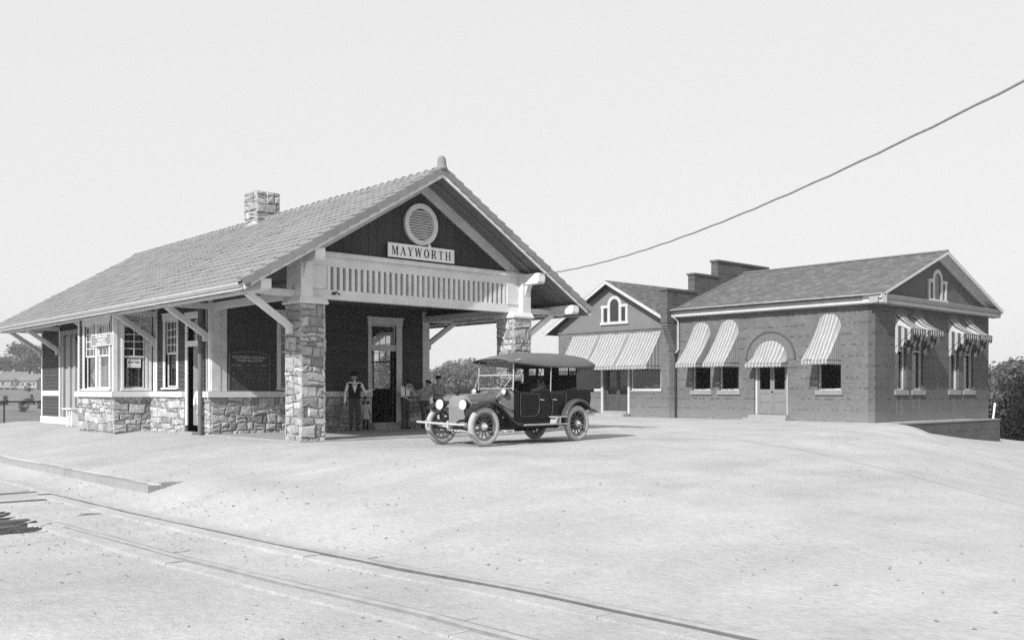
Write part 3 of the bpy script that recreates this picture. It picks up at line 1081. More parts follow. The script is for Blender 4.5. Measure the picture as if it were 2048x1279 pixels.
# --- stone piers, posts, frieze
piers = []
for k, u0 in enumerate((0.0, 7.10)):
    u1 = u0 + 0.68
    b = MB(); b.box(u0 + 0.03, 0.03, -0.5, u1 - 0.03, 0.75, 3.46)
    p = obj("stone_pier", b, MORTAR, st)
    piers.append(p)
    stones(p, F_front(0.03), u0 - 0.02, u1 + 0.02, -0.06, 3.45, 0.25, 1.35, seed=51 + k, out=(0.022, 0.058))
    stones(p, F_left(u0 + 0.03), -0.02, 0.80, -0.06, 3.45, 0.25, 1.35, seed=61 + k, out=(0.022, 0.058))
    stones(p, F_right(u1 - 0.03), -0.02, 0.80, -0.06, 3.45, 0.25, 1.35, seed=71 + k, single=False, out=(0.022, 0.058))
    stones(p, F_back(0.75), u0 - 0.02, u1 + 0.02, -0.06, 3.45, 0.25, 1.35, seed=81 + k, single=False, out=(0.022, 0.058))
    b = MB()
    prof = [(0.06, 0.0), (0.07, 0.05), (0.02, 0.17)]
    for (o0, z0), (o1, z1) in zip(prof, prof[1:]):
        lo = [(u0 - o0, -o0, 3.45 + z0), (u1 + o0, -o0, 3.45 + z0), (u1 + o0, 0.78 + o0, 3.45 + z0), (u0 - o0, 0.78 + o0, 3.45 + z0)]
        hi = [(u0 - o1, -o1, 3.45 + z1), (u1 + o1, -o1, 3.45 + z1), (u1 + o1, 0.78 + o1, 3.45 + z1), (u0 - o1, 0.78 + o1, 3.45 + z1)]
        b.add(lo + hi, [(0, 1, 5, 4), (1, 2, 6, 5), (2, 3, 7, 6), (3, 0, 4, 7), (3, 2, 1, 0), (4, 5, 6, 7)])
    obj("pier_cap", b, TRIM, st)
    b = MB()
    q0 = u0 if k == 0 else u1 - 0.33
    b.box(q0 + 0.0, 0.0, 3.60, q0 + 0.33, 0.72, 4.79)
    obj("post", b, TRIM, st)

b = MB()
b.box(0.33, 0.20, 4.45, 7.45, 0.42, 4.70)
b.box(0.33, 0.12, 4.70, 7.45, 0.42, 4.76)
b.box(0.33, 0.15, 4.76, 7.45, 0.42, 4.82)
b.box(0.33, 0.20, 3.62, 7.45, 0.42, 3.86)
b.box(0.33, 0.17, 3.862, 0.83, 0.40, 4.448)
b.box(6.99, 0.17, 3.862, 7.45, 0.40, 4.448)
fr = obj("frieze", b, TRIM, st)
b = MB(); b.box(0.83, 0.34, 3.86, 6.99, 0.38, 4.45); obj("frieze_backing", b, M("recess_paint", 0.16, 0.8, 0.1, 3.0), fr)
sb = MB(); sb.box(-0.047, 0.205, 3.86, 0.047, 0.335, 4.45)
sme = sb.mesh("slat", TRIM)
NS = 34
for i in range(NS):
    o = link("slat", sme, fr)
    o.location = (0.83 + (i + 0.5) * (6.99 - 0.83) / NS, rnd.uniform(-.004, .004), 0)
b = MB()
b.ball((1.05, 0.17, 3.77), 0.055, 0.05, 0.04); b.tube([(0.98, 0.17, 3.75), (1.1, 0.12, 3.80), (1.2, 0.15, 3.74)], 0.018, 6)
obj("wire_insulator", b, IRON, fr)

# gable wall of upright boards
b = MB(); b.prism([(0.4, 4.80), (7.4, 4.80), (7.4, roof_under(7.4) - 0.02), (3.9, 7.07), (0.4, roof_under(0.4) - 0.02)], (0, 0.36, 0), (1, 0, 0), (0, 0, 1), (0, 0.06, 0))
gw = obj("gable_wall", b, DARKWOOD, st)
bw = 0.262
n = 27
u0 = 3.9 - n * bw / 2
for i in range(n):
    a, c = u0 + i * bw + 0.005, u0 + (i + 1) * bw - 0.005
    f = 0.325 + rnd.uniform(-.004, .004)
    za, zc = roof_under(a) - 0.30, roof_under(c) - 0.30
    if max(za, zc) < 4.86: continue
    za, zc = max(za, 4.83), max(zc, 4.83)
    poly = [(a, 4.825), (c, 4.825), (c, zc)] + ([(3.9, roof_under(3.9) - 0.30)] if a < 3.9 < c else []) + [(a, za)]
    b = MB(); b.prism(poly, (0, f, 0), (1, 0, 0), (0, 0, 1), (0, 0.03, 0))
    obj("board", b, GABLE, gw)
b = MB()
for s_ in (-1, 1):
    e = 3.9 + s_ * 3.75
    b.prism([(e, roof_under(e)), (3.9, roof_under(3.9)), (3.9, roof_under(3.9) - 0.34), (e, roof_under(e) - 0.34)], (0, 0.27 + 0.002 * s_, 0), (1, 0, 0), (0, 0, 1), (0, 0.05, 0))
obj("gable_trim", b, TRIM_DULL, st)
# round louvred vent
b = MB()
ring = [(3.88 + 0.49 * math.cos(t), 0.27, 5.87 + 0.51 * math.sin(t)) for t in [2 * math.pi * k / 40 for k in range(40)]]
vo, fo = [], []
for k in range(40):
    t = 2 * math.pi * k / 40
    for rr, y in ((0.43, 0.235), (0.565, 0.235), (0.565, 0.33), (0.43, 0.33)):
        vo.append((3.88 + rr * math.cos(t), y, 5.87 + rr * 1.02 * math.sin(t)))
for k in range(40):
    k2 = (k + 1) % 40
    for j in range(4):
        j2 = (j + 1) % 4
        fo.append((k * 4 + j, k * 4 + j2, k2 * 4 + j2, k2 * 4 + j))
b.add(vo, fo)
vent = obj("round_vent", b, TRIM, st)
for k in range(11):
    z = 5.87 - 0.40 + 0.8 * (k + 0.5) / 11
    hw = math.sqrt(max(0.0, 0.445 ** 2 - (z - 5.87) ** 2))
    b = MB(); b.obox((3.88, 0.285, z), (hw, 0, 0), (0, 0.028, 0.026), (0, -0.006, 0.007))
    obj("louver", b, TRIM_DULL, vent)
b = MB(); b.tube([(3.98, 0.3, 5.40), (3.98, 0.08, 5.46), (3.98, 0.02, 5.38), (3.98, 0.02, 5.30)], 0.014, 6); b.lathe([(0.02, 0), (0.05, -0.05), (0.045, -0.10), (0.0, -0.12)], (3.98, 0.02, 5.30), n=10)
obj("lamp_socket", b, WHITEPAINT, vent)

# --- beams and brackets that carry the eaves
for U, s_ in ((0.0, -1), (SW, 1)):
    b = MB(); b.box(U, 0.73, 3.61, U - s_ * 0.2, V1 - 0.06, 3.80); obj("porch_beam", b, TRIM_DULL, st)
    sh = MB()
    k = 0
    v = 0.75
    inf = obj("porch_infill", MB().box(U - s_ * 0.10, 0.73, 3.80, U - s_ * 0.14, V1, 4.72), DARKWOOD, st)
    while v < V1 - 0.1:
        b = MB(); b.box(U - s_ * 0.06, v + 0.006, 3.80, U - s_ * 0.10, v + 0.150, 4.715); obj("board", b, SOFFIT, inf)
        v += 0.156
    for v in (0.40, 5.30, 9.18, 13.05, 18.84, 21.05):
        b = MB()
        b.box(U, v - 0.08, 3.64, U + s_ * 1.70, v + 0.08, 3.80)
        b.prism([(1.70, 3.64), (1.70, 3.80), (1.82, 3.80), (1.80, 3.73)], (U, v - 0.079, 0), (s_, 0, 0), (0, 0, 1), (0, 0.158, 0))
        br = obj("bracket", b, TRIM, st)
        b = MB()
        if s_ < 0 and 9 < v < 9.3: pass
        b.bar((U + s_ * 1.25, v, 3.66), (U + s_ * 0.09, v, 2.88), 0.14, 0.15)
        b.box(U + s_ * 0.03, v - 0.072, 2.70, U + s_ * 0.17, v + 0.072, 2.93)
        obj("strut", b, TRIM, br)

# --- roof
b = MB()
b.prism([(EAVE_L, roof_top(EAVE_L)), (RC, 7.22), (EAVE_R, roof_top(EAVE_R)), (EAVE_R, roof_under(EAVE_R)), (RC, 7.10), (EAVE_L, roof_under(EAVE_L))],
        (0, RV0, 0), (1, 0, 0), (0, 0, 1), (0, RV1 - RV0, 0))
roof = obj("roof", b, SOFFIT, st)
for s_ in (-1, 1):                              # soffit boards under the eaves and the gable overhang
    for k in range(9):
        a = 3.9 + s_ * (3.95 + k * 0.2)
        c = a + s_ * 0.194
        b = MB(); b.prism([(a, roof_under(a) - 0.001), (c, roof_under(c) - 0.001), (c, roof_under(c) - 0.02), (a, roof_under(a) - 0.02)], (0, RV0 + 0.02, 0), (1, 0, 0), (0, 0, 1), (0, RV1 - RV0 - 0.04, 0))
        obj("soffit_board", b, SOFFIT, roof)
    for off in (0.0,):
        a, c = 3.9 + s_ * 0.15, 3.9 + s_ * 5.3
        b = MB(); b.prism([(a, roof_under(a) - 0.021), (c, roof_under(c) - 0.021), (c, roof_under(c) - 0.075), (a, roof_under(a) - 0.075)], (0, -0.22, 0), (1, 0, 0), (0, 0, 1), (0, 0.12, 0))
        obj("rafter", b, SOFFIT, roof)
    for e, top, hh, w, vend in ((3.73, None, 0.30, 0.27, 0.4), (5.17, None, 0.26, 0.26, RV1 - 0.05)):
        uc = 3.9 + s_ * e
        ztop = roof_under(uc) - 0.6 * w / 2 - 0.022
        zb = ztop - hh
        b = MB()
        b.prism([(-0.64, ztop), (-0.64, zb + 0.06), (-0.60, zb + 0.01), (-0.55, zb), (vend, zb), (vend, ztop)], (uc - w / 2, 0, 0), (0, 1, 0), (0, 0, 1), (w, 0, 0))
        obj("purlin", b, TRIM, roof)
    for v0, nm in ((RV0 - 0.045, "front"), (RV1 + 0.002, "rear")):
        e = EAVE_L if s_ < 0 else EAVE_R
        t0, t1 = roof_top(e), 7.22
        b = MB(); b.prism([(e, t0 + 0.01), (RC, t1 + 0.01), (RC, t1 - 0.20), (e, t0 - 0.17)], (0, v0, 0), (1, 0, 0), (0, 0, 1), (0, 0.043, 0))
        obj("bargeboard", b, TRIM, roof)
# curved knee bracket under the upper purlins, in front of each post
for U, s_ in ((0.165, 1), (SW - 0.165, -1)):
    b = MB()
    poly = [(0.0, 4.66), (-0.40, 4.66), (-0.40, 4.60), (-0.24, 4.53), (-0.12, 4.42), (-0.04, 4.26), (0.0, 4.10)]
    b.prism(poly, (U - 0.09, -0.002, 0), (0, 1, 0), (0, 0, 1), (0.18, 0, 0))
    obj("knee_brace", b, TRIM, st)

S = Vector((5.75, 0, 3.45)).normalized()
SL = math.hypot(5.75, 3.45)
NT = Vector((-S.z, 0, S.x))
def tile_mb(b=None, org=(0, 0, 0), s=S, nn=NT, w=0.292, L=0.41, mirror=1, tilt=0.0):
    b = b or MB()
    O = Vector(org)
    Y = Vector((0, 1, 0))
    lift = 0.024 + tilt
    def P(a, y, h): return O + s * a + Y * y + nn * (h + lift * (1 - a / L))
    th = 0.02
    vs = []
    ys = [(-w / 2, 0.0), (-w / 2 + 0.035, 0.014), (-w / 2 + 0.07, 0.0), (w / 2, 0.0)]
    for a in (0, L):
        for y, h in ys: vs.append(P(a, y, h + th))
    for a in (0, L):
        for y in (-w / 2, w / 2): vs.append(P(a, y, 0))
    fs = [(0, 1, 5, 4), (1, 2, 6, 5), (2, 3, 7, 6), (8, 9, 3, 2, 1, 0), (4, 5, 6, 7, 11, 10), (0, 4, 10, 8), (3, 9, 11, 7)]
    if s.cross(Y).dot(nn) < 0: fs = [f[::-1] for f in fs]
    b.add(vs, fs)
    return b
ROWS, EXPO = 19, SL / 19
TW = 0.30
ncol = int((RV1 - RV0) / TW)
spots = []
base = Vector((EAVE_L, 0, roof_top(EAVE_L)))
for i in range(ROWS):
    for j in range(ncol):
        v = RV0 + 0.17 + (j + (0.5 if i % 2 else 0.0)) * TW
        if v > RV1 - 0.12: continue
        p = base + S * (i * EXPO - 0.03) + NT * 0.004 + Vector((0, v, 0))
        spots.append(((p - CAM).length, p, i))
spots.sort(key=lambda q: q[0])
metile = tile_mb().mesh("roof_tile", TILE)
for d, p, i in spots[:296]:
    o = link("roof_tile", metile, roof)
    o.location = p + NT * rnd.uniform(0, 0.006)
    o.rotation_euler = (rnd.uniform(-.006, .006), rnd.uniform(-.008, .008), rnd.uniform(-.012, .012))
b = MB()
for d, p, i in spots[296:]:
    tile_mb(b, p + NT * rnd.uniform(0, 0.008), w=0.292 + rnd.uniform(-.006, .004), tilt=rnd.uniform(-0.006, 0.012))
o = obj("roof_tiles", b, TILE, roof); o["kind"] = "stuff"
S2 = Vector((-5.75, 0, 3.45)).normalized(); NT2 = Vector((S2.z, 0, -S2.x))
NT2 = Vector((3.45, 0, 5.75)).normalized()
b = MB()
base2 = Vector((EAVE_R, 0, roof_top(EAVE_R)))
for i in range(ROWS):
    for j in range(ncol):
        v = RV0 + 0.17 + (j + (0.5 if i % 2 else 0.0)) * TW
        if v > RV1 - 0.12: continue
        tile_mb(b, base2 + S2 * (i * EXPO - 0.03) + NT2 * 0.004 + Vector((0, v, 0)), s=S2, nn=NT2)
o = obj("roof_tiles", b, TILE, roof); o["kind"] = "stuff"
# rake tiles that close the tiled edge over each bargeboard
for s_, bs, sv, nv_ in ((-1, base, S, NT), (1, base2, S2, NT2)):
    b = MB()
    Y = Vector((0, 1, 0))
    vs = []
    L = EXPO + 0.05
    for a, lift in ((0, 0.05), (L, 0.0)):
        for y, h in ((0.0, -0.12), (0.0, 0.045), (0.04, 0.075), (0.20, 0.06), (0.20, 0.03), (0.03, 0.02), (0.028, -0.12)):
            vs.append(sv * a + Y * y + nv_ * (h + lift))
    m_ = 7
    fs = [tuple(range(m_)), tuple(range(m_, 2 * m_))[::-1]] + [(k, m_ + k, m_ + (k + 1) % m_, (k + 1) % m_) for k in range(m_)]
    if sv.cross(Y).dot(nv_) > 0: fs = [f[::-1] for f in fs]
    b.add(vs, fs)
    me = b.mesh("rake_tile", TILE)
    for i in range(ROWS):
        o = link("rake_tile", me, roof)
        o.location = bs + sv * (i * EXPO - 0.04) + Vector((0, RV0 - 0.085, 0)) + nv_ * (0.012 + rnd.uniform(0, .006))
        o.rotation_euler = (rnd.uniform(-.01, .01), 0, rnd.uniform(-.015, .015))
# ridge tiles
b = MB()
vs, n_ = [], 8
for (y, rr, dz) in ((0.0, 0.125, 0.01), (0.05, 0.128, 0.013), (0.08, 0.112, 0.004), (0.40, 0.105, -0.004)):
    for k in range(n_ + 1):
        t = math.pi * (k / n_) * 1.1 - 0.05 * math.pi
        vs.append((rr * math.cos(t), y, rr * math.sin(t) + dz))
fs = []
for i in range(3):
    for k in range(n_):
        o_ = i * (n_ + 1)
        fs.append((o_ + k, o_ + k + 1, o_ + n_ + 1 + k + 1, o_ + n_ + 1 + k))
fs.append(tuple(range(n_ + 1))[::-1]); fs.append(tuple(range(3 * (n_ + 1), 4 * (n_ + 1))))
b.add(vs, fs)
me = b.mesh("ridge_tile", TILE)
v = RV0 - 0.05
while v < RV1 - 0.3:
    if not (9.1 < v + 0.15 < 10.2):
        o = link("ridge_tile", me, roof)
        o.location = (RC + rnd.uniform(-.006, .006), v, 7.20 + rnd.uniform(0, .012))
    v += 0.355
for v in (RV0 - 0.04,):
    b = MB(); b.lathe([(0.15, -0.04), (0.16, 0.03), (0.13, 0.08), (0.12, 0.18), (0.108, 0.27), (0.09, 0.32), (0.055, 0.35), (0.0, 0.36)], (RC, v + 0.06, 7.25), n=14)
    obj("finial", b, TILE, roof, smooth=True)
# gutters
for e, s_ in ((EAVE_L, -1), (EAVE_R, 1)):
    z = roof_top(e) - 0.005
    b = MB()
    v = RV0 + 0.05
    prof = [(0.0, -0.11), (0.07, -0.11), (0.115, -0.05), (0.125, 0.0), (0.115, 0.0), (0.105, -0.045), (0.065, -0.098), (0.0, -0.098)]
    g = None
    while v < RV1:
        L = min(2.4, RV1 - v)
        b = MB(); b.prism(prof, (e + s_ * 0.002, v, z), (s_, 0, 0), (0, 0, 1), (0, L - 0.012, 0))
        if g is None: g = obj("gutter", b, METAL_GREY, roof)
        else: obj("gutter", b, METAL_GREY, roof)
        v += L
    b = MB(); b.box(e - 0.001 * s_, RV0 + 0.05, z - 0.16, e + s_ * 0.03, RV1, z - 0.112)
    obj("fascia", b, TRIM, roof)
    b = MB(); b.lathe([(0.0, -0.02), (0.085, 0.0), (0.095, 0.10), (0.06, 0.16)], (e - s_ * 0.08, RV0 - 0.05, z - 0.02), (0, 1, 0), n=12)
    obj("eave_stop", b, TILE, roof)
# chimney of the same rubble
b = MB(); b.box(3.53, 9.25, 6.5, 4.32, 10.1, 8.13)
ch = obj("chimney", b, MORTAR, st)
stones(ch, F_front(9.25), 3.48, 4.37, 6.75, 8.16, 0.2, 1.5, seed=91, out=(0.03, 0.07))
stones(ch, F_left(3.53), 9.20, 10.15, 6.75, 8.16, 0.2, 1.5, seed=92, out=(0.03, 0.07))
stones(ch, F_right(4.32), 9.20, 10.15, 6.75, 8.16, 0.2, 1.5, seed=93, single=False, out=(0.03, 0.07))
stones(ch, F_back(10.1), 3.48, 4.37, 6.75, 8.16, 0.2, 1.5, seed=94, single=False, out=(0.03, 0.07))
b = MB(); b.box(3.50, 9.22, 8.13, 4.35, 10.13, 8.17); obj("chimney_cap", b, MORTAR, ch)

# --- things fixed to or leaning on the station
b = MB(); b.tube([(-0.2, 5.42, -0.25), (-0.2, 5.42, 3.62)], 0.068, 12)
pole = obj("eave_pole", b, M("dark_pole_paint", 0.13, 0.6, 0.2, 4.0, 0.2, 30))
tag(pole, "tall dark round post standing beside the open side doorway of the station", "post")
b = MB(); b.tube([(-0.05, 5.34, 1.27), (-0.05, 5.34, 4.2)], 0.012, 6)
obj("conduit", b, TRIM, st)

# name board: black serif capitals
def letter(ch):
    """strokes of a high contrast serif capital in a unit-high cell: list of convex polygons, and its width"""
    P = []
    T, t, sf = 0.17, 0.065, 0.055
    def rect(x0, y0, x1, y1): P.append([(x0, y0), (x1, y0), (x1, y1), (x0, y1)])
    def stroke(x0, y0, x1, y1, w): P.append([(x0 - w / 2, y0), (x0 + w / 2, y0), (x1 + w / 2, y1), (x1 - w / 2, y1)])
    def serif(x, y, w): rect(x - w / 2, y - (sf if y > 0.5 else 0), x + w / 2, y + (0 if y > 0.5 else sf))
    if ch == 'M':
        stroke(0.12, 0, 0.12, 1, t); stroke(0.78, 0, 0.78, 1, T); stroke(0.17, 1, 0.45, 0.05, T); stroke(0.45, 0.05, 0.72, 1, t)
        serif(0.12, 0, 0.26); serif(0.78, 0, 0.36); serif(0.12, 1, 0.22); serif(0.82, 1, 0.26); return P, 0.96
    if ch == 'A':
        stroke(0.10, 0, 0.40, 1, t); stroke(0.68, 0, 0.38, 1, T); rect(0.2, 0.3, 0.58, 0.36); serif(0.10, 0, 0.24); serif(0.68, 0, 0.34); return P, 0.82
    if ch == 'Y':
        stroke(0.38, 0, 0.38, 0.45, T); stroke(0.38, 0.42, 0.12, 1, T); stroke(0.40, 0.42, 0.66, 1, t); serif(0.38, 0, 0.36); serif(0.12, 1, 0.32); serif(0.66, 1, 0.24); return P, 0.78
    if ch == 'W':
        stroke(0.30, 0, 0.12, 1, T); stroke(0.30, 0, 0.52, 1, t); stroke(0.74, 0, 0.52, 1, T); stroke(0.74, 0, 0.94, 1, t); serif(0.12, 1, 0.32); serif(0.5, 1, 0.3); serif(0.94, 1, 0.22); return P, 1.06
    if ch == 'O':
        N = 24
        for k in range(N):
            a, c = 2 * math.pi * k / N, 2 * math.pi * (k + 1) / N
            o = lambda q, rx, ry: (0.42 + rx * math.cos(q), 0.5 + ry * math.sin(q))
            P.append([o(a, 0.38, 0.52), o(c, 0.38, 0.52), o(c, 0.21, 0.46), o(a, 0.21, 0.46)])
        return P, 0.84
    if ch == 'R':
        stroke(0.20, 0, 0.20, 1, T); rect(0.2, 0.94, 0.45, 1.0); rect(0.2, 0.46, 0.45, 0.52)
        N = 10
        for k in range(N):
            a, c = -math.pi / 2 + math.pi * k / N, -math.pi / 2 + math.pi * (k + 1) / N
            o = lambda q, rx, ry: (0.42 + rx * math.cos(q), 0.73 + ry * math.sin(q))
            P.append([o(a, 0.28, 0.27), o(c, 0.28, 0.27), o(c, 0.11, 0.21), o(a, 0.11, 0.21)])
        stroke(0.70, 0, 0.44, 0.49, T * 0.9); serif(0.20, 0, 0.36); serif(0.16, 1, 0.28); rect(0.66, 0, 0.84, 0.05); return P, 0.86
    if ch == 'T':
        stroke(0.40, 0, 0.40, 1, T); rect(0.06, 0.94, 0.74, 1.0); serif(0.40, 0, 0.36); rect(0.06, 0.76, 0.11, 1); rect(0.69, 0.76, 0.74, 1); return P, 0.80
    if ch == 'H':
        stroke(0.18, 0, 0.18, 1, T); stroke(0.70, 0, 0.70, 1, T); rect(0.2, 0.47, 0.7, 0.53)
        for x in (0.18, 0.70): serif(x, 0, 0.36); serif(x, 1, 0.36)
        return P, 0.88
def lettering(word, b, org, ex, ez, en, height, width):
    gl = [letter(c) for c in word]
    tot = sum(w for _, w in gl)
    gap = (width / height - tot) / (len(word) - 1)
    x = 0.0
    out = []
    for c, (polys, w) in zip(word, gl):
        b = MB()
        for q, pl in enumerate(polys):
            b.prism([((x + a) * height, z * height) for a, z in pl], Vector(org) + Vector(en) * 0.0006 * q, ex, ez, Vector(en) * 0.003)
        out.append(b)
        x += w + gap
    return out
sign = thing("station_sign", "white name board lettered MAYWORTH on the dark front gable", "sign", (3.84, 0.2, 4.9))
b = MB(); b.box(2.74, 0.185, 4.90, 4.95, 0.215, 5.235)
bd = obj("board", b, WHITEPAINT, sign)
b = MB()
b.box(2.715, 0.175, 4.875, 4.975, 0.205, 4.90); b.box(2.715, 0.175, 5.235, 4.975, 0.205, 5.26); b.box(2.715, 0.175, 4.90, 2.74, 0.205, 5.235); b.box(4.95, 0.175, 4.90, 4.975, 0.205, 5.235)
obj("frame", b, WHITEPAINT, sign)
for lb in lettering("MAYWORTH", None, (2.84, 0.184, 4.952), (1, 0, 0), (0, 0, 1), (0, -1, 0), 0.232, 2.02):
    obj("letter", lb, DARKPAINT, bd)

# train bulletin board
BB = M("slate_bulletin_paint", 0.045, 0.7, 0.2, 4.0, fine=0.15, fscale=30)
CHALK = M("chalk_lettering", 0.34, 0.9, 0.2, 30.0)
CHALK_DIM = M("dim_ruling", 0.15, 0.9, 0.3, 20.0)
bul = thing("bulletin_board", "arched black train bulletin board with white chalk lettering on the front wall", "notice board", (1.16, V1 - 0.08, 1.27))
def arc_top(a): return 2.36 + 0.10 * (1 - ((a - 1.16) / 0.66) ** 2)
def arched(x0, x1, zb, off, n=14):
    return [(x0, zb), (x1, zb)] + [(x1 + (x0 - x1) * k / n, arc_top(x1 + (x0 - x1) * k / n) - off) for k in range(n + 1)]
b = MB(); b.prism(arched(0.52, 1.80, 1.27, 0.03), (0, V1 - 0.04, 0), (1, 0, 0), (0, 0, 1), (0, -0.035, 0))
bb = obj("board", b, BB, bul)
b = MB()
for pl in ([(0.50, 1.27), (0.545, 1.27), (0.545, arc_top(.545)), (0.50, arc_top(.50))], [(1.775, 1.27), (1.82, 1.27), (1.82, arc_top(1.82)), (1.775, arc_top(1.775))], [(0.545, 1.27), (1.775, 1.27), (1.775, 1.30), (0.545, 1.30)]):
    b.prism(pl, (0, V1 - 0.04, 0), (1, 0, 0), (0, 0, 1), (0, -0.05, 0))
for k in range(14):
    a, c = 0.545 + 1.23 * k / 14, 0.545 + 1.23 * (k + 1) / 14
    b.prism([(a, arc_top(a) - 0.035), (c, arc_top(c) - 0.035), (c, arc_top(c) + 0.002), (a, arc_top(a) + 0.002)], (0, V1 - 0.04, 0), (1, 0, 0), (0, 0, 1), (0, -0.05, 0))
obj("frame", b, M("bulletin_frame_paint", 0.11, 0.6, 0.1, 4.0), bul)
def put_text(body, size, pos, ex, parent, mat, bold=0.0, spacing=1.0, name="lettering"):
    me = text_mesh(body, size, 0.0015, bold=bold, spacing=spacing)
    X = Vector(ex); Z = Vector((0, 0, 1)); N = X.cross(Z)
    rot = Matrix((X, Z, N)).transposed()
    me.transform(Matrix.Translation(Vector(pos)) @ rot.to_4x4())
    me.materials.clear(); me.materials.append(mat)
    return link(name, me, parent)
yb = V1 - 0.0765
put_text("SOUTHERN RAILWAY", 0.105, (1.16, yb, 2.26), (1, 0, 0), bb, CHALK, 0.003, 1.05)
put_text("TRAIN BULLETIN", 0.105, (1.16, yb, 2.165), (1, 0, 0), bb, CHALK, 0.003, 1.05)
for tx, a in (("TRAIN NO.", 0.66), ("ARRIVES", 0.86), ("FROM", 1.13), ("DUE", 1.36), ("REMARKS", 1.61)):
    put_text(tx, 0.042, (a, yb, 2.03), (1, 0, 0), bb, CHALK, 0.0012)
b = MB()
for a in (0.765, 0.985, 1.265, 1.45):
    b.box(a - 0.004, yb - 0.001, 1.31, a + 0.004, yb + 0.003, 2.09)
zz = [2.09] + [1.98 - k * 0.0555 for k in range(13)]
for z in zz:
    b.box(0.56, yb - 0.0012, z - 0.004, 1.76, yb + 0.003, z + 0.004)
obj("ruling", b, CHALK_DIM, bb)
b = MB()
for k in range(12):
    z = 1.953 - k * 0.0555
    for c0, c1, pr_ in ((0.58, 0.75, 0.75), (0.78, 0.97, 0.7), (1.0, 1.25, 0.25), (1.28, 1.44, 0.15), (1.47, 1.74, 0.55)):
        if k > 6 or rnd.random() > pr_: continue
        x = c0 + rnd.uniform(0, 0.03)
        pts = []
        while x < c1 - rnd.uniform(0, 0.06):
            pts.append((x, yb - 0.002, z + rnd.uniform(-0.016, 0.018))); x += rnd.uniform(0.008, 0.018)
        if len(pts) > 2: b.tube(pts, 0.003, 4)
obj("chalk_marks", b, CHALK, bb)

# telegraph sign that hangs from the bay, square to the track side
tg = thing("telegraph_sign", "white enamel telegraph and cable office sign hung on the bay window", "sign", (BU - 0.05, 10.3, 2.7))
b = MB(); fbox(b, FBF, 9.50, 0.075, 2.74, 11.28, 0.055, 3.07)
tb = obj("plate", b, M("enamel_sign_face", 0.24, 0.5, 0.08, 4.0), tg)
b = MB()
for a0, a1, z0, z1 in ((9.47, 11.31, 3.07, 3.10), (9.47, 11.31, 2.71, 2.74), (9.47, 9.50, 2.74, 3.07), (11.28, 11.31, 2.74, 3.07)):
    fbox(b, FBF, a0, 0.085, z0, a1, 0.05, z1)
obj("frame", b, TRIM, tg)
for tx, z, sz in (("WESTERN UNION", 3.005, 0.105), ("TELEGRAPH", 2.90, 0.105), ("& CABLE OFFICE", 2.795, 0.10)):
    put_text(tx, sz, (BU - 0.077, 10.39, z), (0, -1, 0), tb, WHITEPAINT, 0.002, 1.3)
b = MB()
for a in (9.7, 11.1): fbox(b, FBF, a, 0.06, 3.10, a + 0.02, 0.045, 3.46)
obj("hanger", b, IRON, tg)

# notice behind the side pane of the bay
nt = thing("window_notice", "printed white notice stuck in the side window of the bay", "notice", (-0.6, BV0 + 0.05, 2.1))
b = MB(); b.box(-0.80, BV0 + 0.055, 2.02, -0.37, BV0 + 0.062, 2.30)
ns = obj("sheet", b, WHITEPAINT, nt)
b = MB()
for z, x0, x1, h in ((2.265, -0.74, -0.42, 0.022), (2.215, -0.77, -0.40, 0.012), (2.195, -0.72, -0.46, 0.008), (2.15, -0.77, -0.6, 0.05), (2.15, -0.55, -0.40, 0.05), (2.07, -0.76, -0.41, 0.01)):
    x = x0
    while x < x1:
        w = rnd.uniform(0.015, 0.04)
        b.box(x, BV0 + 0.0535, z, min(x1, x + w), BV0 + 0.0549, z + h); x += w + 0.008
obj("print", b, M("grey_print_ink", 0.12, 0.8, 0.1, 20.0), ns)

# small white step box by the freight door
bx = thing("step_box", "small white wooden step box with dark openings by the freight door", "step box", (-0.55, 15.9, 0))
b = MB(); b.box(-0.68, 15.38, 0.60, -0.15, 16.45, 0.65); obj("top_board", b, TRIM, bx)
b = MB()
for v in (15.45, 15.72, 15.99): b.box(-0.62, v, 0.0, -0.18, v + 0.08, 0.60)
b.box(-0.62, 15.53, 0.0, -0.58, 15.99, 0.36)
obj("side_board", b, TRIM, bx)

# slack service cable from the gable corner away over the yard
A_, B_ = Vector((7.54, -0.70, 4.71)), Vector((-0.159, -16.826, 4.83))
pts = []
for k in range(61):
    t = k / 48
    p = A_.lerp(B_, t)
    p.z -= 4 * 0.39 * t * (1 - t) * (1 + 0.0 * t)
    if k:
        p.z += 0.006 * math.sin(k * 2.1)
    pts.append(p)
b = MB(); b.tube(pts, 0.017, 8)
tag(obj("service_cable", b, M("cable_wrap", 0.22, 0.9, 0.25, 14.0)), "thick slack service cable strung from the station gable out over the yard", "cable")

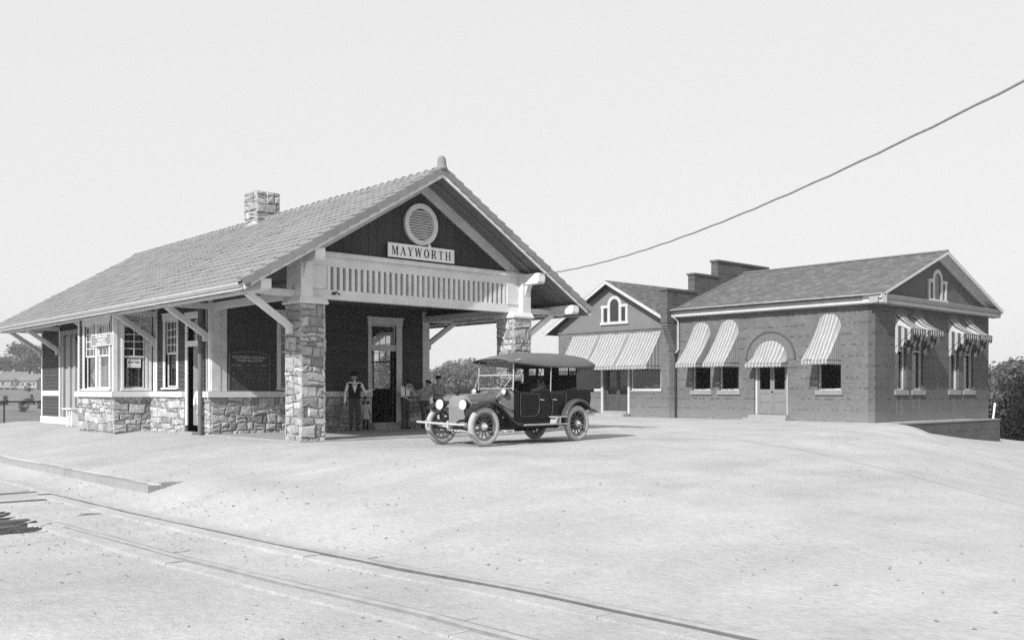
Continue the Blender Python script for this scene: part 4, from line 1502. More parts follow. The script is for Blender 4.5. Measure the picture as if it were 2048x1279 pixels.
# ------------------------------------------------------------------ the brick buildings across the yard
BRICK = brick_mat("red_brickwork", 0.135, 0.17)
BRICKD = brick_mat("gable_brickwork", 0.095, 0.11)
STUCCO = M("stucco_render", 0.17, 0.9, 0.12, 1.5, 0.3, 40, fine=0.1)
STUCCO_D = M("grey_stucco_tympanum", 0.105, 0.9, 0.14, 1.5, 0.3, 40, fine=0.1)
SILLM = M("sandstone_sill", 0.24, 0.9, 0.15, 4.0, 0.4, 40, 0.05)
DOORP = M("grey_door_paint", 0.20, 0.6, 0.1, 3.0, 0.1, 30)
ST_A = M("awning_cloth_white", 0.46, 0.9, 0.16, 5.0, fine=0.06)
ST_B = M("awning_cloth_stripe", 0.27, 0.9, 0.10, 5.0, fine=0.06)
ST_D = M("awning_cloth_dark_stripe", 0.09, 0.9, 0.10, 5.0, fine=0.06)
for m in (ST_A, ST_B, ST_D):
    n, l = m.node_tree.nodes, m.node_tree.links
    tl = n.new("ShaderNodeBsdfTranslucent")
    l.new(n["Principled BSDF"].inputs["Base Color"].links[0].from_socket, tl.inputs[0])
    mx = n.new("ShaderNodeMixShader"); mx.inputs[0].default_value = 0.22
    l.new(n["Principled BSDF"].outputs[0], mx.inputs[1]); l.new(tl.outputs[0], mx.inputs[2])
    l.new(mx.outputs[0], n["Material Output"].inputs[0])

def shingle_mat():
    m = M("slate_shingles", 0.145, 0.8, 0.14, 1.2, 0.3, 30, fine=0.1, fscale=20)
    n, l = m.node_tree.nodes, m.node_tree.links
    b = n["Principled BSDF"]
    src = b.inputs["Base Color"].links[0].from_socket
    geo = n.new("ShaderNodeNewGeometry")
    cr = n.new("ShaderNodeValToRGB")
    e = cr.color_ramp.elements
    e[0].position, e[0].color = 0.0, (0.86, 0.86, 0.86, 1)
    e[1].position, e[1].color = 0.80, (1.08, 1.08, 1.08, 1)
    q = e.new(0.9); q.color = (1.4, 1.4, 1.4, 1)
    l.new(geo.outputs["Random Per Island"], cr.inputs[0])
    mul = n.new("ShaderNodeVectorMath"); mul.operation = 'MULTIPLY'
    l.new(src, mul.inputs[0]); l.new(cr.outputs[0], mul.inputs[1])
    l.new(mul.outputs[0], b.inputs["Base Color"])
    return m
SHINGLE = shingle_mat()

def arch_pts(a0, a1, zs, n=14):
    c, r = (a0 + a1) / 2, (a1 - a0) / 2
    return [(c - r * math.cos(math.pi * k / n), zs + r * math.sin(math.pi * k / n)) for k in range(n + 1)]
def fprism(b, F, poly, d0, d1):
    O = Vector(F(0, 0, 0))
    ex, ey, ed = Vector(F(1, 0, 0)) - O, Vector((0, 0, 1)), Vector(F(0, 1, 0)) - O
    b.prism(poly, O + ed * d0, ex, ey, ed * (d1 - d0))
def arch_wall(b, F, a0, a1, z0, z1, thick, holes):
    """holes: (a0, a1, zbottom, zspring, arched)"""
    xs = sorted(set([a0, a1] + [h[0] for h in holes] + [h[1] for h in holes]))
    for p, q in zip(xs, xs[1:]):
        mid = (p + q) / 2
        hit = [h for h in holes if h[0] <= mid <= h[1]]
        if not hit:
            fbox(b, F, p, 0, z0, q, -thick, z1); continue
        h = hit[0]
        if h[2] > z0: fbox(b, F, p, 0, z0, q, -thick, h[2])
        if h[4]:
            fprism(b, F, [(p, z1)] + arch_pts(p, q, h[3]) + [(q, z1)], 0, -thick)
        elif h[3] < z1:
            fbox(b, F, p, 0, h[3], q, -thick, z1)
def arch_ring(b, F, a0, a1, zs, w, d0, d1, n=14, legs=0.0):
    i, o = arch_pts(a0, a1, zs, n), arch_pts(a0 - w, a1 + w, zs, n)
    for k in range(n):
        fprism(b, F, [i[k], i[k + 1], o[k + 1], o[k]], d0, d1)
    if legs:
        fbox(b, F, a0 - w, d0, zs - legs, a0, d1, zs); fbox(b, F, a1, d0, zs - legs, a1 + w, d1, zs)

def arched_window(parent, F, a0, a1, z0, zs):
    b = MB(); w = 0.06
    fbox(b, F, a0, -0.12, z0, a0 + w, -0.22, zs); fbox(b, F, a1 - w, -0.12, z0, a1, -0.22, zs)
    fbox(b, F, a0 + w, -0.12, z0, a1 - w, -0.22, z0 + 0.07)
    zm = z0 + (zs + 0.5 - z0) * 0.5
    fbox(b, F, a0 + w, -0.13, zm, a1 - w, -0.21, zm + 0.06)
    arch_ring(b, F, a0 + w, a1 - w, zs, w, -0.12, -0.22)
    o = obj("window", b, HTRIM, parent)
    b = MB(); fbox(b, F, a0 + w, -0.165, z0 + 0.07, a1 - w, -0.17, zm); obj("pane", b, GLASS, o)
    b = MB(); fprism(b, F, [(a0 + w, zm + 0.06)] + arch_pts(a0 + w, a1 - w, zs) + [(a1 - w, zm + 0.06)], -0.165, -0.17); obj("pane", b, GLASS, o)
    b = MB(); fbox(b, F, a0 - 0.10, 0.07, z0 - 0.2, a1 + 0.10, -0.22, z0 - 0.002); obj("sill", b, SILLM, parent)
    b = MB(); arch_ring(b, F, a0, a1, zs, 0.23, 0.0, 0.012); obj("brick_arch", b, M("arch_brick", 0.13, 0.9, 0.25, 9.0, 0.4, 40), parent)
    return o

HTRIM = M("hall_trim_paint", 0.48, 0.6, 0.12, 2.5, 0.1, 40, fine=0.05, stain=0.1)
def palladian(parent, F, c, z0, hw, mat=HTRIM):
    """three light window: tall round-headed light between two low square ones"""
    b = MB()
    m_, s_ = 0.30, 0.26
    x0, x1 = c - m_ - s_ - 0.36, c + m_ + s_ + 0.36
    hlow, hs = 0.72, 0.86
    fbox(b, F, x0 - 0.04, 0.09, z0 - 0.14, x1 + 0.04, -0.06, z0)
    for s in (-1, 1):
        A = sorted([c + s * (m_ + 0.17), c + s * (m_ + 0.17 + s_ + 0.02)])
        E = sorted([c + s * m_, c + s * (m_ + 0.17)])
        G = sorted([A[0] if s < 0 else A[1], (A[0] if s < 0 else A[1]) + s * 0.15])
        fbox(b, F, E[0], 0.06, z0, E[1], -0.06, z0 + hs)
        fbox(b, F, G[0], 0.06, z0, G[1], -0.06, z0 + hlow)
        fbox(b, F, min(A[0], G[0]) - 0.02, 0.075, z0 + hlow, max(A[1], G[1]) + 0.02, -0.06, z0 + hlow + 0.14)
    arch_ring(b, F, c - m_, c + m_, z0 + hs, 0.17, 0.06, -0.06)
    w = obj("window", b, mat, parent)
    DK = M("attic_pane_dark", 0.03, 0.15, 0.1, 3.0, spec=0.5)
    b = MB(); fprism(b, F, [(c - m_, z0)] + arch_pts(c - m_, c + m_, z0 + hs) + [(c + m_, z0)], 0.015, -0.02); obj("pane", b, DK, w)
    for s in (-1, 1):
        A = sorted([c + s * (m_ + 0.17), c + s * (m_ + 0.17 + s_ + 0.02)])
        b = MB(); fbox(b, F, A[0], 0.015, z0, A[1], -0.02, z0 + hlow); obj("pane", b, DK, w)
    return w

def awning(label, F, a0, a1, zs, zw, zf, proj, group, arched=True, ncol=15, val=0.19, seams=(), seed=1, spread=0.05, ncheek=None, cloth=None):
    r = random.Random(seed)
    c = (a0 + a1) / 2
    t = thing("awning", label, "awning", F(c, 0, zf), group=group)
    b = MB(); NR = 6
    W = a1 - a0
    def ph(x, y): return 0.045 * mnoise.noise(Vector((x * 1.9, y * 3.1, seed * 3.3))) + 0.02 * mnoise.noise(Vector((x * 6.0, y * 2.0, seed * 1.3)))
    rows = []
    for j in range(NR + 1):
        s = j / NR
        row = []
        for i in range(ncol + 1):
            q = i / ncol
            a = a0 + W * q
            rr = W / 2
            ztop = zs + (math.sqrt(max(0, rr * rr - (a - c) ** 2)) if arched else 0.0)
            af = c + (a - c) * (1 + spread * s)
            d = 0.01 + proj * (s ** 1.05)
            z = ztop + (zf - ztop) * s - 0.05 * math.sin(math.pi * s)
            if seams:
                z -= 0.02 * abs(math.sin(math.pi * q * len(seams)))
            row.append(F(af, d + ph(a, s) * (0.3 + s), z + ph(a + 7, s)))
        rows.append(row)
    vs = [p for rw_ in rows for p in rw_]
    n1 = ncol + 1
    for i in range(ncol):
        b.cur = i % 2
        for j in range(NR):
            b.f.append((j * n1 + i, j * n1 + i + 1, (j + 1) * n1 + i + 1, (j + 1) * n1 + i)); b.mi.append(i % 2)
    b.v = [tuple(p) for p in vs]
    # cheeks
    nc = max(4, int(proj / (W / ncol) + 0.5)) if not seams else 9
    if ncheek: nc = ncheek
    for side in (0, 1):
        for k in range(nc):
            b.cur = (k + (0 if ncol % 2 == 0 else side)) % 2
            pts = []
            for q in (k / nc, (k + 1) / nc):
                d = 0.01 + proj * (q ** 1.0)
                sf = q
                a = (a0 if side == 0 else a1)
                a = c + (a - c) * (1 + spread * sf)
                zt = zs + (zf - zs) * (q ** (1 / 1.05)) - 0.05 * math.sin(math.pi * q)
                zb = zw + (zf - zw) * q
                pts.append((F(a, d, max(zt, zb)), F(a, d, zb)))
            b.add([pts[0][0], pts[1][0], pts[1][1], pts[0][1]], [(0, 1, 2, 3)])
    cloth = cloth or [ST_A, ST_B]
    obj("canopy", b, cloth, t)
    # scalloped valance along the front and the two cheeks
    b = MB()
    scoop = 0.5 if ncheek else 0.68
    def scal(P, Q, n, drop, k0):
        P, Q = Vector(P), Vector(Q)
        for k in range(n):
            b.cur = (k + k0) % 2
            sub = 4
            vs = []
            wob = r.uniform(-0.03, 0.03)
            for q in range(sub + 1):
                f = (k + q / sub) / n
                p = P.lerp(Q, f)
                dz = drop * (scoop + (1 - scoop) * math.sin(math.pi * q / sub))
                out = (Vector(F(0, 1, 0)) - Vector(F(0, 0, 0))) * (wob * math.sin(math.pi * q / sub))
                vs += [p, p + Vector((0, 0, -dz)) + out]
            b.add(vs, [(2 * q, 2 * q + 1, 2 * q + 3, 2 * q + 2) for q in range(sub)])
    aL, aR = c - W / 2 * (1 + spread), c + W / 2 * (1 + spread)
    scal(F(aL, 0.01 + proj, zf), F(aR, 0.01 + proj, zf), ncol, val, 0)
    scal(F(a0, 0.01, zw), F(aL, 0.01 + proj, zf), nc, val, 0)
    scal(F(a1, 0.01, zw), F(aR, 0.01 + proj, zf), nc, val, 0)
    obj("valance", b, cloth, t)
    b = MB(); b.tube([F(a0, 0.0, zw), F(aL, proj, zf - 0.005), F(aR, proj, zf - 0.005), F(a1, 0.0, zw)], 0.013, 6)
    obj("frame_rod", b, IRON, t)
    for s in seams[1:]:
        b = MB(); a = a0 + W * s
        b.tube([F(a, 0.03, zs - 0.02), F(a, 0.03 + proj * 0.5, (zs + zf) / 2 - 0.07), F(a, proj + 0.02, zf + 0.01)], 0.016, 6); obj("seam_rod", b, ST_B, t)
    return t

# --- the bank-like hall with a pediment
XL, XR, YF, YB = 24.71, 35.86, -2.21, 7.87
bk = thing("brick_building", "brick building with a pediment gable, slate roof and arched awning-shaded windows", "building", ((XL + XR) / 2, (YF + YB) / 2, 0))
WL, WF = F_left(XL), F_front(YF)
lw_h = [(5.86, 6.90, 1.32, 4.00, True), (4.30, 5.36, 1.32, 4.00, True), (1.79, 3.48, 0.25, 2.68, True), (-0.72, 0.34, 1.32, 4.00, True)]
b = MB(); arch_wall(b, WL, YF + 0.30, YB, -0.5, 4.86, 0.3, lw_h)
wall_l = obj("wall", b, BRICK, bk)
gf_h = [(26.42, 27.40, 1.32, 4.08, True), (27.95, 28.97, 1.32, 4.08, True), (31.50, 32.52, 1.32, 4.08, True), (33.06, 34.12, 1.32, 4.08, True)]
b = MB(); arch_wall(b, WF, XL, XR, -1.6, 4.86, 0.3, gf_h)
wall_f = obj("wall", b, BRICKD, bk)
b = MB(); b.box(XR - 0.3, YF + 0.3, -1.6, XR, YB, 4.86); obj("wall", b, BRICK, bk)
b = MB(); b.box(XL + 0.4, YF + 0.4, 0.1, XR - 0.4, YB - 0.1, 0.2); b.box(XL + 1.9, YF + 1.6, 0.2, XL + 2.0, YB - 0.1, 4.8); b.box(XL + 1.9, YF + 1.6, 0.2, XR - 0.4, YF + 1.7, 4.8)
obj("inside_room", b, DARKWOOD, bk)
for h in (lw_h[0], lw_h[1], lw_h[3]): arched_window(wall_l, WL, h[0], h[1], h[2], h[3])
for h in gf_h: arched_window(wall_f, WF, h[0], h[1], h[2], h[3])
# arched double door
b = MB()
fbox(b, WL, 1.79, -0.10, 0.25, 1.89, -0.22, 2.68); fbox(b, WL, 3.38, -0.10, 0.25, 3.48, -0.22, 2.68)
fbox(b, WL, 1.89, -0.10, 2.52, 3.38, -0.22, 2.62); arch_ring(b, WL, 1.89, 3.38, 2.68, 0.10, -0.10, -0.22)
drf = obj("door_frame", b, HTRIM, bk)
b = MB(); fprism(b, WL, [(1.89, 2.62)] + arch_pts(1.89, 3.38, 2.68) + [(3.38, 2.62)], -0.15, -0.155); obj("fanlight", b, GLASS, drf)
for a0, a1 in ((1.90, 2.63), (2.64, 3.37)):
    b = MB()
    fbox(b, WL, a0, -0.13, 0.26, a0 + 0.10, -0.18, 2.51); fbox(b, WL, a1 - 0.10, -0.13, 0.26, a1, -0.18, 2.51)
    for z0, z1 in ((0.26, 0.46), (0.80, 0.86), (1.18, 1.36), (2.40, 2.51)): fbox(b, WL, a0 + 0.10, -0.13, z0, a1 - 0.10, -0.18, z1)
    fbox(b, WL, a0 + 0.10, -0.15, 0.46, a1 - 0.10, -0.17, 0.80); fbox(b, WL, a0 + 0.10, -0.15, 0.86, a1 - 0.10, -0.17, 1.18)
    dd = obj("door", b, DOORP, bk)
    b = MB(); fbox(b, WL, a0 + 0.10, -0.15, 1.36, a1 - 0.10, -0.155, 2.40); obj("pane", b, GLASS, dd)
    b = MB(); b.ball(WL(2.66 if a0 > 2 else 2.60, -0.10, 1.25), 0.03); obj("handle", b, IRON, dd)
b = MB(); fbox(b, WL, 1.55, 0.55, -0.4, 3.75, 0.0, 0.10); fbox(b, WL, 1.68, 0.3, 0.10, 3.60, -0.22, 0.24)
obj("door_step", b, CONCRETE, bk)
b = MB(); arch_ring(b, WL, 1.79, 3.48, 2.66, 0.36, 0.0, 0.03, 22); obj("brick_arch", b, M("arch_brick", 0.14, 0.9, 0.25, 9.0, 0.4, 40), bk)
b = MB(); arch_ring(b, WL, 1.43, 3.84, 2.66, 0.045, 0.0, 0.07, 26); obj("hood_mould", b, M("hood_brick", 0.09, 0.9, 0.2, 9.0), bk)
# cornice, gutter
CN = M("cornice_paint", 0.52, 0.6, 0.12, 2.0, 0.1, 30, fine=0.05)
prof = [(0.0, 4.80), (0.33, 4.81), (0.36, 4.83), (0.38, 4.965), (0.36, 4.975), (0.36, 4.995), (0.40, 5.0), (0.46, 5.15), (0.46, 5.17), (0.0, 5.17)]
b = MB()
b.prism([(-d, z) for d, z in prof], (XL, YF - 0.50, 0), (1, 0, 0), (0, 0, 1), (0, YB - YF + 0.50, 0))
cor = obj("cornice", b, CN, bk)
b = MB(); b.prism([(-d, z - 0.003) for d, z in prof], (XL - 0.50, YF, 0), (0, 1, 0), (0, 0, 1), (XR - XL + 1.0, 0, 0))
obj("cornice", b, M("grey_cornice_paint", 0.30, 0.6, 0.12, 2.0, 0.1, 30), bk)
b = MB(); b.box(XL - 0.475, YF - 0.505, 5.0, XL - 0.2, YF - 0.30, 5.165); obj("cornice_return", b, CN, bk)
# pediment
AX, AZ = 30.28, 7.40
def hall_top(u): return AZ - 0.377 * abs(u - AX)
b = MB(); b.prism([(XL, 5.17), (XR, 5.17), (AX, hall_top(AX) - 0.12)], (0, YF, 0), (1, 0, 0), (0, 0, 1), (0, 0.25, 0))
ped = obj("pediment_wall", b, STUCCO_D, bk)
palladian(ped, F_front(YF), AX, 5.32, 1.0)
b = MB()
for s_ in (-1, 1):
    e = AX + s_ * 6.06
    b.prism([(e, hall_top(e)), (AX, hall_top(AX)), (AX, hall_top(AX) - 0.13), (e, hall_top(e) - 0.13)], (0, YF - 0.50, 0), (1, 0, 0), (0, 0, 1), (0, 0.06, 0))
    b.prism([(e, hall_top(e) - 0.02), (AX, hall_top(AX) - 0.02), (AX, hall_top(AX) - 0.07), (e, hall_top(e) - 0.07)], (0, YF - 0.44, 0), (1, 0, 0), (0, 0, 1), (0, 0.44, 0))
    b.prism([(e - s_ * .3, hall_top(e - s_ * .3) - 0.072), (AX, hall_top(AX) - 0.072), (AX, hall_top(AX) - 0.26), (e - s_ * .3, hall_top(e - s_ * .3) - 0.26)], (0, YF - 0.12, 0), (1, 0, 0), (0, 0, 1), (0, 0.119, 0))
obj("raking_cornice", b, CN, bk)
# slate roof
b = MB()
b.prism([(AX - 6.08, hall_top(AX - 6.08) - 0.02), (AX, AZ - 0.02), (AX + 6.08, hall_top(AX + 6.08) - 0.02), (AX + 6.08, hall_top(AX + 6.08) - 0.08), (AX, AZ - 0.08), (AX - 6.08, hall_top(AX - 6.08) - 0.08)],
        (0, YF + 0.3, 0), (1, 0, 0), (0, 0, 1), (0, YB - YF - 0.32, 0))
rf = obj("roof", b, DARKWOOD, bk)
def shingles(parent, base, sdir, along, length, slope_len, expo, w, seed, skip=None):
    r = random.Random(seed)
    sdir, along = Vector(sdir).normalized(), Vector(along).normalized()
    nn = sdir.cross(along)
    if nn.z < 0: nn = -nn
    base = Vector(base)
    b = MB()
    rows = int(slope_len / expo)
    for i in range(rows + 1):
        x = -w * (0.5 if i % 2 else 0.0) - r.uniform(0, 0.03)
        while x < length:
            ww = w * r.uniform(0.8, 1.2)
            x0, x1 = max(0, x + 0.004), min(length, x + ww - 0.004)
            if x1 - x0 > 0.03:
                s0 = i * expo - r.uniform(0, 0.015)
                s1 = min(slope_len, s0 + expo * 1.25)
                h0 = 0.026 + r.uniform(0, 0.012)
                P = lambda a, s, h: base + along * a + sdir * s + nn * h
                b.add([P(x0, s0, h0), P(x1, s0, h0), P(x1, s1, 0.008), P(x0, s1, 0.008), P(x0, s0, 0), P(x1, s0, 0)],
                      [(0, 1, 2, 3), (4, 5, 1, 0), (4, 0, 3), (5, 2, 1)])
            x += ww
    o = obj("shingles", b, SHINGLE, parent)
    o["kind"] = "stuff"
hl = math.hypot(6.10, 6.10 * 0.377)
shingles(rf, (AX - 6.10, YF - 0.50, hall_top(AX - 6.10)), (1, 0, 0.377), (0, 1, 0), YB - YF + 0.48, hl, 0.165, 0.26, 5)
shingles(rf, (AX + 6.10, YF - 0.50, hall_top(AX + 6.10)), (-1, 0, 0.377), (0, 1, 0), YB - YF + 0.48, hl, 0.26, 0.30, 6)
b = MB(); b.prism([(-0.14, -0.02), (0, 0.06), (0.14, -0.02), (0, 0.03)], (AX, YF - 0.5, AZ + 0.02), (1, 0, 0), (0, 0, 1), (0, YB - YF + 0.48, 0)); obj("ridge_cap", b, M("ridge_slate", 0.16, 0.8, 0.1, 3.0), rf)
# stepped parapet on the party wall, corbelled out over the yard
pw = thing("stepped_parapet", "stepped brick parapet wall with corbelled end between the two brick buildings", "parapet wall", (30, YB + 0.2, 0))
b = MB()
y0, y1 = YB + 0.002, YB + 0.40
for x0, x1, z in ((24.03, 26.16, 6.10), (26.16, 28.05, 7.0), (28.05, 32.55, 7.82), (32.55, 34.4, 7.0), (34.4, 36.5, 6.10)):
    b.box(x0, y0, 4.52, x1, y1, z)
b.box(24.72, y0, 0.0, 36.0, y1, 4.52)
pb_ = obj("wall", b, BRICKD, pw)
b = MB()
for x0, x1, z in ((23.97, 26.22, 6.10), (26.10, 28.11, 7.0), (27.99, 32.61, 7.82), (32.49, 34.46, 7.0), (34.34, 36.56, 6.10)):
    b.box(x0, y0 - 0.05, z, x1, y1 + 0.05, z + 0.10)
obj("coping", b, M("dark_coping_brick", 0.10, 0.9, 0.2, 5.0, 0.3, 30), pw)
for k in range(11):
    z = 3.28 + k * 0.113
    b = MB(); b.box(24.66 - 0.063 * k, y0, z, 24.74, y1, z + 0.075); b.box(24.69 - 0.063 * k, y0 + 0.01, z + 0.075, 24.74, y1 - 0.01, z + 0.113)
    obj("corbel_brick", b, BRICK, pw)
# rainwater pipe
b = MB(); b.tube([(24.30, 7.72, 4.92), (24.32, 7.70, 4.78), (24.58, 7.66, 4.62), (24.61, 7.66, 4.4), (24.61, 7.66, 3.25), (24.61, 7.80, 3.12)], 0.045, 8)
b2 = obj("downpipe", b, METAL_GREY, bk)
b = MB(); b.lathe([(0.10, 0.0), (0.10, -0.08), (0.05, -0.2), (0.045, -3.1)], (24.60, 7.82, 3.12), n=10); obj("lower_pipe", b, IRON, b2)

LIME = M("lime_drip", 0.22, 0.95, 0.2, 9.0)
for a, z1, L in ((26.52, 1.0, 0.55), (26.98, 1.05, 0.75), (28.62, 1.08, 0.5), (28.02, 0.9, 0.35), (32.02, 1.05, 0.6), (33.9, 1.0, 0.5)):
    b = MB(); z = z1
    while z > z1 - L:
        w = rnd.uniform(0.012, 0.03); h = rnd.uniform(0.05, 0.16); x = a + rnd.uniform(-.008, .008)
        fbox(b, WF, x - w / 2, 0.003, z - h, x + w / 2, -0.02, z); z -= h
    obj("lime_streak", b, LIME, wall_f)

# --- the shop beside it
SY0, SY1 = YB + 0.402, 15.91
sh = thing("brick_shop", "brick shop with a plain stucco gable and small three-light attic window", "building", (30, 12.1, 0))
sh_h = [(8.80, 10.72, 1.32, 3.9, False), (10.96, 12.56, 0.28, 3.9, False), (12.78, 14.80, 1.32, 3.9, False)]
b = MB(); arch_wall(b, WL, SY0, SY1, -0.4, 4.42, 0.3, sh_h); wsh = obj("wall", b, BRICK, sh)
b = MB(); b.box(XL + 0.3, SY1 - 0.3, -0.4, XL + 14, SY1, 4.42); b.box(XL + 13.7, SY0, -0.4, XL + 14, SY1 - 0.3, 4.42); obj("wall", b, BRICK, sh)
b = MB(); b.box(XL + 0.4, SY0 + .1, 0.1, XL + 13.6, SY1 - 0.3, 0.26); b.box(XL + 2.4, SY0 + .1, 0.26, XL + 2.5, SY1 - 0.3, 4.3); b.box(XL + 0.35, SY0 + 0.05, 4.3, XL + 13.6, SY1 - 0.3, 4.38)
obj("inside_room", b, DARKWOOD, sh)
SA, SZ = 12.06, 6.92
def shop_top(v): return SZ - 0.545 * abs(v - SA)
b = MB(); b.prism([(SY0, 4.42), (SY1, 4.42), (SY1, shop_top(SY1) - 0.12), (SA, SZ - 0.12), (SY0, shop_top(SY0) - 0.12)], (XL + 0.012, 0, 0), (0, 1, 0), (0, 0, 1), (0.28, 0, 0))
gsh = obj("gable_wall", b, STUCCO, sh)
b = MB(); fbox(b, WL, SY0, 0.05, 4.36, SY1 + 0.05, 0.0, 4.44); obj("belt_course", b, STUCCO, sh)
palladian(gsh, F_left(XL + 0.012), 11.82, 4.84, 1.0)
b = MB()
for s_ in (-1, 1):
    e = SA + s_ * (4.55 if s_ > 0 else 3.63)
    b.prism([(e, shop_top(e)), (SA, SZ), (SA, SZ - 0.17), (e, shop_top(e) - 0.17)], (XL - 0.46, 0, 0), (0, 1, 0), (0, 0, 1), (0.05, 0, 0))
    b.prism([(e, shop_top(e) - 0.03), (SA, SZ - 0.03), (SA, SZ - 0.09), (e, shop_top(e) - 0.09)], (XL - 0.41, 0, 0), (0, 1, 0), (0, 0, 1), (0.42, 0, 0))
obj("bargeboard", b, HTRIM, sh)
b = MB(); b.prism([(SY0, shop_top(SY0) - 0.02), (SA, SZ - 0.02), (SA + 4.55, shop_top(SA + 4.55) - 0.02), (SA + 4.55, shop_top(SA + 4.55) - 0.10), (SA, SZ - 0.10), (SY0, shop_top(SY0) - 0.10)], (XL - 0.405, 0, 0), (0, 1, 0), (0, 0, 1), (14.7, 0, 0))
rs = obj("roof", b, DARKWOOD, sh)
nr = math.hypot(SA - SY0, (SA - SY0) * 0.545)
shingles(rs, (XL - 0.46, SY0, shop_top(SY0)), (0, 1, 0.545), (1, 0, 0), 14.7, nr, 0.165, 0.26, 8)
shingles(rs, (XL - 0.46, SA + 4.58, shop_top(SA + 4.58)), (0, -1, 0.545), (1, 0, 0), 14.7, math.hypot(4.58, 4.58 * 0.545), 0.26, 0.30, 9)
for a0, a1 in ((8.80, 10.72), (12.78, 14.80)):
    b = MB(); z0, z1 = 1.32, 3.9
    fbox(b, WL, a0, -0.06, z0, a0 + 0.07, -0.14, z1); fbox(b, WL, a1 - 0.07, -0.06, z0, a1, -0.14, z1); fbox(b, WL, a0 + .07, -0.06, z0, a1 - .07, -0.14, z0 + 0.08); fbox(b, WL, a0 + .07, -0.06, z1 - 0.08, a1 - .07, -0.14, z1)
    w = obj("window", b, TRIM_DULL, wsh)
    b = MB(); fbox(b, WL, a0 + .07, -0.10, z0 + .08, a1 - .07, -0.105, z1 - .08); obj("pane", b, GLASS, w)
    b = MB(); fbox(b, WL, a0 - 0.05, 0.05, z0 - 0.09, a1 + 0.05, -0.06, z0); obj("sill", b, SILLM, wsh)
b = MB(); fbox(b, WL, 9.0, -0.6, 1.3, 10.6, -1.0, 1.42); fbox(b, WL, 9.2, -0.62, 1.42, 9.8, -0.9, 1.62); fbox(b, WL, 9.9, -0.62, 1.42, 10.4, -0.9, 1.52)
obj("display_shelf", b, TRIM_DULL, sh)
for a in (10.80, 12.62):
    b = MB(); fbox(b, WL, a, 0.04, -0.02, a + 0.12, -0.10, 3.9); obj("door_post", b, HTRIM, sh)
for a0, a1 in ((10.97, 11.75), (11.77, 12.55)):
    b = MB()
    fbox(b, WL, a0, -0.20, 0.28, a0 + 0.10, -0.25, 2.75); fbox(b, WL, a1 - 0.10, -0.20, 0.28, a1, -0.25, 2.75)
    for z0, z1 in ((0.28, 0.50), (1.0, 1.12), (1.42, 1.52), (2.62, 2.75)): fbox(b, WL, a0 + .1, -0.20, z0, a1 - .1, -0.25, z1)
    fbox(b, WL, a0 + .1, -0.22, 0.5, a1 - .1, -0.235, 1.0)
    dd = obj("door", b, M("dark_shop_door", 0.075, 0.6, 0.15, 3.0), sh)
    b = MB(); fbox(b, WL, a0 + .1, -0.22, 1.12, a1 - .1, -0.225, 2.62); obj("pane", b, GLASS, dd)
b = MB(); fbox(b, WL, 10.96, -0.12, 2.75, 12.56, -0.25, 3.9); obj("door_head", b, TRIM_DULL, sh)
b = MB(); fbox(b, WL, 10.8, 0.5, -0.4, 12.75, -0.3, 0.14); fbox(b, WL, 10.97, 0.1, .14, 12.55, -0.3, 0.27); obj("door_step", b, CONCRETE, sh)

GA = "striped awnings over the windows of the brick buildings"
awning("long striped awning over the window beside the rainwater pipe and stepped parapet", WL, 5.84, 6.92, 3.98, 2.55, 2.55, 1.20, GA, seed=1)
awning("long striped awning over the window next to the arched double door, on its parapet side", WL, 4.28, 5.38, 3.98, 2.55, 2.55, 1.20, GA, seed=2)
awning("short round-headed striped awning over the arched double door", WL, 1.77, 3.50, 2.66, 2.50, 2.50, 0.62, GA, ncol=21, seed=3)
awning("long striped awning over the lone window between the arched double door and building corner", WL, -0.74, 0.36, 3.98, 2.55, 2.55, 1.20, GA, seed=4)
labs = ["half-raised striped awning on the pediment front, first from the lit brick corner", "half-raised striped awning on the pediment front, second from the lit brick corner",
        "half-raised striped awning on the pediment front, third from the lit brick corner", "half-raised striped awning on the pediment front, farthest from the lit brick corner"]
for k, h in enumerate(gf_h):
    awning(labs[k], WF, h[0] - 0.04, h[1] + 0.04, 4.04, 3.05, 3.84, 0.82, GA, seed=10 + k, spread=0.10, val=0.28, ncheek=6, ncol=11, cloth=[ST_A, ST_D])
awning("broad three-panel striped shop awning below the plain stucco gable", WL, 8.80, 14.85, 4.22, 2.52, 2.52, 1.15, GA, arched=False, ncol=60, seams=(0, 0.34, 0.67), seed=20, spread=0.0)

# low retaining wall in front of the pediment end, and a leaning stake on it
b = MB(); b.box(23.95, -3.62, -2.2, 33.55, -3.30, -0.02)
rwall = obj("retaining_wall", b, brick_mat("retaining_brickwork", 0.085, 0.11, 0.3, 0.0))
tag(rwall, "low brick retaining wall where the yard drops below the pediment front", "retaining wall")
b = MB(); b.box(23.85, -3.65, -0.02, 33.58, -3.27, 0.04)
obj("coping", b, SILLM, rwall)
b = MB(); b.bar((33.30, -3.42, -0.02), (33.52, -3.42, 0.74), 0.07, 0.07, up=(0, 1, 0))
tag(obj("stake", b, TRIM), "short white wooden stake leaning on the end of the low brick wall", "stake")

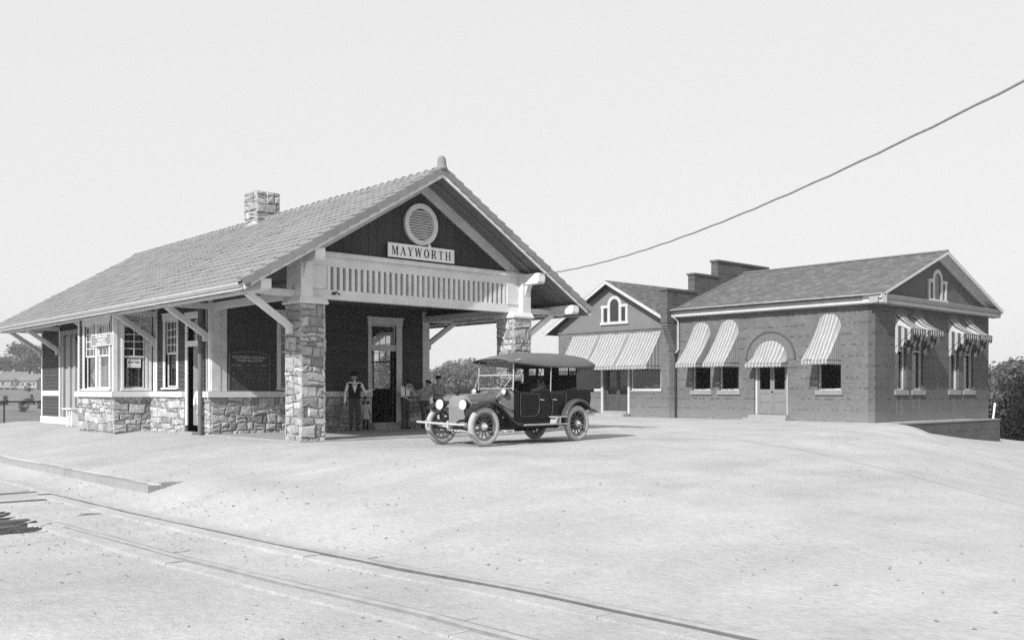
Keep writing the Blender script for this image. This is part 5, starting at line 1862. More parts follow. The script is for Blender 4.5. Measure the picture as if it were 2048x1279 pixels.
# ------------------------------------------------------------------ the touring car (its own axes: x to the rear, y to the far side)
PAINT = M("dark_car_paint", 0.007, 0.3, 0.25, 3.0, spec=0.22, fine=0.2)
HOODP = M("dusty_hood_paint", 0.11, 0.45, 0.15, 3.0, spec=0.5, fine=0.08)
FEND = M("dusty_fender_enamel", 0.03, 0.22, 0.2, 3.0, spec=0.45)
TYRE = M("dusty_pale_rubber", 0.37, 0.9, 0.16, 6.0, 0.3, 50, fine=0.12)
SPOKE = M("painted_wood_spoke", 0.10, 0.5, 0.15, 6.0)
RIM = M("grey_wheel_rim", 0.12, 0.5, 0.2, 6.0)
BRASS = M("nickel_plate", 0.55, 0.22, 0.08, 6.0, metal=1.0)
NICKELP = M("pale_nickel_trim", 0.42, 0.35, 0.12, 6.0, spec=0.6)
LENS = M("ribbed_lamp_lens", 0.62, 0.2, 0.06, 20.0, spec=0.6)
CANVAS = M("grey_canvas_top", 0.125, 0.9, 0.10, 2.5, 0.35, 35, fine=0.06)
CURTAIN = M("side_curtain_cloth", 0.07, 0.85, 0.12, 3.0, 0.3, 30)
LEATHER = M("black_buttoned_leather", 0.02, 0.5, 0.25, 8.0, 0.3, 20, spec=0.5)
MICA = glass_mat("mica_window", 0.8, 0.10)
STEP_M = M("worn_step_plate", 0.33, 0.5, 0.15, 6.0, spec=0.4)

car = thing("touring_car", "open black touring car with a grey canvas top standing before the station porch", "car", (2.14, -3.69, 0.0), math.radians(5), local=True)
def cp(name, b, m, parent=car, smooth=False): return obj(name, b, m, parent, smooth)
TR, WB, WR = 0.71, 3.35, 0.455
def tyre_mb(steer=0):
    b = MB()
    b.lathe([(WR - 0.135, -0.04), (WR - 0.115, -0.055), (WR - 0.05, -0.066), (WR - 0.012, -0.045), (WR, -0.015), (WR, 0.015), (WR - 0.012, 0.045), (WR - 0.05, 0.066), (WR - 0.115, 0.055), (WR - 0.135, 0.04), (WR - 0.135, -0.04)], (0, 0, 0), (0, 1, 0), 40, caps=False)
    return b
me_t = tyre_mb().mesh("tyre", TYRE, True)
rb = MB(); rb.lathe([(WR - 0.175, -0.035), (WR - 0.130, -0.05), (WR - 0.118, -0.045), (WR - 0.13, -0.03), (WR - 0.13, 0.03), (WR - 0.118, 0.045), (WR - 0.130, 0.05), (WR - 0.175, 0.035), (WR - 0.175, -0.035)], (0, 0, 0), (0, 1, 0), 40, caps=False)
me_r = rb.mesh("wheel", RIM)
sb = MB(); sb.tube([(0.06, 0, 0), (0.16, 0, 0), (WR - 0.165, 0, 0)], [0.026, 0.021, 0.017], 7)
me_s = sb.mesh("spoke", SPOKE)
hb = MB()
hb.lathe([(0.085, -0.03), (0.085, 0.035), (0.045, 0.04), (0.042, 0.10), (0.03, 0.12), (0.0, 0.122)], (0, 0, 0), (0, -1, 0), 16)
me_h = hb.mesh("hub", NICKELP)
db = MB(); db.lathe([(0.06, 0.0), (0.17, 0.0), (0.17, 0.05), (0.06, 0.05)], (0, 0.03, 0), (0, 1, 0), 24)
me_d = db.mesh("brake_drum", IRON)
for (x, y, st_, drum) in ((0, -TR, 0, False), (0, TR, 0, False), (WB, -TR, 0, True), (WB, TR, 0, True)):
    w = link("wheel", me_r, car); w.location = (x, y, WR)
    w.rotation_euler = (0, rnd.uniform(0, 1), math.pi if y > 0 else 0)
    if x == 0: w.rotation_euler = (0, 0.2, (math.pi if y > 0 else 0) + math.radians(-4))
    link("tyre", me_t, w); link("hub", me_h, w)
    if drum: link("brake_drum", me_d, w)
    for k in range(12):
        s = link("spoke", me_s, w); s.rotation_euler = (0, 2 * math.pi * k / 12, 0)
# chassis
b = MB()
for y in (-0.36, 0.36):
    b.bar((-0.25, y, 0.60), (3.9, y, 0.60), 0.05, 0.12)
    b.tube([(-0.25, y, 0.60), (-0.45, y, 0.58), (-0.58, y, 0.50), (-0.62, y, 0.46)], 0.03, 8)
    b.tube([(-0.60, y, 0.46), (-0.3, y, 0.40), (0.0, y, 0.36), (0.3, y, 0.40), (0.55, y, 0.50)], 0.026, 6)
    b.tube([(2.7, y, 0.55), (3.0, y, 0.45), (3.35, y, 0.40), (3.7, y, 0.46), (4.0, y, 0.58)], 0.03, 6)
b.tube([(3.35, -0.62, 0.45), (3.35, 0.62, 0.45)], 0.04, 8); b.ball((3.35, 0, 0.45), 0.14, 0.12, 0.14)
b.box(0.9, -0.3, 0.36, 2.9, 0.3, 0.56); b.tube([(1.2, 0.4, 0.33), (3.8, 0.45, 0.33)], 0.035, 8); b.lathe([(0.09, 0), (0.09, 0.7)], (2.3, 0.42, 0.34), (1, 0, 0), 10)
b.box(3.62, -0.45, 0.42, 3.98, 0.45, 0.66)
cp("chassis", b, IRON)
b = MB(); b.tube([(0.0, -0.66, 0.44), (0.0, -0.5, 0.42), (0.0, -0.36, 0.34), (0, 0, 0.33), (0.0, 0.36, 0.34), (0.0, 0.5, 0.42), (0, 0.66, 0.44)], 0.028, 8)
b.tube([(-0.14, -0.6, 0.36), (-0.14, 0.6, 0.36)], 0.013, 6)
cp("front_axle", b, NICKELP)
b = MB(); b.tube([(-0.74, -0.86, 0.515), (-0.78, -0.3, 0.525), (-0.78, 0.3, 0.54), (-0.74, 0.74, 0.555)], 0.027, 10)
bp_ = cp("bumper", b, NICKELP)
b = MB()
for y in (-0.36, 0.36):
    b.bar((-0.78, y, 0.52), (-0.52, y, 0.53), 0.03, 0.05); b.box(-0.81, y - 0.02, 0.42, -0.75, y + 0.02, 0.60)
cp("bumper_iron", b, NICKELP, bp_)
# radiator
b = MB(); b.prism([(-0.30, 0.47), (0.30, 0.47), (0.30, 1.0), (0.25, 1.10), (0.14, 1.16), (-0.14, 1.16), (-0.25, 1.10), (-0.30, 1.0)], (-0.14, 0, 0), (0, 1, 0), (0, 0, 1), (0.16, 0, 0))
rad = cp("radiator", b, M("dull_nickel_shell", 0.24, 0.4, 0.1, 4.0, spec=0.5))
b = MB(); b.prism([(-0.25, 0.52), (0.25, 0.52), (0.25, 0.90), (-0.25, 0.90)], (-0.148, 0, 0), (0, 1, 0), (0, 0, 1), (0.02, 0, 0))
cp("radiator_core", b, M("radiator_honeycomb", 0.20, 0.6, 0.3, 60.0, 0.4, 80), rad)
b = MB(); b.lathe([(0.045, 0), (0.05, 0.03), (0.03, 0.05), (0.02, 0.07)], (-0.06, 0.10, 1.155), n=10); b.ball((-0.06, 0.10, 1.255), 0.062, 0.062, 0.062, 14, 10)
cp("radiator_cap", b, IRON, rad)
b = MB(); b.tube([(-0.15, 0, 0.45), (-0.27, 0, 0.45), (-0.28, 0.0, 0.33), (-0.36, 0, 0.33)], 0.014, 6); cp("crank", b, IRON)
# hood and cowl: lofted
def loft(sections):
    b = MB(); n = len(sections[0]); vs = [p for s in sections for p in s]; fs = []
    for i in range(len(sections) - 1):
        for k in range(n - 1): fs.append((i * n + k, i * n + k + 1, (i + 1) * n + k + 1, (i + 1) * n + k))
    b.add(vs, [f[::-1] for f in fs]); return b
def hood_sec(x, hw, zb, zs, zt, n=12):
    pts = [(x, -hw, zb), (x, -hw, zs)]
    for k in range(1, n): 
        t = math.pi * k / n
        pts.append((x, -hw * math.cos(t) * (1 - 0.12 * math.sin(t) ** 2) if False else -hw * math.copysign(abs(math.cos(t)) ** 0.75, math.cos(t)), zs + (zt - zs) * math.sin(t) ** 0.8))
    return pts + [(x, hw, zs), (x, hw, zb)]
b = loft([hood_sec(0.0, 0.295, 0.66, 1.00, 1.155), hood_sec(0.45, 0.34, 0.66, 1.02, 1.19), hood_sec(0.86, 0.385, 0.66, 1.04, 1.23)])
hood = cp("hood", b, HOODP, smooth=True)
b = MB(); b.tube([(0.0, 0, 1.158), (0.86, 0, 1.233)], 0.012, 6)
for y in (-1, 1): b.tube([(0.0, y * 0.298, 0.985), (0.86, y * 0.39, 1.03)], 0.009, 6)
cp("hood_hinge", b, NICKELP, hood)
b = MB()
for k in range(9): b.obox((0.15 + k * 0.07, -0.325 - k * 0.0078, 0.83), (0.012, 0, 0), (0, 0.006, 0), (0, 0, 0.10))
cp("louver", b, PAINT, hood)
b = loft([hood_sec(0.87, 0.39, 0.62, 1.04, 1.235), hood_sec(1.0, 0.47, 0.62, 1.08, 1.28), hood_sec(1.16, 0.60, 0.62, 1.14, 1.33)])
cp("cowl", b, HOODP, smooth=True)
# tub
prof = [(1.12, 0.58), (1.12, 1.27), (1.30, 1.23), (1.75, 1.21), (2.02, 1.24), (2.30, 1.29), (2.42, 1.26), (2.80, 1.24), (3.05, 1.27), (3.35, 1.33), (3.75, 1.38), (3.96, 1.33), (4.0, 1.1), (3.94, 0.86), (3.72, 0.72), (2.9, 0.60)]
b = MB()
for y in (-0.66, 0.61): b.prism(prof, (0, y, 0), (1, 0, 0), (0, 0, 1), (0, 0.05, 0))
b.box(1.12, -0.61, 0.58, 3.7, 0.61, 0.64); b.prism([(3.70, 0.64), (3.94, 0.88), (3.99, 1.1), (3.95, 1.34), (3.88, 1.34), (3.9, 1.1), (3.84, 0.9), (3.66, 0.72)], (0, -0.61, 0), (1, 0, 0), (0, 0, 1), (0, 1.22, 0))
body = cp("body", b, PAINT)
for y0, yo, ys in ((-0.66, -0.675, -1), (0.66, 0.675, 1)):
    for x0, x1, rear in ((1.28, 1.96, False), (2.36, 2.98, True)):
        b = MB(); c = 0.16
        pl = [(x0, 0.70), (x0 + 0.02, 0.66), (x1 - c, 0.66), (x1 - 0.04, 0.72), (x1, 0.86), (x1, 1.20), (x0, 1.20)] if not rear else [(x0, 1.22), (x0 + 0.10, 0.95), (x0 + 0.06, 0.66), (x1 - c, 0.66), (x1 - 0.03, 0.8), (x1, 1.0), (x1, 1.22)]
        b.prism(pl, (0, min(y0, yo), 0), (1, 0, 0), (0, 0, 1), (0, 0.016, 0))
        d = cp("door", b, PAINT)
        b = MB()
        pts = [(q[0], yo + ys * 0.003, q[1]) for q in pl]
        b.tube(pts, 0.007, 5, closed=True)
        cp("door_bead", b, M("dull_bead", 0.09, 0.4, 0.1, 5.0), d)
        b = MB(); hx = x1 - 0.02 if not rear else x0 + 0.06
        b.tube([(hx, yo, 1.06), (hx, yo + ys * 0.04, 1.06), (hx + 0.03, yo + ys * 0.05, 1.06), (hx + 0.13, yo + ys * 0.05, 1.05)], [0.014, 0.016, 0.022, 0.016], 8); cp("handle", b, BRASS, d)
b = MB()
for y in (-0.635, 0.635): b.tube([(px, y, pz + 0.01) for px, pz in prof[1:12]], 0.018, 6)
cp("body_rail", b, LEATHER)
# seats
def cushion(b, x0, x1, y0, y1, z0, z1): b.box(x0, y0, z0, x1, y1, z1)
b = MB(); b.box(1.62, -0.58, 0.86, 2.12, 0.58, 1.02); b.obox((2.16, 0, 1.20), (0.07, 0, 0.01), (0, 0.60, 0), (-0.03, 0, 0.26)); b.tube([(2.20, -0.6, 1.42), (2.20, 0.6, 1.42)], 0.05, 8); b.tube([(2.18, -0.6, 1.36), (1.95, -0.615, 1.30), (1.75, -0.62, 1.27)], 0.05, 8)
cp("front_seat", b, LEATHER)
b = MB(); b.box(3.15, -0.58, 0.86, 3.65, 0.58, 1.02); b.obox((3.74, 0, 1.25), (0.08, 0, 0.01), (0, 0.58, 0), (0.03, 0, 0.28)); b.tube([(3.80, -0.6, 1.50), (3.80, 0.6, 1.50)], 0.06, 8)
cp("rear_seat", b, LEATHER)
b = MB(); b.obox((2.78, -0.1, 1.20), (0.02, 0, 0), (0, 0.22, 0), (0.02, 0, 0.24)); cp("folding_seat", b, M("grey_seat_cloth", 0.08, 0.9, 0.1, 5.0))
# steering
b = MB(); cen = Vector((1.62, 0.26, 1.46)); ax = Vector((0.62, 0, 0.72)).normalized(); e1 = Vector((0, 1, 0)); e2 = ax.cross(e1)
b.tube([cen + (e1 * math.cos(t) + e2 * math.sin(t)) * 0.205 for t in [2 * math.pi * k / 28 for k in range(28)]], 0.017, 8, closed=True)
sw_ = cp("steering_wheel", b, BLACK)
b = MB()
for k in range(4):
    t = 2 * math.pi * k / 4 + 0.4; b.tube([cen - ax * 0.03, cen + (e1 * math.cos(t) + e2 * math.sin(t)) * 0.2], 0.011, 6)
b.tube([cen, cen - ax * 0.85], 0.022, 8); cp("steering_column", b, NICKELP, sw_)
# windscreen
b = MB(); WX = 1.16
for y in (-0.56, 0.60): b.tube([(WX - 0.02, y, 1.28), (WX, y, 1.64), (WX + 0.0, y, 2.0)], 0.017, 8)
for z in (1.33, 1.645, 1.655, 2.01): b.tube([(WX, -0.56, z), (WX, 0.60, z)], 0.013 if z < 2 else 0.017, 8)
ws = cp("windscreen", b, NICKELP)
for z0, z1 in ((1.345, 1.635), (1.668, 1.995)):
    b = MB(); b.box(WX - 0.003, -0.545, z0, WX + 0.003, 0.585, z1); cp("pane", b, GLASS, ws)
b = MB()
for y in (-0.56, 0.60): b.tube([(WX, y, 1.66), (0.74, y * 0.72, 1.12)], 0.008, 6)
b.tube([(1.2, -0.56, 2.0), (1.34, -0.62, 2.03)], 0.014, 6); cp("stay_rod", b, NICKELP, ws)
for y in (-0.60, 0.60):
    b = MB(); b.tube([(0.98, y, 2.0), (0.35, y * 0.62, 1.08)], 0.006, 6); cp("top_strap", b, LEATHER)
# folding top
secs = []
NYY = 12
X_ = [0.93, 1.15, 1.45, 1.8, 2.2, 2.6, 3.0, 3.4, 3.8, 4.10, 4.24]
ZC = [2.04, 2.10, 2.16, 2.20, 2.225, 2.23, 2.23, 2.22, 2.20, 2.16, 2.10]
ZE = [2.0, 1.985, 1.96, 1.935, 1.915, 1.905, 1.905, 1.91, 1.925, 1.94, 1.95]
HW = [0.60, 0.635, 0.66, 0.675, 0.685, 0.69, 0.69, 0.69, 0.685, 0.66, 0.62]
for x, zc, ze, hw in zip(X_, ZC, ZE, HW):
    s = []
    sag = 0.0
    for k in range(NYY + 1):
        y = -hw + 2 * hw * k / NYY
        q = abs(y / hw)
        s.append((x, y, ze + (zc - ze) * (1 - q ** 3.2) + 0.008 * mnoise.noise(Vector((x * 3, y * 3, 0)))))
    secs.append([(x, -hw - 0.005, ze - 0.055)] + s + [(x, hw + 0.005, ze - 0.055)])
b = loft(secs)
n = len(secs[0])
top = cp("canvas_top", b, CANVAS, smooth=True)
sol = top.modifiers.new("thick", 'SOLIDIFY'); sol.thickness = 0.012; sol.offset = -1
ASH = M("pale_ash_bow", 0.30, 0.6, 0.15, 6.0)
for x, ze, hw, lean in ((1.3, 1.96, 0.64, 0.9), (2.4, 1.90, 0.66, 0.0), (3.3, 1.90, 0.66, -0.1)):
    b = MB(); b.tube([(x, -hw, ze - 0.02), (x, -hw * 0.6, ze + (0.10 if x < 2 else 0.2)), (x, 0, ze + (0.13 if x < 2 else 0.26)), (x, hw * 0.6, ze + (0.10 if x < 2 else 0.2)), (x, hw, ze - 0.02)], 0.012, 6); cp("top_bow", b, ASH, top)
b = MB(); b.tube([(2.40, -0.655, 1.26), (2.42, -0.66, 1.9)], 0.016, 6); b.tube([(2.40, 0.655, 1.26), (2.42, 0.66, 1.9)], 0.016, 6)
cp("top_stanchion", b, ASH, top)
b = MB()
for y in (-0.5, 0.5): b.tube([(2.05, y, 1.9), (2.28, y * 1.26, 1.28)], 0.012, 6); b.tube([(2.28, y, 1.9), (2.0, y * 1.2, 1.45)], 0.010, 6)
cp("top_iron", b, IRON, top)
# curtains with mica lights
def curtain(name, F, outer, holes, mat):
    b = MB()
    a0, a1, z0, z1 = outer
    wall_grid(b, F, a0, a1, z0, z1, 0.012, holes)
    c = cp(name, b, mat)
    for h in holes:
        bb = MB(); fbox(bb, F, h[0] - .01, -0.004, h[2] - .01, h[1] + .01, -0.007, h[3] + .01); cp("mica_light", bb, MICA, c)
    return c
curtain("side_curtain", F_left(0), (0, 0, 0, 0), [], CURTAIN) if False else None
Fcn = lambda a, d, z: (a, -0.668 - d, z)
Fcf = lambda a, d, z: (a, 0.668 + d, z)
curtain("side_curtain", Fcn, (3.42, 4.12, 1.30, 1.93), [(3.56, 3.76, 1.62, 1.84), (3.80, 3.98, 1.62, 1.84)], CURTAIN)
curtain("side_curtain", Fcf, (2.85, 4.12, 1.26, 1.93), [(3.06, 3.34, 1.68, 1.88), (3.44, 3.66, 1.68, 1.88)], CURTAIN)
curtain("rear_curtain", lambda a, d, z: (4.13 + d, a, z), (-0.66, 0.66, 1.25, 1.95), [(0.22, 0.54, 1.70, 1.91), (-0.05, 0.18, 1.70, 1.91)], CURTAIN)
# fenders, running boards
def fender(b, pts, y0, y1, th=0.02, crown=0.02):
    vs, fs = [], []
    N = len(pts)
    for i, (x, z) in enumerate(pts):
        p, q = pts[max(0, i - 1)], pts[min(N - 1, i + 1)]
        t = Vector((q[0] - p[0], 0, q[1] - p[1])).normalized(); nn = Vector((-t.z, 0, t.x))
        ym = (y0 + y1) / 2
        for y, h in ((y0, 0), (y0 + 0.03, crown), (ym, crown * 1.5), (y1 - 0.03, crown), (y1, 0), (y1, -th), (y0, -th * 2.2)):
            vs.append((x + nn.x * h, y, z + nn.z * h))
    m = 7
    for i in range(N - 1):
        for k in range(m): fs.append((i * m + k, i * m + (k + 1) % m, (i + 1) * m + (k + 1) % m, (i + 1) * m + k))
    fs.append(tuple(range(m))[::-1]); fs.append(tuple((N - 1) * m + k for k in range(m)))
    b.add(vs, [f[::-1] for f in fs])
for s in (-1, 1):
    y0, y1 = sorted((s * 0.60, s * 0.84))
    pts = [(-0.40, 0.87), (-0.34, 0.90), (-0.22, 0.955), (-0.05, 1.0), (0.12, 1.015), (0.30, 0.99), (0.46, 0.92), (0.60, 0.82), (0.74, 0.70), (0.90, 0.58), (1.06, 0.51), (1.28, 0.475)]
    b = MB(); fender(b, pts, y0, y1); cp("front_fender", b, FEND)
    cx, cz, r = WB, WR + 0.03, 0.565
    pts = [(2.80, 0.475), (2.80, 0.52), (2.815, 0.62)] + [(cx - r * math.cos(t), cz + r * math.sin(t) * 1.0) for t in [math.radians(a) for a in range(22, 150, 11)]] + [(cx + 0.60, 0.80), (cx + 0.70, 0.755)]
    b = MB(); fender(b, pts, y0, y1); cp("rear_fender", b, M("rear_fender_enamel", 0.07, 0.25, 0.2, 3.0, spec=0.7))
    b = MB(); b.box(1.22, *sorted((s * 0.61, s * 0.90))[:1], 0.445, 2.82, sorted((s * 0.61, s * 0.90))[1], 0.475)
    rb_ = cp("running_board", b, STEP_M)
    b = MB(); b.box(1.22, min(s * 0.60, s * 0.62), 0.475, 2.82, max(s * 0.60, s * 0.62), 0.62); b.box(0.5, min(s * 0.40, s * 0.42), 0.5, 1.2, max(s * 0.40, s * 0.42), 0.75)
    cp("splash_apron", b, PAINT)
    if s < 0:
        b = MB()
        for x in (2.40, 2.46, 2.52): b.box(x, -0.88, 0.476, x + 0.02, -0.64, 0.62)
        b.box(2.34, -0.88, 0.62, 2.80, -0.64, 0.645); b.bar((2.40, -0.88, 0.64), (2.32, -0.88, 0.48), 0.02, 0.03, up=(0, 1, 0)); cp("luggage_rack", b, NICKELP, rb_)
# lamps, horn
def lamp(name, pos, r, L, lens=LENS, bodym=PAINT):
    b = MB(); b.lathe([(r, 0.0), (r * 1.05, 0.03), (r * 0.95, 0.07), (r * 0.6, L * 0.75), (r * 0.3, L), (0, L)], pos, (1, 0, 0), 22)
    o = cp(name, b, bodym, smooth=True)
    b = MB(); b.lathe([(r * 0.93, 0.0), (r * 0.6, -0.018), (0, -0.026)], (pos[0] - 0.001, pos[1], pos[2]), (1, 0, 0), 22, caps=False); cp("lens", b, lens, o, smooth=True)
    b = MB(); t = [2 * math.pi * k / 26 for k in range(26)]; b.tube([(pos[0] - 0.004, pos[1] + r * math.cos(a), pos[2] + r * math.sin(a)) for a in t], 0.009, 6, closed=True); cp("lamp_rim", b, BRASS, o)
    return o
for y in (-0.385, 0.385):
    o = lamp("headlamp", (-0.36, y, 0.955), 0.125, 0.22)
    b = MB(); b.tube([(-0.28, y, 0.84), (-0.27, y, 0.72), (-0.22, y * 0.95, 0.62)], 0.017, 8); cp("lamp_bracket", b, IRON, o)
lamp("cowl_lamp", (0.88, -0.50, 1.25), 0.075, 0.15); lamp("cowl_lamp", (0.88, 0.50, 1.25), 0.075, 0.15)
b = MB(); b.lathe([(0.075, 0.0), (0.05, 0.05), (0.028, 0.12), (0.02, 0.22)], (0.62, -0.50, 1.0), (0.8, 0.45, 0.0), 14, caps=False); b.tube([(0.8, -0.42, 1.0), (0.95, -0.46, 0.92), (1.1, -0.60, 0.8)], 0.02, 8)
cp("horn", b, BRASS, smooth=True)
b = MB(); b.lathe([(0.05, 0), (0.055, 0.05), (0.03, 0.09)], (4.02, -0.5, 0.95), (1, 0, 0), 12); b.tube([(4.02, -0.5, 0.95), (3.95, -0.5, 0.9)], 0.015, 6); cp("tail_lamp", b, IRON)
b = MB(); b.tube([(3.9, -0.36, 0.72), (4.2, -0.40, 0.70), (4.36, -0.42, 0.70)], 0.012, 6); b.tube([(3.9, 0.36, 0.72), (4.2, 0.40, 0.70), (4.36, 0.42, 0.70)], 0.012, 6); cp("rear_iron", b, IRON)
b = MB(); b.lathe([(0.10, -0.01), (0.34, -0.045), (0.43, -0.02), (0.43, 0.02), (0.34, 0.045), (0.10, 0.01)], (4.30, 0.1, 0.98), (1, 0, 0.12), 28, caps=False); cp("spare_tyre", b, TYRE, smooth=True) if False else None

# ------------------------------------------------------------------ people
SKIN = M("weathered_skin", 0.40, 0.6, 0.08, 6.0)
SHIRT = M("white_cotton_shirt", 0.85, 0.9, 0.06, 10.0, 0.3, 30)
GREYSHIRT = M("grey_work_shirt", 0.36, 0.9, 0.12, 10.0, 0.3, 30)
TROUSER = M("dark_work_trousers", 0.07, 0.95, 0.25, 9.0, 0.4, 25)
SUIT = M("dark_suit_cloth", 0.022, 0.9, 0.15, 9.0, 0.3, 30)
HAIR = M("dark_hair", 0.015, 0.6, 0.2, 20.0)
SHOE = M("dusty_black_shoes", 0.045, 0.6, 0.2, 9.0)
DRESS = M("pale_child_dress", 0.48, 0.9, 0.1, 10.0, 0.3, 30)
HATF = M("black_felt_hat", 0.012, 0.9, 0.1, 9.0)

def person(label, loc, facing, H, joints=None, shirt=SHIRT, trousers=TROUSER, shoes=SHOE, skin=SKIN, sleeve='wrist', hair=True, recolor=None, group=None, extra=None, child=False, skirt=None, face_dark=True):
    """joints in body axes (x to the person's left... right-handed: x right of body, y forward, z up), for a 1.75 m figure"""
    k = H / 1.75
    J = dict(hipL=(-.085, 0, .92), hipR=(.085, 0, .92), kneeL=(-.10, .03, .50), kneeR=(.10, .03, .50), ankL=(-.105, -.01, .085), ankR=(.105, -.01, .085),
             toeL=(-.125, .15, .035), toeR=(.125, .15, .035), pel=(0, 0, .96), chest=(0, .0, 1.26), neck=(0, -.005, 1.46), head=(0, .02, 1.625),
             shL=(-.185, 0, 1.415), shR=(.185, 0, 1.415), elL=(-.235, -.03, 1.13), elR=(.235, -.03, 1.13), wrL=(-.235, .05, .875), wrR=(.235, .05, .875),
             look=(0, 1, 0))
    if joints: J.update(joints)
    V = {a: Vector(p) for a, p in J.items()}
    hs = 1.22 if child else 1.0
    C = []                                      # capsules: p, q, rp, rq, tag
    def cap(p, q, a, b, t): C.append((Vector(p), Vector(q), a, b, t))
    for s in 'LR':
        cap(V['hip' + s], V['knee' + s], .092, .068, 'trouser'); cap(V['knee' + s], V['ank' + s], .066, .052, 'trouser')
        heel = V['ank' + s] + Vector((0, -.03, -.035))
        cap(heel, V['toe' + s], .042, .036, 'shoe'); cap(V['ank' + s], heel, .045, .042, 'shoe')
        cap(V['hip' + s] + Vector((0, 0, .03)), V['chest'] + (V['sh' + s] - V['chest']) * 0.45 + Vector((0, .012, -.03)), .098, .108, 'shirt')
        cap(V['sh' + s] * 0.62 + V['neck'] * 0.38, V['sh' + s], .062, .062, 'shirt')
        cap(V['sh' + s], V['el' + s], .058, .046, 'sleeve'); cap(V['el' + s], V['el' + s].lerp(V['wr' + s], .93), .045, .038, 'forearm')
        d = (V['wr' + s] - V['el' + s]).normalized()
        sx = -1 if s == 'L' else 1
        side = d.cross(Vector((sx, 0, 0))); 
        if side.length < 0.2: side = d.cross(Vector((0, 0, 1)))
        side.normalize()
        w0 = V['wr' + s]
        palm = w0 + d * .085
        cap(w0 - d * .01, palm - side * .018, .024, .021, 'skin'); cap(w0 - d * .01, palm + side * .018, .024, .021, 'skin')
        curl = d.cross(side)
        if curl.dot(Vector((-sx, 0.3, 0))) < 0: curl = -curl
        for f, (o, L) in enumerate(((-.030, .062), (-.010, .074), (.010, .072), (.029, .055))):
            a0 = palm + side * o; a1 = a0 + d * L * .5 + curl * .006; a2 = a1 + d * L * .4 + curl * .022
            cap(a0, a1, .0100, .0095, 'skin'); cap(a1, a2, .0095, .0085, 'skin')
        t0 = w0 + d * .03 - side * .026; t1 = t0 + d * .032 - side * .018 + curl * .012; t2 = t1 + d * .03 + curl * .01
        cap(t0, t1, .0125, .011, 'skin'); cap(t1, t2, .011, .009, 'skin')
    cap(V['pel'] + Vector((0, .0, -.02)), V['chest'], .115, .12, 'shirt')
    hd = V['head']; fwd = Vector(J['look']).normalized()
    up = (hd - V['neck']).normalized(); rt = fwd.cross(up).normalized(); fwd = up.cross(rt).normalized()
    cap(V['neck'] - up * .03, hd - up * .05, .056, .052, 'skin')
    q = hs
    cap(hd + up * .035 * q - fwd * .018 * q, hd + up * .03 * q + fwd * .012 * q, .085 * q, .08 * q, 'head')
    cap(hd - up * .03 * q + fwd * .03 * q, hd - up * .075 * q + fwd * .045 * q, .060 * q, .040 * q, 'face')
    cap(hd + up * .012 * q + fwd * .092 * q, hd - up * .022 * q + fwd * .112 * q, .010 * q, .015 * q, 'face')
    for sx in (-1, 1):
        cap(hd + rt * sx * .083 * q + up * .012 * q - fwd * .008, hd + rt * sx * .086 * q - up * .03 * q - fwd * .004, .016, .012, 'face')
        cap(hd + rt * sx * .045 * q + up * .03 * q + fwd * .074 * q, hd + rt * sx * .015 * q + up * .03 * q + fwd * .084 * q, .014 * q, .014 * q, 'face')
    if skirt:
        zt, zb, rb_ = skirt
        pc = V['pel']
        for a in range(10):
            t = 2 * math.pi * a / 10
            cap(Vector((pc.x + .05 * math.cos(t), pc.y + .04 * math.sin(t), zt)), Vector((pc.x + rb_ * math.cos(t), pc.y + rb_ * .8 * math.sin(t), zb)), .07, .055, 'shirt')
    b = MB()
    for p, q_, r0, r1, t in C:
        n, d = 10, (q_ - p)
        L = d.length
        ax = d.normalized() if L > 1e-5 else Vector((0, 0, 1))
        pr = []
        for i in range(5): a = math.pi / 2 * i / 4; pr.append((max(1e-4, r0 * math.sin(a)), -r0 * math.cos(a)))
        for i in range(1, 5): a = math.pi / 2 * i / 4; pr.append((max(1e-4, r1 * math.cos(a)), L + r1 * math.sin(a)))
        b.lathe(pr, p, ax, n, caps=True)
    me = b.mesh("person", [SKIN])
    tmp = bpy.data.objects.new("person", me); COL.objects.link(tmp)
    rm = tmp.modifiers.new("fuse", 'REMESH'); rm.mode = 'VOXEL'; rm.voxel_size = 0.0085; rm.adaptivity = 0.0
    smo = tmp.modifiers.new("soft", 'SMOOTH'); smo.iterations = 3; smo.factor = 0.5
    dg = bpy.context.evaluated_depsgraph_get()
    out = bpy.data.meshes.new_from_object(tmp.evaluated_get(dg))
    bpy.data.objects.remove(tmp)
    out.name = "person"
    # cloth wrinkles + colour by nearest limb
    nvt = len(out.vertices)
    co = np.empty(nvt * 3); out.vertices.foreach_get("co", co); co = co.reshape(-1, 3)
    npol = len(out.polygons)
    pc_ = np.empty(npol * 3); out.polygons.foreach_get("center", pc_); pc_ = pc_.reshape(-1, 3)
    best = np.full(npol, 1e9); idx = np.zeros(npol, int)
    for i, (p, q_, r0, r1, t) in enumerate(C):
        p_, d_ = np.array(p), np.array(q_ - p)
        L2 = max(1e-9, d_ @ d_)
        tt = np.clip(((pc_ - p_) @ d_) / L2, 0, 1)
        dist = np.linalg.norm(pc_ - p_ - tt[:, None] * d_, axis=1) - (r0 + (r1 - r0) * tt)
        m = dist < best; best[m] = dist[m]; idx[m] = i
    tags = np.array([c[4] for c in C])[idx]
    mats = [skin, shirt, trousers, shoes, HAIR]
    mi = np.zeros(npol, int)
    mi[(tags == 'shirt') | (tags == 'sleeve')] = 1
    if sleeve == 'wrist': mi[tags == 'forearm'] = 1
    mi[tags == 'trouser'] = 2; mi[tags == 'shoe'] = 3
    if not skirt: mi[(tags == 'shirt') & (pc_[:, 2] < V['pel'].z + 0.03) & (V['pel'].z > 0.8)] = 2
    hd_, f_, u_, r_ = map(np.array, (hd, fwd, up, rt))
    rel = pc_ - hd_
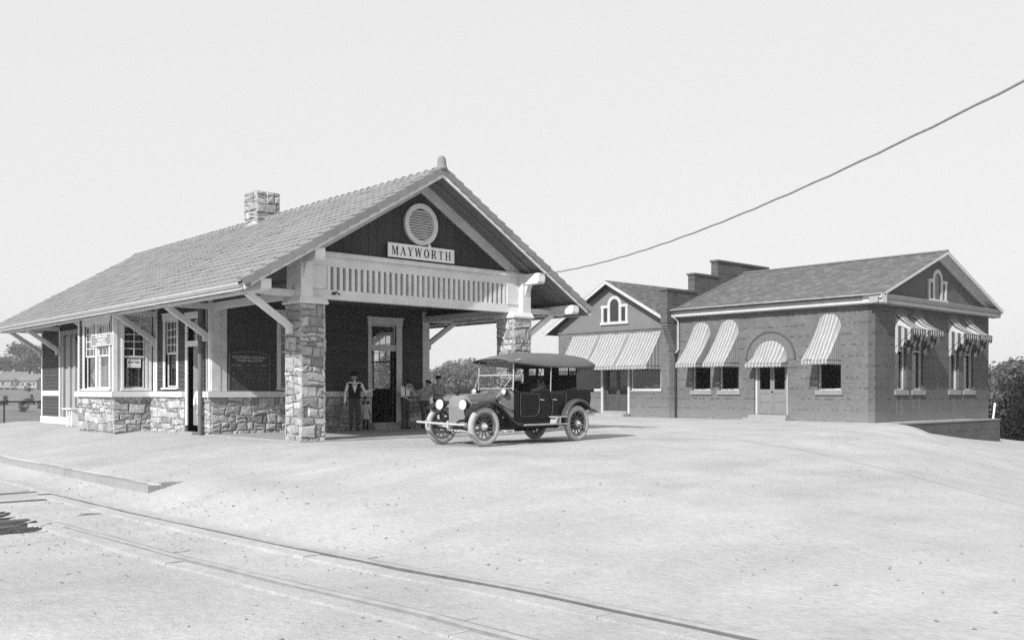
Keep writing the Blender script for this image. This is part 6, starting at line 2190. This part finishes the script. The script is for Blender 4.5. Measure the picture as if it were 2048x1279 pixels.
    fx, fy, fz = rel @ r_, rel @ f_, rel @ u_
    head = (tags == 'head') | (tags == 'face')
    if hair: mi[head & ((fz > .062 * hs) | ((fy < -.015) & (fz > -.03)))] = 4
    if face_dark:
        for sx in (-1, 1): mi[head & ((fx - sx * .031 * hs) ** 2 + (fz - .012 * hs) ** 2 < (.011 * hs) ** 2) & (fy > 0.03)] = 4
        mi[head & (abs(fx) < .022) & (abs(fz + .062 * hs) < .006) & (fy > 0.03)] = 4
    if recolor: recolor(mi, pc_, tags, mats, dict(fx=fx, fy=fy, fz=fz, V=V))
    amp = np.where(True, 1.0, 0)
    nz = np.array([mnoise.noise(Vector(c) * 9.0) for c in co[:, :]]) if nvt < 60000 else np.zeros(nvt)
    out.materials.clear()
    for m in mats: out.materials.append(m)
    out.polygons.foreach_set("material_index", mi.astype(np.int32))
    out.polygons.foreach_set("use_smooth", np.ones(npol, bool))
    vn = np.empty(nvt * 3); out.vertices.foreach_get("normal", vn); vn = vn.reshape(-1, 3)
    low = (co[:, 2] < V['neck'].z - .06)
    co += vn * (nz * 0.010 * low)[:, None]
    co *= k
    out.vertices.foreach_set("co", co.ravel()); out.update()
    o = bpy.data.objects.new("person", out); COL.objects.link(o)
    o.location = loc
    o.rotation_euler = (0, 0, facing - math.pi / 2)
    tag(o, label, "person", group)
    frame = Matrix((rt, fwd, up)).transposed()
    def wear(name, b, m, smooth=True):
        me = b.mesh(name, m, smooth)
        me.transform(Matrix.Scale(k, 4) @ Matrix.Translation(hd) @ frame.to_4x4())
        w = bpy.data.objects.new(name, me); COL.objects.link(w); w.parent = o
        return w
    o_wear[0] = wear
    return o
o_wear = [None]
def derby(brim=0.135):
    b = MB(); b.lathe([(brim, .062), (brim + .006, .070), (.098, .062), (.096, .10), (.088, .14), (.062, .165), (0, .172)], (0, -.005, 0), (0, 0, 1), 20); return b
def cap_hat():
    b = MB(); b.lathe([(.095, .045), (.112, .075), (.108, .105), (.07, .128), (0, .133)], (0, -.012, 0), (0, 0, 1), 16)
    b.prism([(-.07, .05), (.07, .05), (.055, .12), (0, .14), (-.055, .12)], (0, 0, .052), (1, 0, 0), (0, 1, 0), (0, 0, .012)); return b

R_ = math.radians
# man with the white sleeves and black waistcoat
def man_rc(mi, pc, tags, mats, I):
    fx, z, y = pc[:, 0], pc[:, 2], pc[:, 1]
    tor = (tags == 'shirt')
    mats.append(SUIT)
    vz = 1.02
    v_open = (y > 0.02) & (abs(fx + 0.01) < np.clip((z - 1.14) * 0.30, 0, .085)) & (z > 1.14)
    m = tor & (z > 0.97) & ~v_open & (abs(fx) < .20)
    mi[m] = 5
    mi[(tags == 'sleeve') & (abs(fx) < .165)] = 5
    mi[tags == 'skin'] = 0
    col = (z > 1.44) & (z < 1.485) & ((tags == 'shirt') | (tags == 'skin'))
    mi[col] = 1
    mt = (I['fz'] < -.045) & (I['fz'] > -.062) & (abs(I['fx']) < .032) & (I['fy'] > .04)
    mi[mt] = 4
man = person("man in white shirt sleeves, black waistcoat and black derby hat by the porch wall", (4.42, 4.50, 0.035), R_(-122), 1.80,
       dict(elR=(.27, -.05, 1.12), wrR=(.285, .03, .86), elL=(-.335, -.09, 1.17), wrL=(-.545, -.17, 1.245), shL=(-.19, -.01, 1.41), look=(.15, 1, -.06), head=(.01, .03, 1.625)), recolor=man_rc)
o_wear[0]("derby_hat", derby(), HATF)
# small child at his side
def kid_rc(mi, pc, tags, mats, I):
    mi[(tags == 'trouser') & (pc[:, 2] < .62)] = 4
    mi[(pc[:, 2] > 1.36) & (tags == 'shirt')] = 4
kid = person("small child in a pale knee-length dress and dark stockings beside the man", (4.90, 4.60, 0.035), R_(-95), 1.06, dict(look=(-.3, 1, -.15), elL=(-.22, .05, 1.15), wrL=(-.17, .17, .98)), shirt=DRESS, trousers=DRESS,
       child=True, skirt=(1.05, .60, .19), recolor=kid_rc)
b = MB(); b.ball((0, -.015, .055), .115, .118, .09, 14, 9); o_wear[0]("hair", b, HAIR)
# boy leaning on the ledge with his arm to his face
def over_rc(mi, pc, tags, mats, I):
    z, x, y = pc[:, 2], pc[:, 0], pc[:, 1]
    mi[(tags == 'shirt') & (z < 1.13)] = 2
    mi[(tags == 'shirt') & (abs(abs(x) - .10) < .022)] = 2
boy = person("boy in white shirt and dark overalls leaning by the door, arm raised to his face", (6.42, 4.58, 0.035), R_(-78), 1.66,
       dict(neck=(-.02, .05, 1.44), head=(-.05, .13, 1.575), look=(-.5, .8, -.55), elL=(-.36, .13, 1.20), wrL=(-.14, .17, 1.50), shL=(-.20, .03, 1.40), elR=(.22, .06, 1.14), wrR=(.05, .17, 1.03), chest=(-.01, .03, 1.26)), recolor=over_rc, sleeve='elbow')
b = MB(); b.ball((0, -.012, .05), .098, .108, .075, 14, 9); o_wear[0]("hair", b, HAIR)
# two lads lounging at the porch corner
LG = "lads lounging at the far corner of the porch"
lad = person("lad with a dark cap slouching sideways with an elbow on the porch ledge", (7.12, 4.40, 0.035), R_(-100), 1.66,
       dict(neck=(-.02, .02, 1.40), chest=(.05, .01, 1.22), head=(-.06, .06, 1.555), shR=(.20, 0, 1.33), shL=(-.17, 0, 1.40), elR=(.40, -.18, 1.24), wrR=(.62, -.30, 1.28), elL=(-.2, .12, 1.16), wrL=(0, .24, 1.08), hipL=(-.03, 0, .90), hipR=(.15, 0, .90), pel=(.08, 0, .94), look=(-.25, 1, -.1)),
       shirt=GREYSHIRT, trousers=TROUSER, group=LG)
o_wear[0]("cap", cap_hat(), HAIR)
lad2 = person("lad in a banded hat with forearms folded in front, at the porch corner post", (7.66, 4.42, 0.035), R_(-118), 1.74,
       dict(elR=(.25, .08, 1.17), wrR=(.02, .24, 1.16), elL=(-.26, .10, 1.16), wrL=(-.12, .28, 1.07), head=(0, .04, 1.62)), shirt=GREYSHIRT, group=LG)
b = MB(); b.lathe([(.10, .05), (.112, .075), (.10, .10), (.09, .125), (0, .138)], (0, -.008, 0), (0, 0, 1), 16); o_wear[0]("hat", b, HAIR)
b = MB(); b.lathe([(.101, .048), (.1145, .072), (.1145, .06), (.101, .036)], (0, -.008, 0), (0, 0, 1), 16, caps=False); o_wear[0]("hat_band", b, DRESS)
# child half hidden by the post in the side doorway
dk = person("child in a white blouse half hidden behind the post in the side doorway", (0.12, 6.08, 0.22), R_(-125), 1.24, dict(elR=(.27, .0, 1.13), wrR=(.26, .10, .92)), trousers=GREYSHIRT, child=True, skirt=(1.0, .55, .16), recolor=lambda mi, pc, tags, mats, I: mi.__setitem__((tags == 'shirt') & (pc[:, 2] < .93), 2))
b = MB(); b.ball((0, -.015, .055), .115, .118, .09, 14, 9); o_wear[0]("hair", b, HAIR)
# driver at the wheel
def car_to_world(x, y, z):
    a = R_(5); return (2.14 + x * math.cos(a) - y * math.sin(a), -3.69 + x * math.sin(a) + y * math.cos(a), z)
def drv_rc(mi, pc, tags, mats, I):
    mats.append(SHIRT)
    mi[(abs(pc[:, 0]) < np.clip((pc[:, 2] - 1.05) * .2, 0, .05)) & (pc[:, 1] > .03) & (pc[:, 2] > 1.1) & (tags == 'shirt')] = 5
    mi[(pc[:, 2] > 1.425) & (pc[:, 2] < 1.49) & ((tags == 'shirt') | (tags == 'skin'))] = 5
P0 = car_to_world(2.0, 0.27, 0.64 - 0.50)
drv = person("driver in dark suit, white collar and dark hat at the wheel of the touring car", P0, R_(185), 1.70,
       dict(hipL=(-.09, 0, .98), hipR=(.09, 0, .98), pel=(0, -.02, 1.0), kneeL=(-.12, .42, 1.00), kneeR=(.12, .42, 1.00), ankL=(-.11, .60, .62), ankR=(.11, .60, .62), toeL=(-.11, .76, .60), toeR=(.11, .76, .60),
            chest=(0, -.06, 1.28), neck=(0, -.05, 1.46), head=(0, -.01, 1.62), shL=(-.185, -.06, 1.41), shR=(.185, -.06, 1.41), elL=(-.27, .12, 1.2), elR=(.27, .12, 1.2), wrL=(-.17, .30, 1.38), wrR=(.17, .30, 1.38)),
       shirt=SUIT, trousers=SUIT, recolor=drv_rc)
o_wear[0]("hat", derby(.125), HATF)

# ------------------------------------------------------------------ trees, far houses, fence
LEAF = leaf_mat("foliage", 0.12)
LEAF_PALE = leaf_mat("pale_far_foliage", 0.17, 0.45)
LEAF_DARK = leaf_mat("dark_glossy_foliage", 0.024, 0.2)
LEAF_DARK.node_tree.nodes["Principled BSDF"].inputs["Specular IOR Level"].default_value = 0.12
BARK = M("tree_bark", 0.07, 0.95, 0.25, 4.0, 0.6, 15)
def ahead(px, Z):
    """point of the terrain at a bearing from the photographer's stand, Z metres off"""
    X = (px - 1024.0) / 1909.0 * Z
    u = CAM.x + X * math.cos(YAW) + Z * math.sin(YAW)
    v = CAM.y - X * math.sin(YAW) + Z * math.cos(YAW)
    return u, v
def leaf_crown(clumps, n, size, seed, flat=0.0):
    r = random.Random(seed)
    vs, fs = [], []
    tot = sum(c[3] ** 2 for c in clumps)
    for (cx, cy, cz, cr) in clumps:
        m = max(6, int(n * cr * cr / tot))
        for _ in range(m):
            while True:
                d = Vector((r.uniform(-1, 1), r.uniform(-1, 1), r.uniform(-1, 1)))
                if 0.05 < d.length < 1: break
            d = d.normalized() * (r.random() ** 0.45)
            p = Vector((cx, cy, cz)) + Vector((d.x, d.y, d.z * 0.8)) * cr
            nn = (d.normalized() * 0.7 + Vector((r.gauss(0, .6), r.gauss(0, .6), r.gauss(0.25, .6)))).normalized()
            a = nn.orthogonal().normalized()
            a = Matrix.Rotation(r.uniform(0, 6.28), 3, nn) @ a
            c = nn.cross(a)
            s = size * r.uniform(0.55, 1.3)
            w = s * r.uniform(0.35, 0.6)
            o = len(vs)
            vs += [p - a * s * .5, p + c * w * .5, p + a * s * .5 - nn * s * .08, p - c * w * .5]
            fs.append((o, o + 1, o + 2, o + 3))
    b = MB(); b.add(vs, fs)
    return b
def tree(label, u, v, z, H, R, n, leaf, mat, seed, group, trunk=0.35, nclump=26, low=0.28, name="tree", cat="tree"):
    r = random.Random(seed)
    t = thing(name, label, cat, (u, v, z), group=group)
    b = MB()
    b.tube([(u, v, z - 0.5), (u + r.uniform(-.1, .1) * R, v, z + H * 0.3), (u + r.uniform(-.1, .1) * R, v + r.uniform(-.1, .1) * R, z + H * 0.75)], [R * 0.09, R * 0.065, R * 0.02], 7)
    cl = []
    for k in range(nclump):
        a = r.uniform(0, 6.28); h = r.random()
        prof = math.sin(math.pi * min(1, (0.12 + 0.88 * h))) ** 0.6 if h < 0.97 else 0.4
        rr = R * prof * r.uniform(0.25, 0.85)
        c = (u + rr * math.cos(a), v + rr * math.sin(a), z + H * (low + (0.92 - low) * h), R * r.uniform(0.26, 0.48))
        cl.append(c)
        if k % 3 == 0:
            b.tube([(u, v, z + H * (low + 0.3 * (h * 0.6))), ((u + c[0]) / 2, (v + c[1]) / 2, (z + H * low + c[2]) / 2 + .1), c[:3]], [R * .04, R * .025, R * .01], 5)
    obj("trunk", b, BARK, t)
    obj("crown", leaf_crown(cl, n, leaf, seed + 1), mat, t)
    return t
GL = "broad trees behind the far houses on the left"
for k, (px, Z, H, R, lab) in enumerate([(46, 385, 19.0, 8.5, "tallest rounded tree behind the far cottages at the left"), (84, 400, 18.0, 8.0, "broad tree behind the far cottages, next to the station wall"), (10, 370, 11.5, 7.5, "lower rounded tree above the roof of the first far cottage"), (128, 410, 18, 9, "far tree mostly hidden behind the end of the station"), (62, 372, 13.5, 6.5, "darker tree rising straight behind the cottage chimneys")]):
    u, v = ahead(px, Z)
    tree(lab, u, v, far_z(u, v), H, R, 5000, 1.1, LEAF, 200 + k, GL, nclump=44)
GM = "trees beyond the porch opening"
for k, (px, Z, H, R, lab) in enumerate([(868, 150, 5.6, 3.6, "pale tree beyond the porch, beside the corner post"), (908, 165, 9.6, 4.4, "pale leafy tree in the middle of the porch opening"), (948, 150, 10.6, 4.6, "taller pale tree seen just over the front of the car roof"), (990, 170, 10.6, 5.0, "pale tree behind the windscreen of the car"), (1030, 180, 10.0, 5.0, "pale tree behind the car driver"), (925, 120, 7.0, 3.6, "low leafy tree seen above the car bonnet"), (885, 115, 6.4, 2.8, "low leafy tree above the lads at the porch corner"), (975, 118, 8.0, 3.6, "low leafy tree seen through the windscreen"),
                                   (820, 140, 12.0, 4.5, "tree seen through the station doorway"), (780, 150, 12.0, 4.8, "tree seen through the station windows")]):
    u, v = ahead(px, Z)
    k_ = 2.15
    u, v = ahead(px, Z * k_)
    tree(lab, u, v, far_z(u, v), H, R * k_ * 0.85, 4600, 1.0, LEAF_PALE, 230 + k, GM, low=0.12)
# vine-covered thicket past the brick hall
GR = "dark thicket past the end of the brick hall"
for k, (u, v, H, R, lab) in enumerate([(39.2, 0.6, 6.4, 2.3, "dark vine-covered bush close behind the corner of the brick hall"), (41.5, -2.6, 6.6, 2.6, "dark broad-leaved bush behind the leaning white stake"), (45.5, -1.0, 6.8, 3.0, "dark broad-leaved bush above the end of the low brick wall"), (44.0, -5.5, 5.6, 2.6, "dark broad-leaved bush at the right edge of the yard"), (48.5, -5.0, 6.2, 3.0, "dark bush farthest right past the yard edge")]):
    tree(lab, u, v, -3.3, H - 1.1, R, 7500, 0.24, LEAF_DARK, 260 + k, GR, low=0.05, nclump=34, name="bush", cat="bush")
for k, (px, Z, H, R, lab) in enumerate([(2028, 105, 6.7, 4.5, "distant tree over the thicket at the right edge"), (1990, 120, 6.4, 4.5, "distant tree just clear of the brick hall corner"), (2075, 110, 6.9, 5, "distant tree beyond the right end of the thicket")]):
    u, v = ahead(px, Z)
    tree(lab, u, v, far_z(u, v), H, R, 2600, 0.6, LEAF, 280 + k, "distant trees at the right edge")
# woods on the skyline behind the station and off to the right, one mass
wc = []
wr = random.Random(404)
for px in list(range(170, 800, 14)) + list(range(2180, 4200, 60)):
    Z = wr.uniform(430, 470) if px < 900 else wr.uniform(240, 270)
    u, v = ahead(px, Z)
    if math.hypot(u - 8, v + 5) > 525: continue
    wc.append((u, v, far_z(u, v) + wr.uniform(2.0, 5.5), wr.uniform(4.5, 7.5)))
tag(obj("far_woods", leaf_crown(wc, 16000, 1.5, 405), LEAF), "unbroken woods along the skyline behind the station", kind="stuff")
# weeds on the field
for k, (px, Z, H, R, lab) in enumerate([(46, 140, 1.5, 0.9, "ragged dark weed bush on the field just left of the fence rail middle"), (61, 165, 1.8, 0.8, "slender dark weed on the field under the white cottage"), (81, 150, 1.2, 0.7, "small dark weed close to the station corner board"), (9, 160, 1.4, 0.8, "dark weed on the field left of the fence post"), (57, 250, 2.2, 1.2, "small shrub below the fronts of the far cottages"), (32, 310, 4.0, 2.0, "rounded shrub between the two far cottages")]):
    u, v = ahead(px, Z)
    tree(lab, u, v, far_z(u, v), H, R, 700, 0.3, LEAF, 300 + k, "weeds and shrubs on the field", low=-0.1, nclump=18, name="shrub", cat="shrub")

# far cottages
HW_ = M("pale_cottage_boards", 0.30, 0.8, 0.1, 1.0)
HR_ = M("cottage_roof", 0.17, 0.85, 0.12, 1.0)
def cottage(label, px, Z, rot, L, D, hw, hr, nwin, white=False):
    u, v = ahead(px, Z)
    z = far_z(u, v)
    t = thing("cottage", label, "house", (u, v, z), rot, "far cottages", local=True)
    b = MB(); b.box(-L / 2, -D / 2, 0.5, L / 2, D / 2, 0.5 + hw)
    b.prism([(-D / 2, 0.5 + hw), (D / 2, 0.5 + hw), (0, 0.5 + hw + hr)], (-L / 2, 0, 0), (0, 1, 0), (0, 0, 1), (L, 0, 0))
    w = obj("wall", b, WHITEPAINT if white else HW_, t)
    b = MB()
    for s in (-1, 1):
        b.prism([(s * (D / 2 + .4), 0.5 + hw - .25), (0, 0.5 + hw + hr + .05), (0, 0.5 + hw + hr + .25), (s * (D / 2 + .4), 0.5 + hw - .05)], (-L / 2 - .4, 0, 0), (0, 1, 0), (0, 0, 1), (L + .8, 0, 0))
    r = obj("roof", b, HR_, t)
    b = MB(); b.box(-.4, -.35, .5 + hw + hr - .3, .3, .35, .5 + hw + hr + 1.0); obj("chimney", b, HW_, r)
    for k in range(nwin):
        x = -L / 2 + L * (k + .5) / nwin
        b = MB(); b.box(x - .45, -D / 2 - .05, 1.3, x + .45, -D / 2 - .002, 2.7)
        f = obj("window", b, WHITEPAINT, w)
        b = MB(); b.box(x - .36, -D / 2 - .08, 1.4, x + .36, -D / 2 - .055, 2.6); obj("pane", b, DARKWOOD, f)
    b = MB()
    for k in range(nwin + 3):
        x = -L / 2 + .2 + (L - .8) * k / (nwin + 2)
        b.box(x, -D / 2 + .1, -0.6, x + .4, D / 2 - .1, .5)
    obj("foundation_pier", b, HW_, t)
    return t
cottage("far low cottage at the left edge of the picture", 4, 325, -YAW + 0.15, 12.0, 7.0, 2.7, 2.2, 4)
cottage("far cottage with a white gable end turned to the station", 66, 322, -YAW - 0.35, 9.5, 6.0, 2.7, 2.0, 4, False)
cottage("far cottage half hidden behind its neighbours' chimneys", 28, 352, -YAW + 0.3, 9.0, 6.0, 3.2, 2.4, 3)

# pipe fence at the end of the platform
fe = thing("pipe_fence", "thin dark pipe fence across the far end of the platform", "fence", (-2, 24.1, 0))
for k in range(6):
    u = -0.72 - 2.5 * (k - 1)
    b = MB(); b.tube([(u, 24.1, -0.9), (u, 24.1, 0.82)], 0.034, 8); obj("post", b, IRON, fe)
b = MB(); b.tube([(-11, 24.1, 0.82), (2.4, 24.1, 0.82)], 0.034, 8); obj("rail", b, IRON, fe)

# summer haze between the yard and the far trees
hb = MB(); hb.box(8 - 560, -5 - 560, -6.0, 8 + 560, -5 + 560, 27.0)
hm = bpy.data.materials.new("summer_haze"); hm.use_nodes = True
hn = hm.node_tree.nodes; hn.remove(hn["Principled BSDF"])
vol = hn.new("ShaderNodeVolumePrincipled")
vol.inputs["Color"].default_value = (0.95, 0.95, 0.95, 1)
vol.inputs["Density"].default_value = 0.00045
vol.inputs["Anisotropy"].default_value = 0.2
hm.node_tree.links.new(vol.outputs[0], hn["Material Output"].inputs["Volume"])
hz_ = obj("haze", hb, hm); tag(hz_, "thin summer haze over the yard and fields", kind="stuff")

for o in sc.objects:
    if "_local" in o.keys(): del o["_local"]
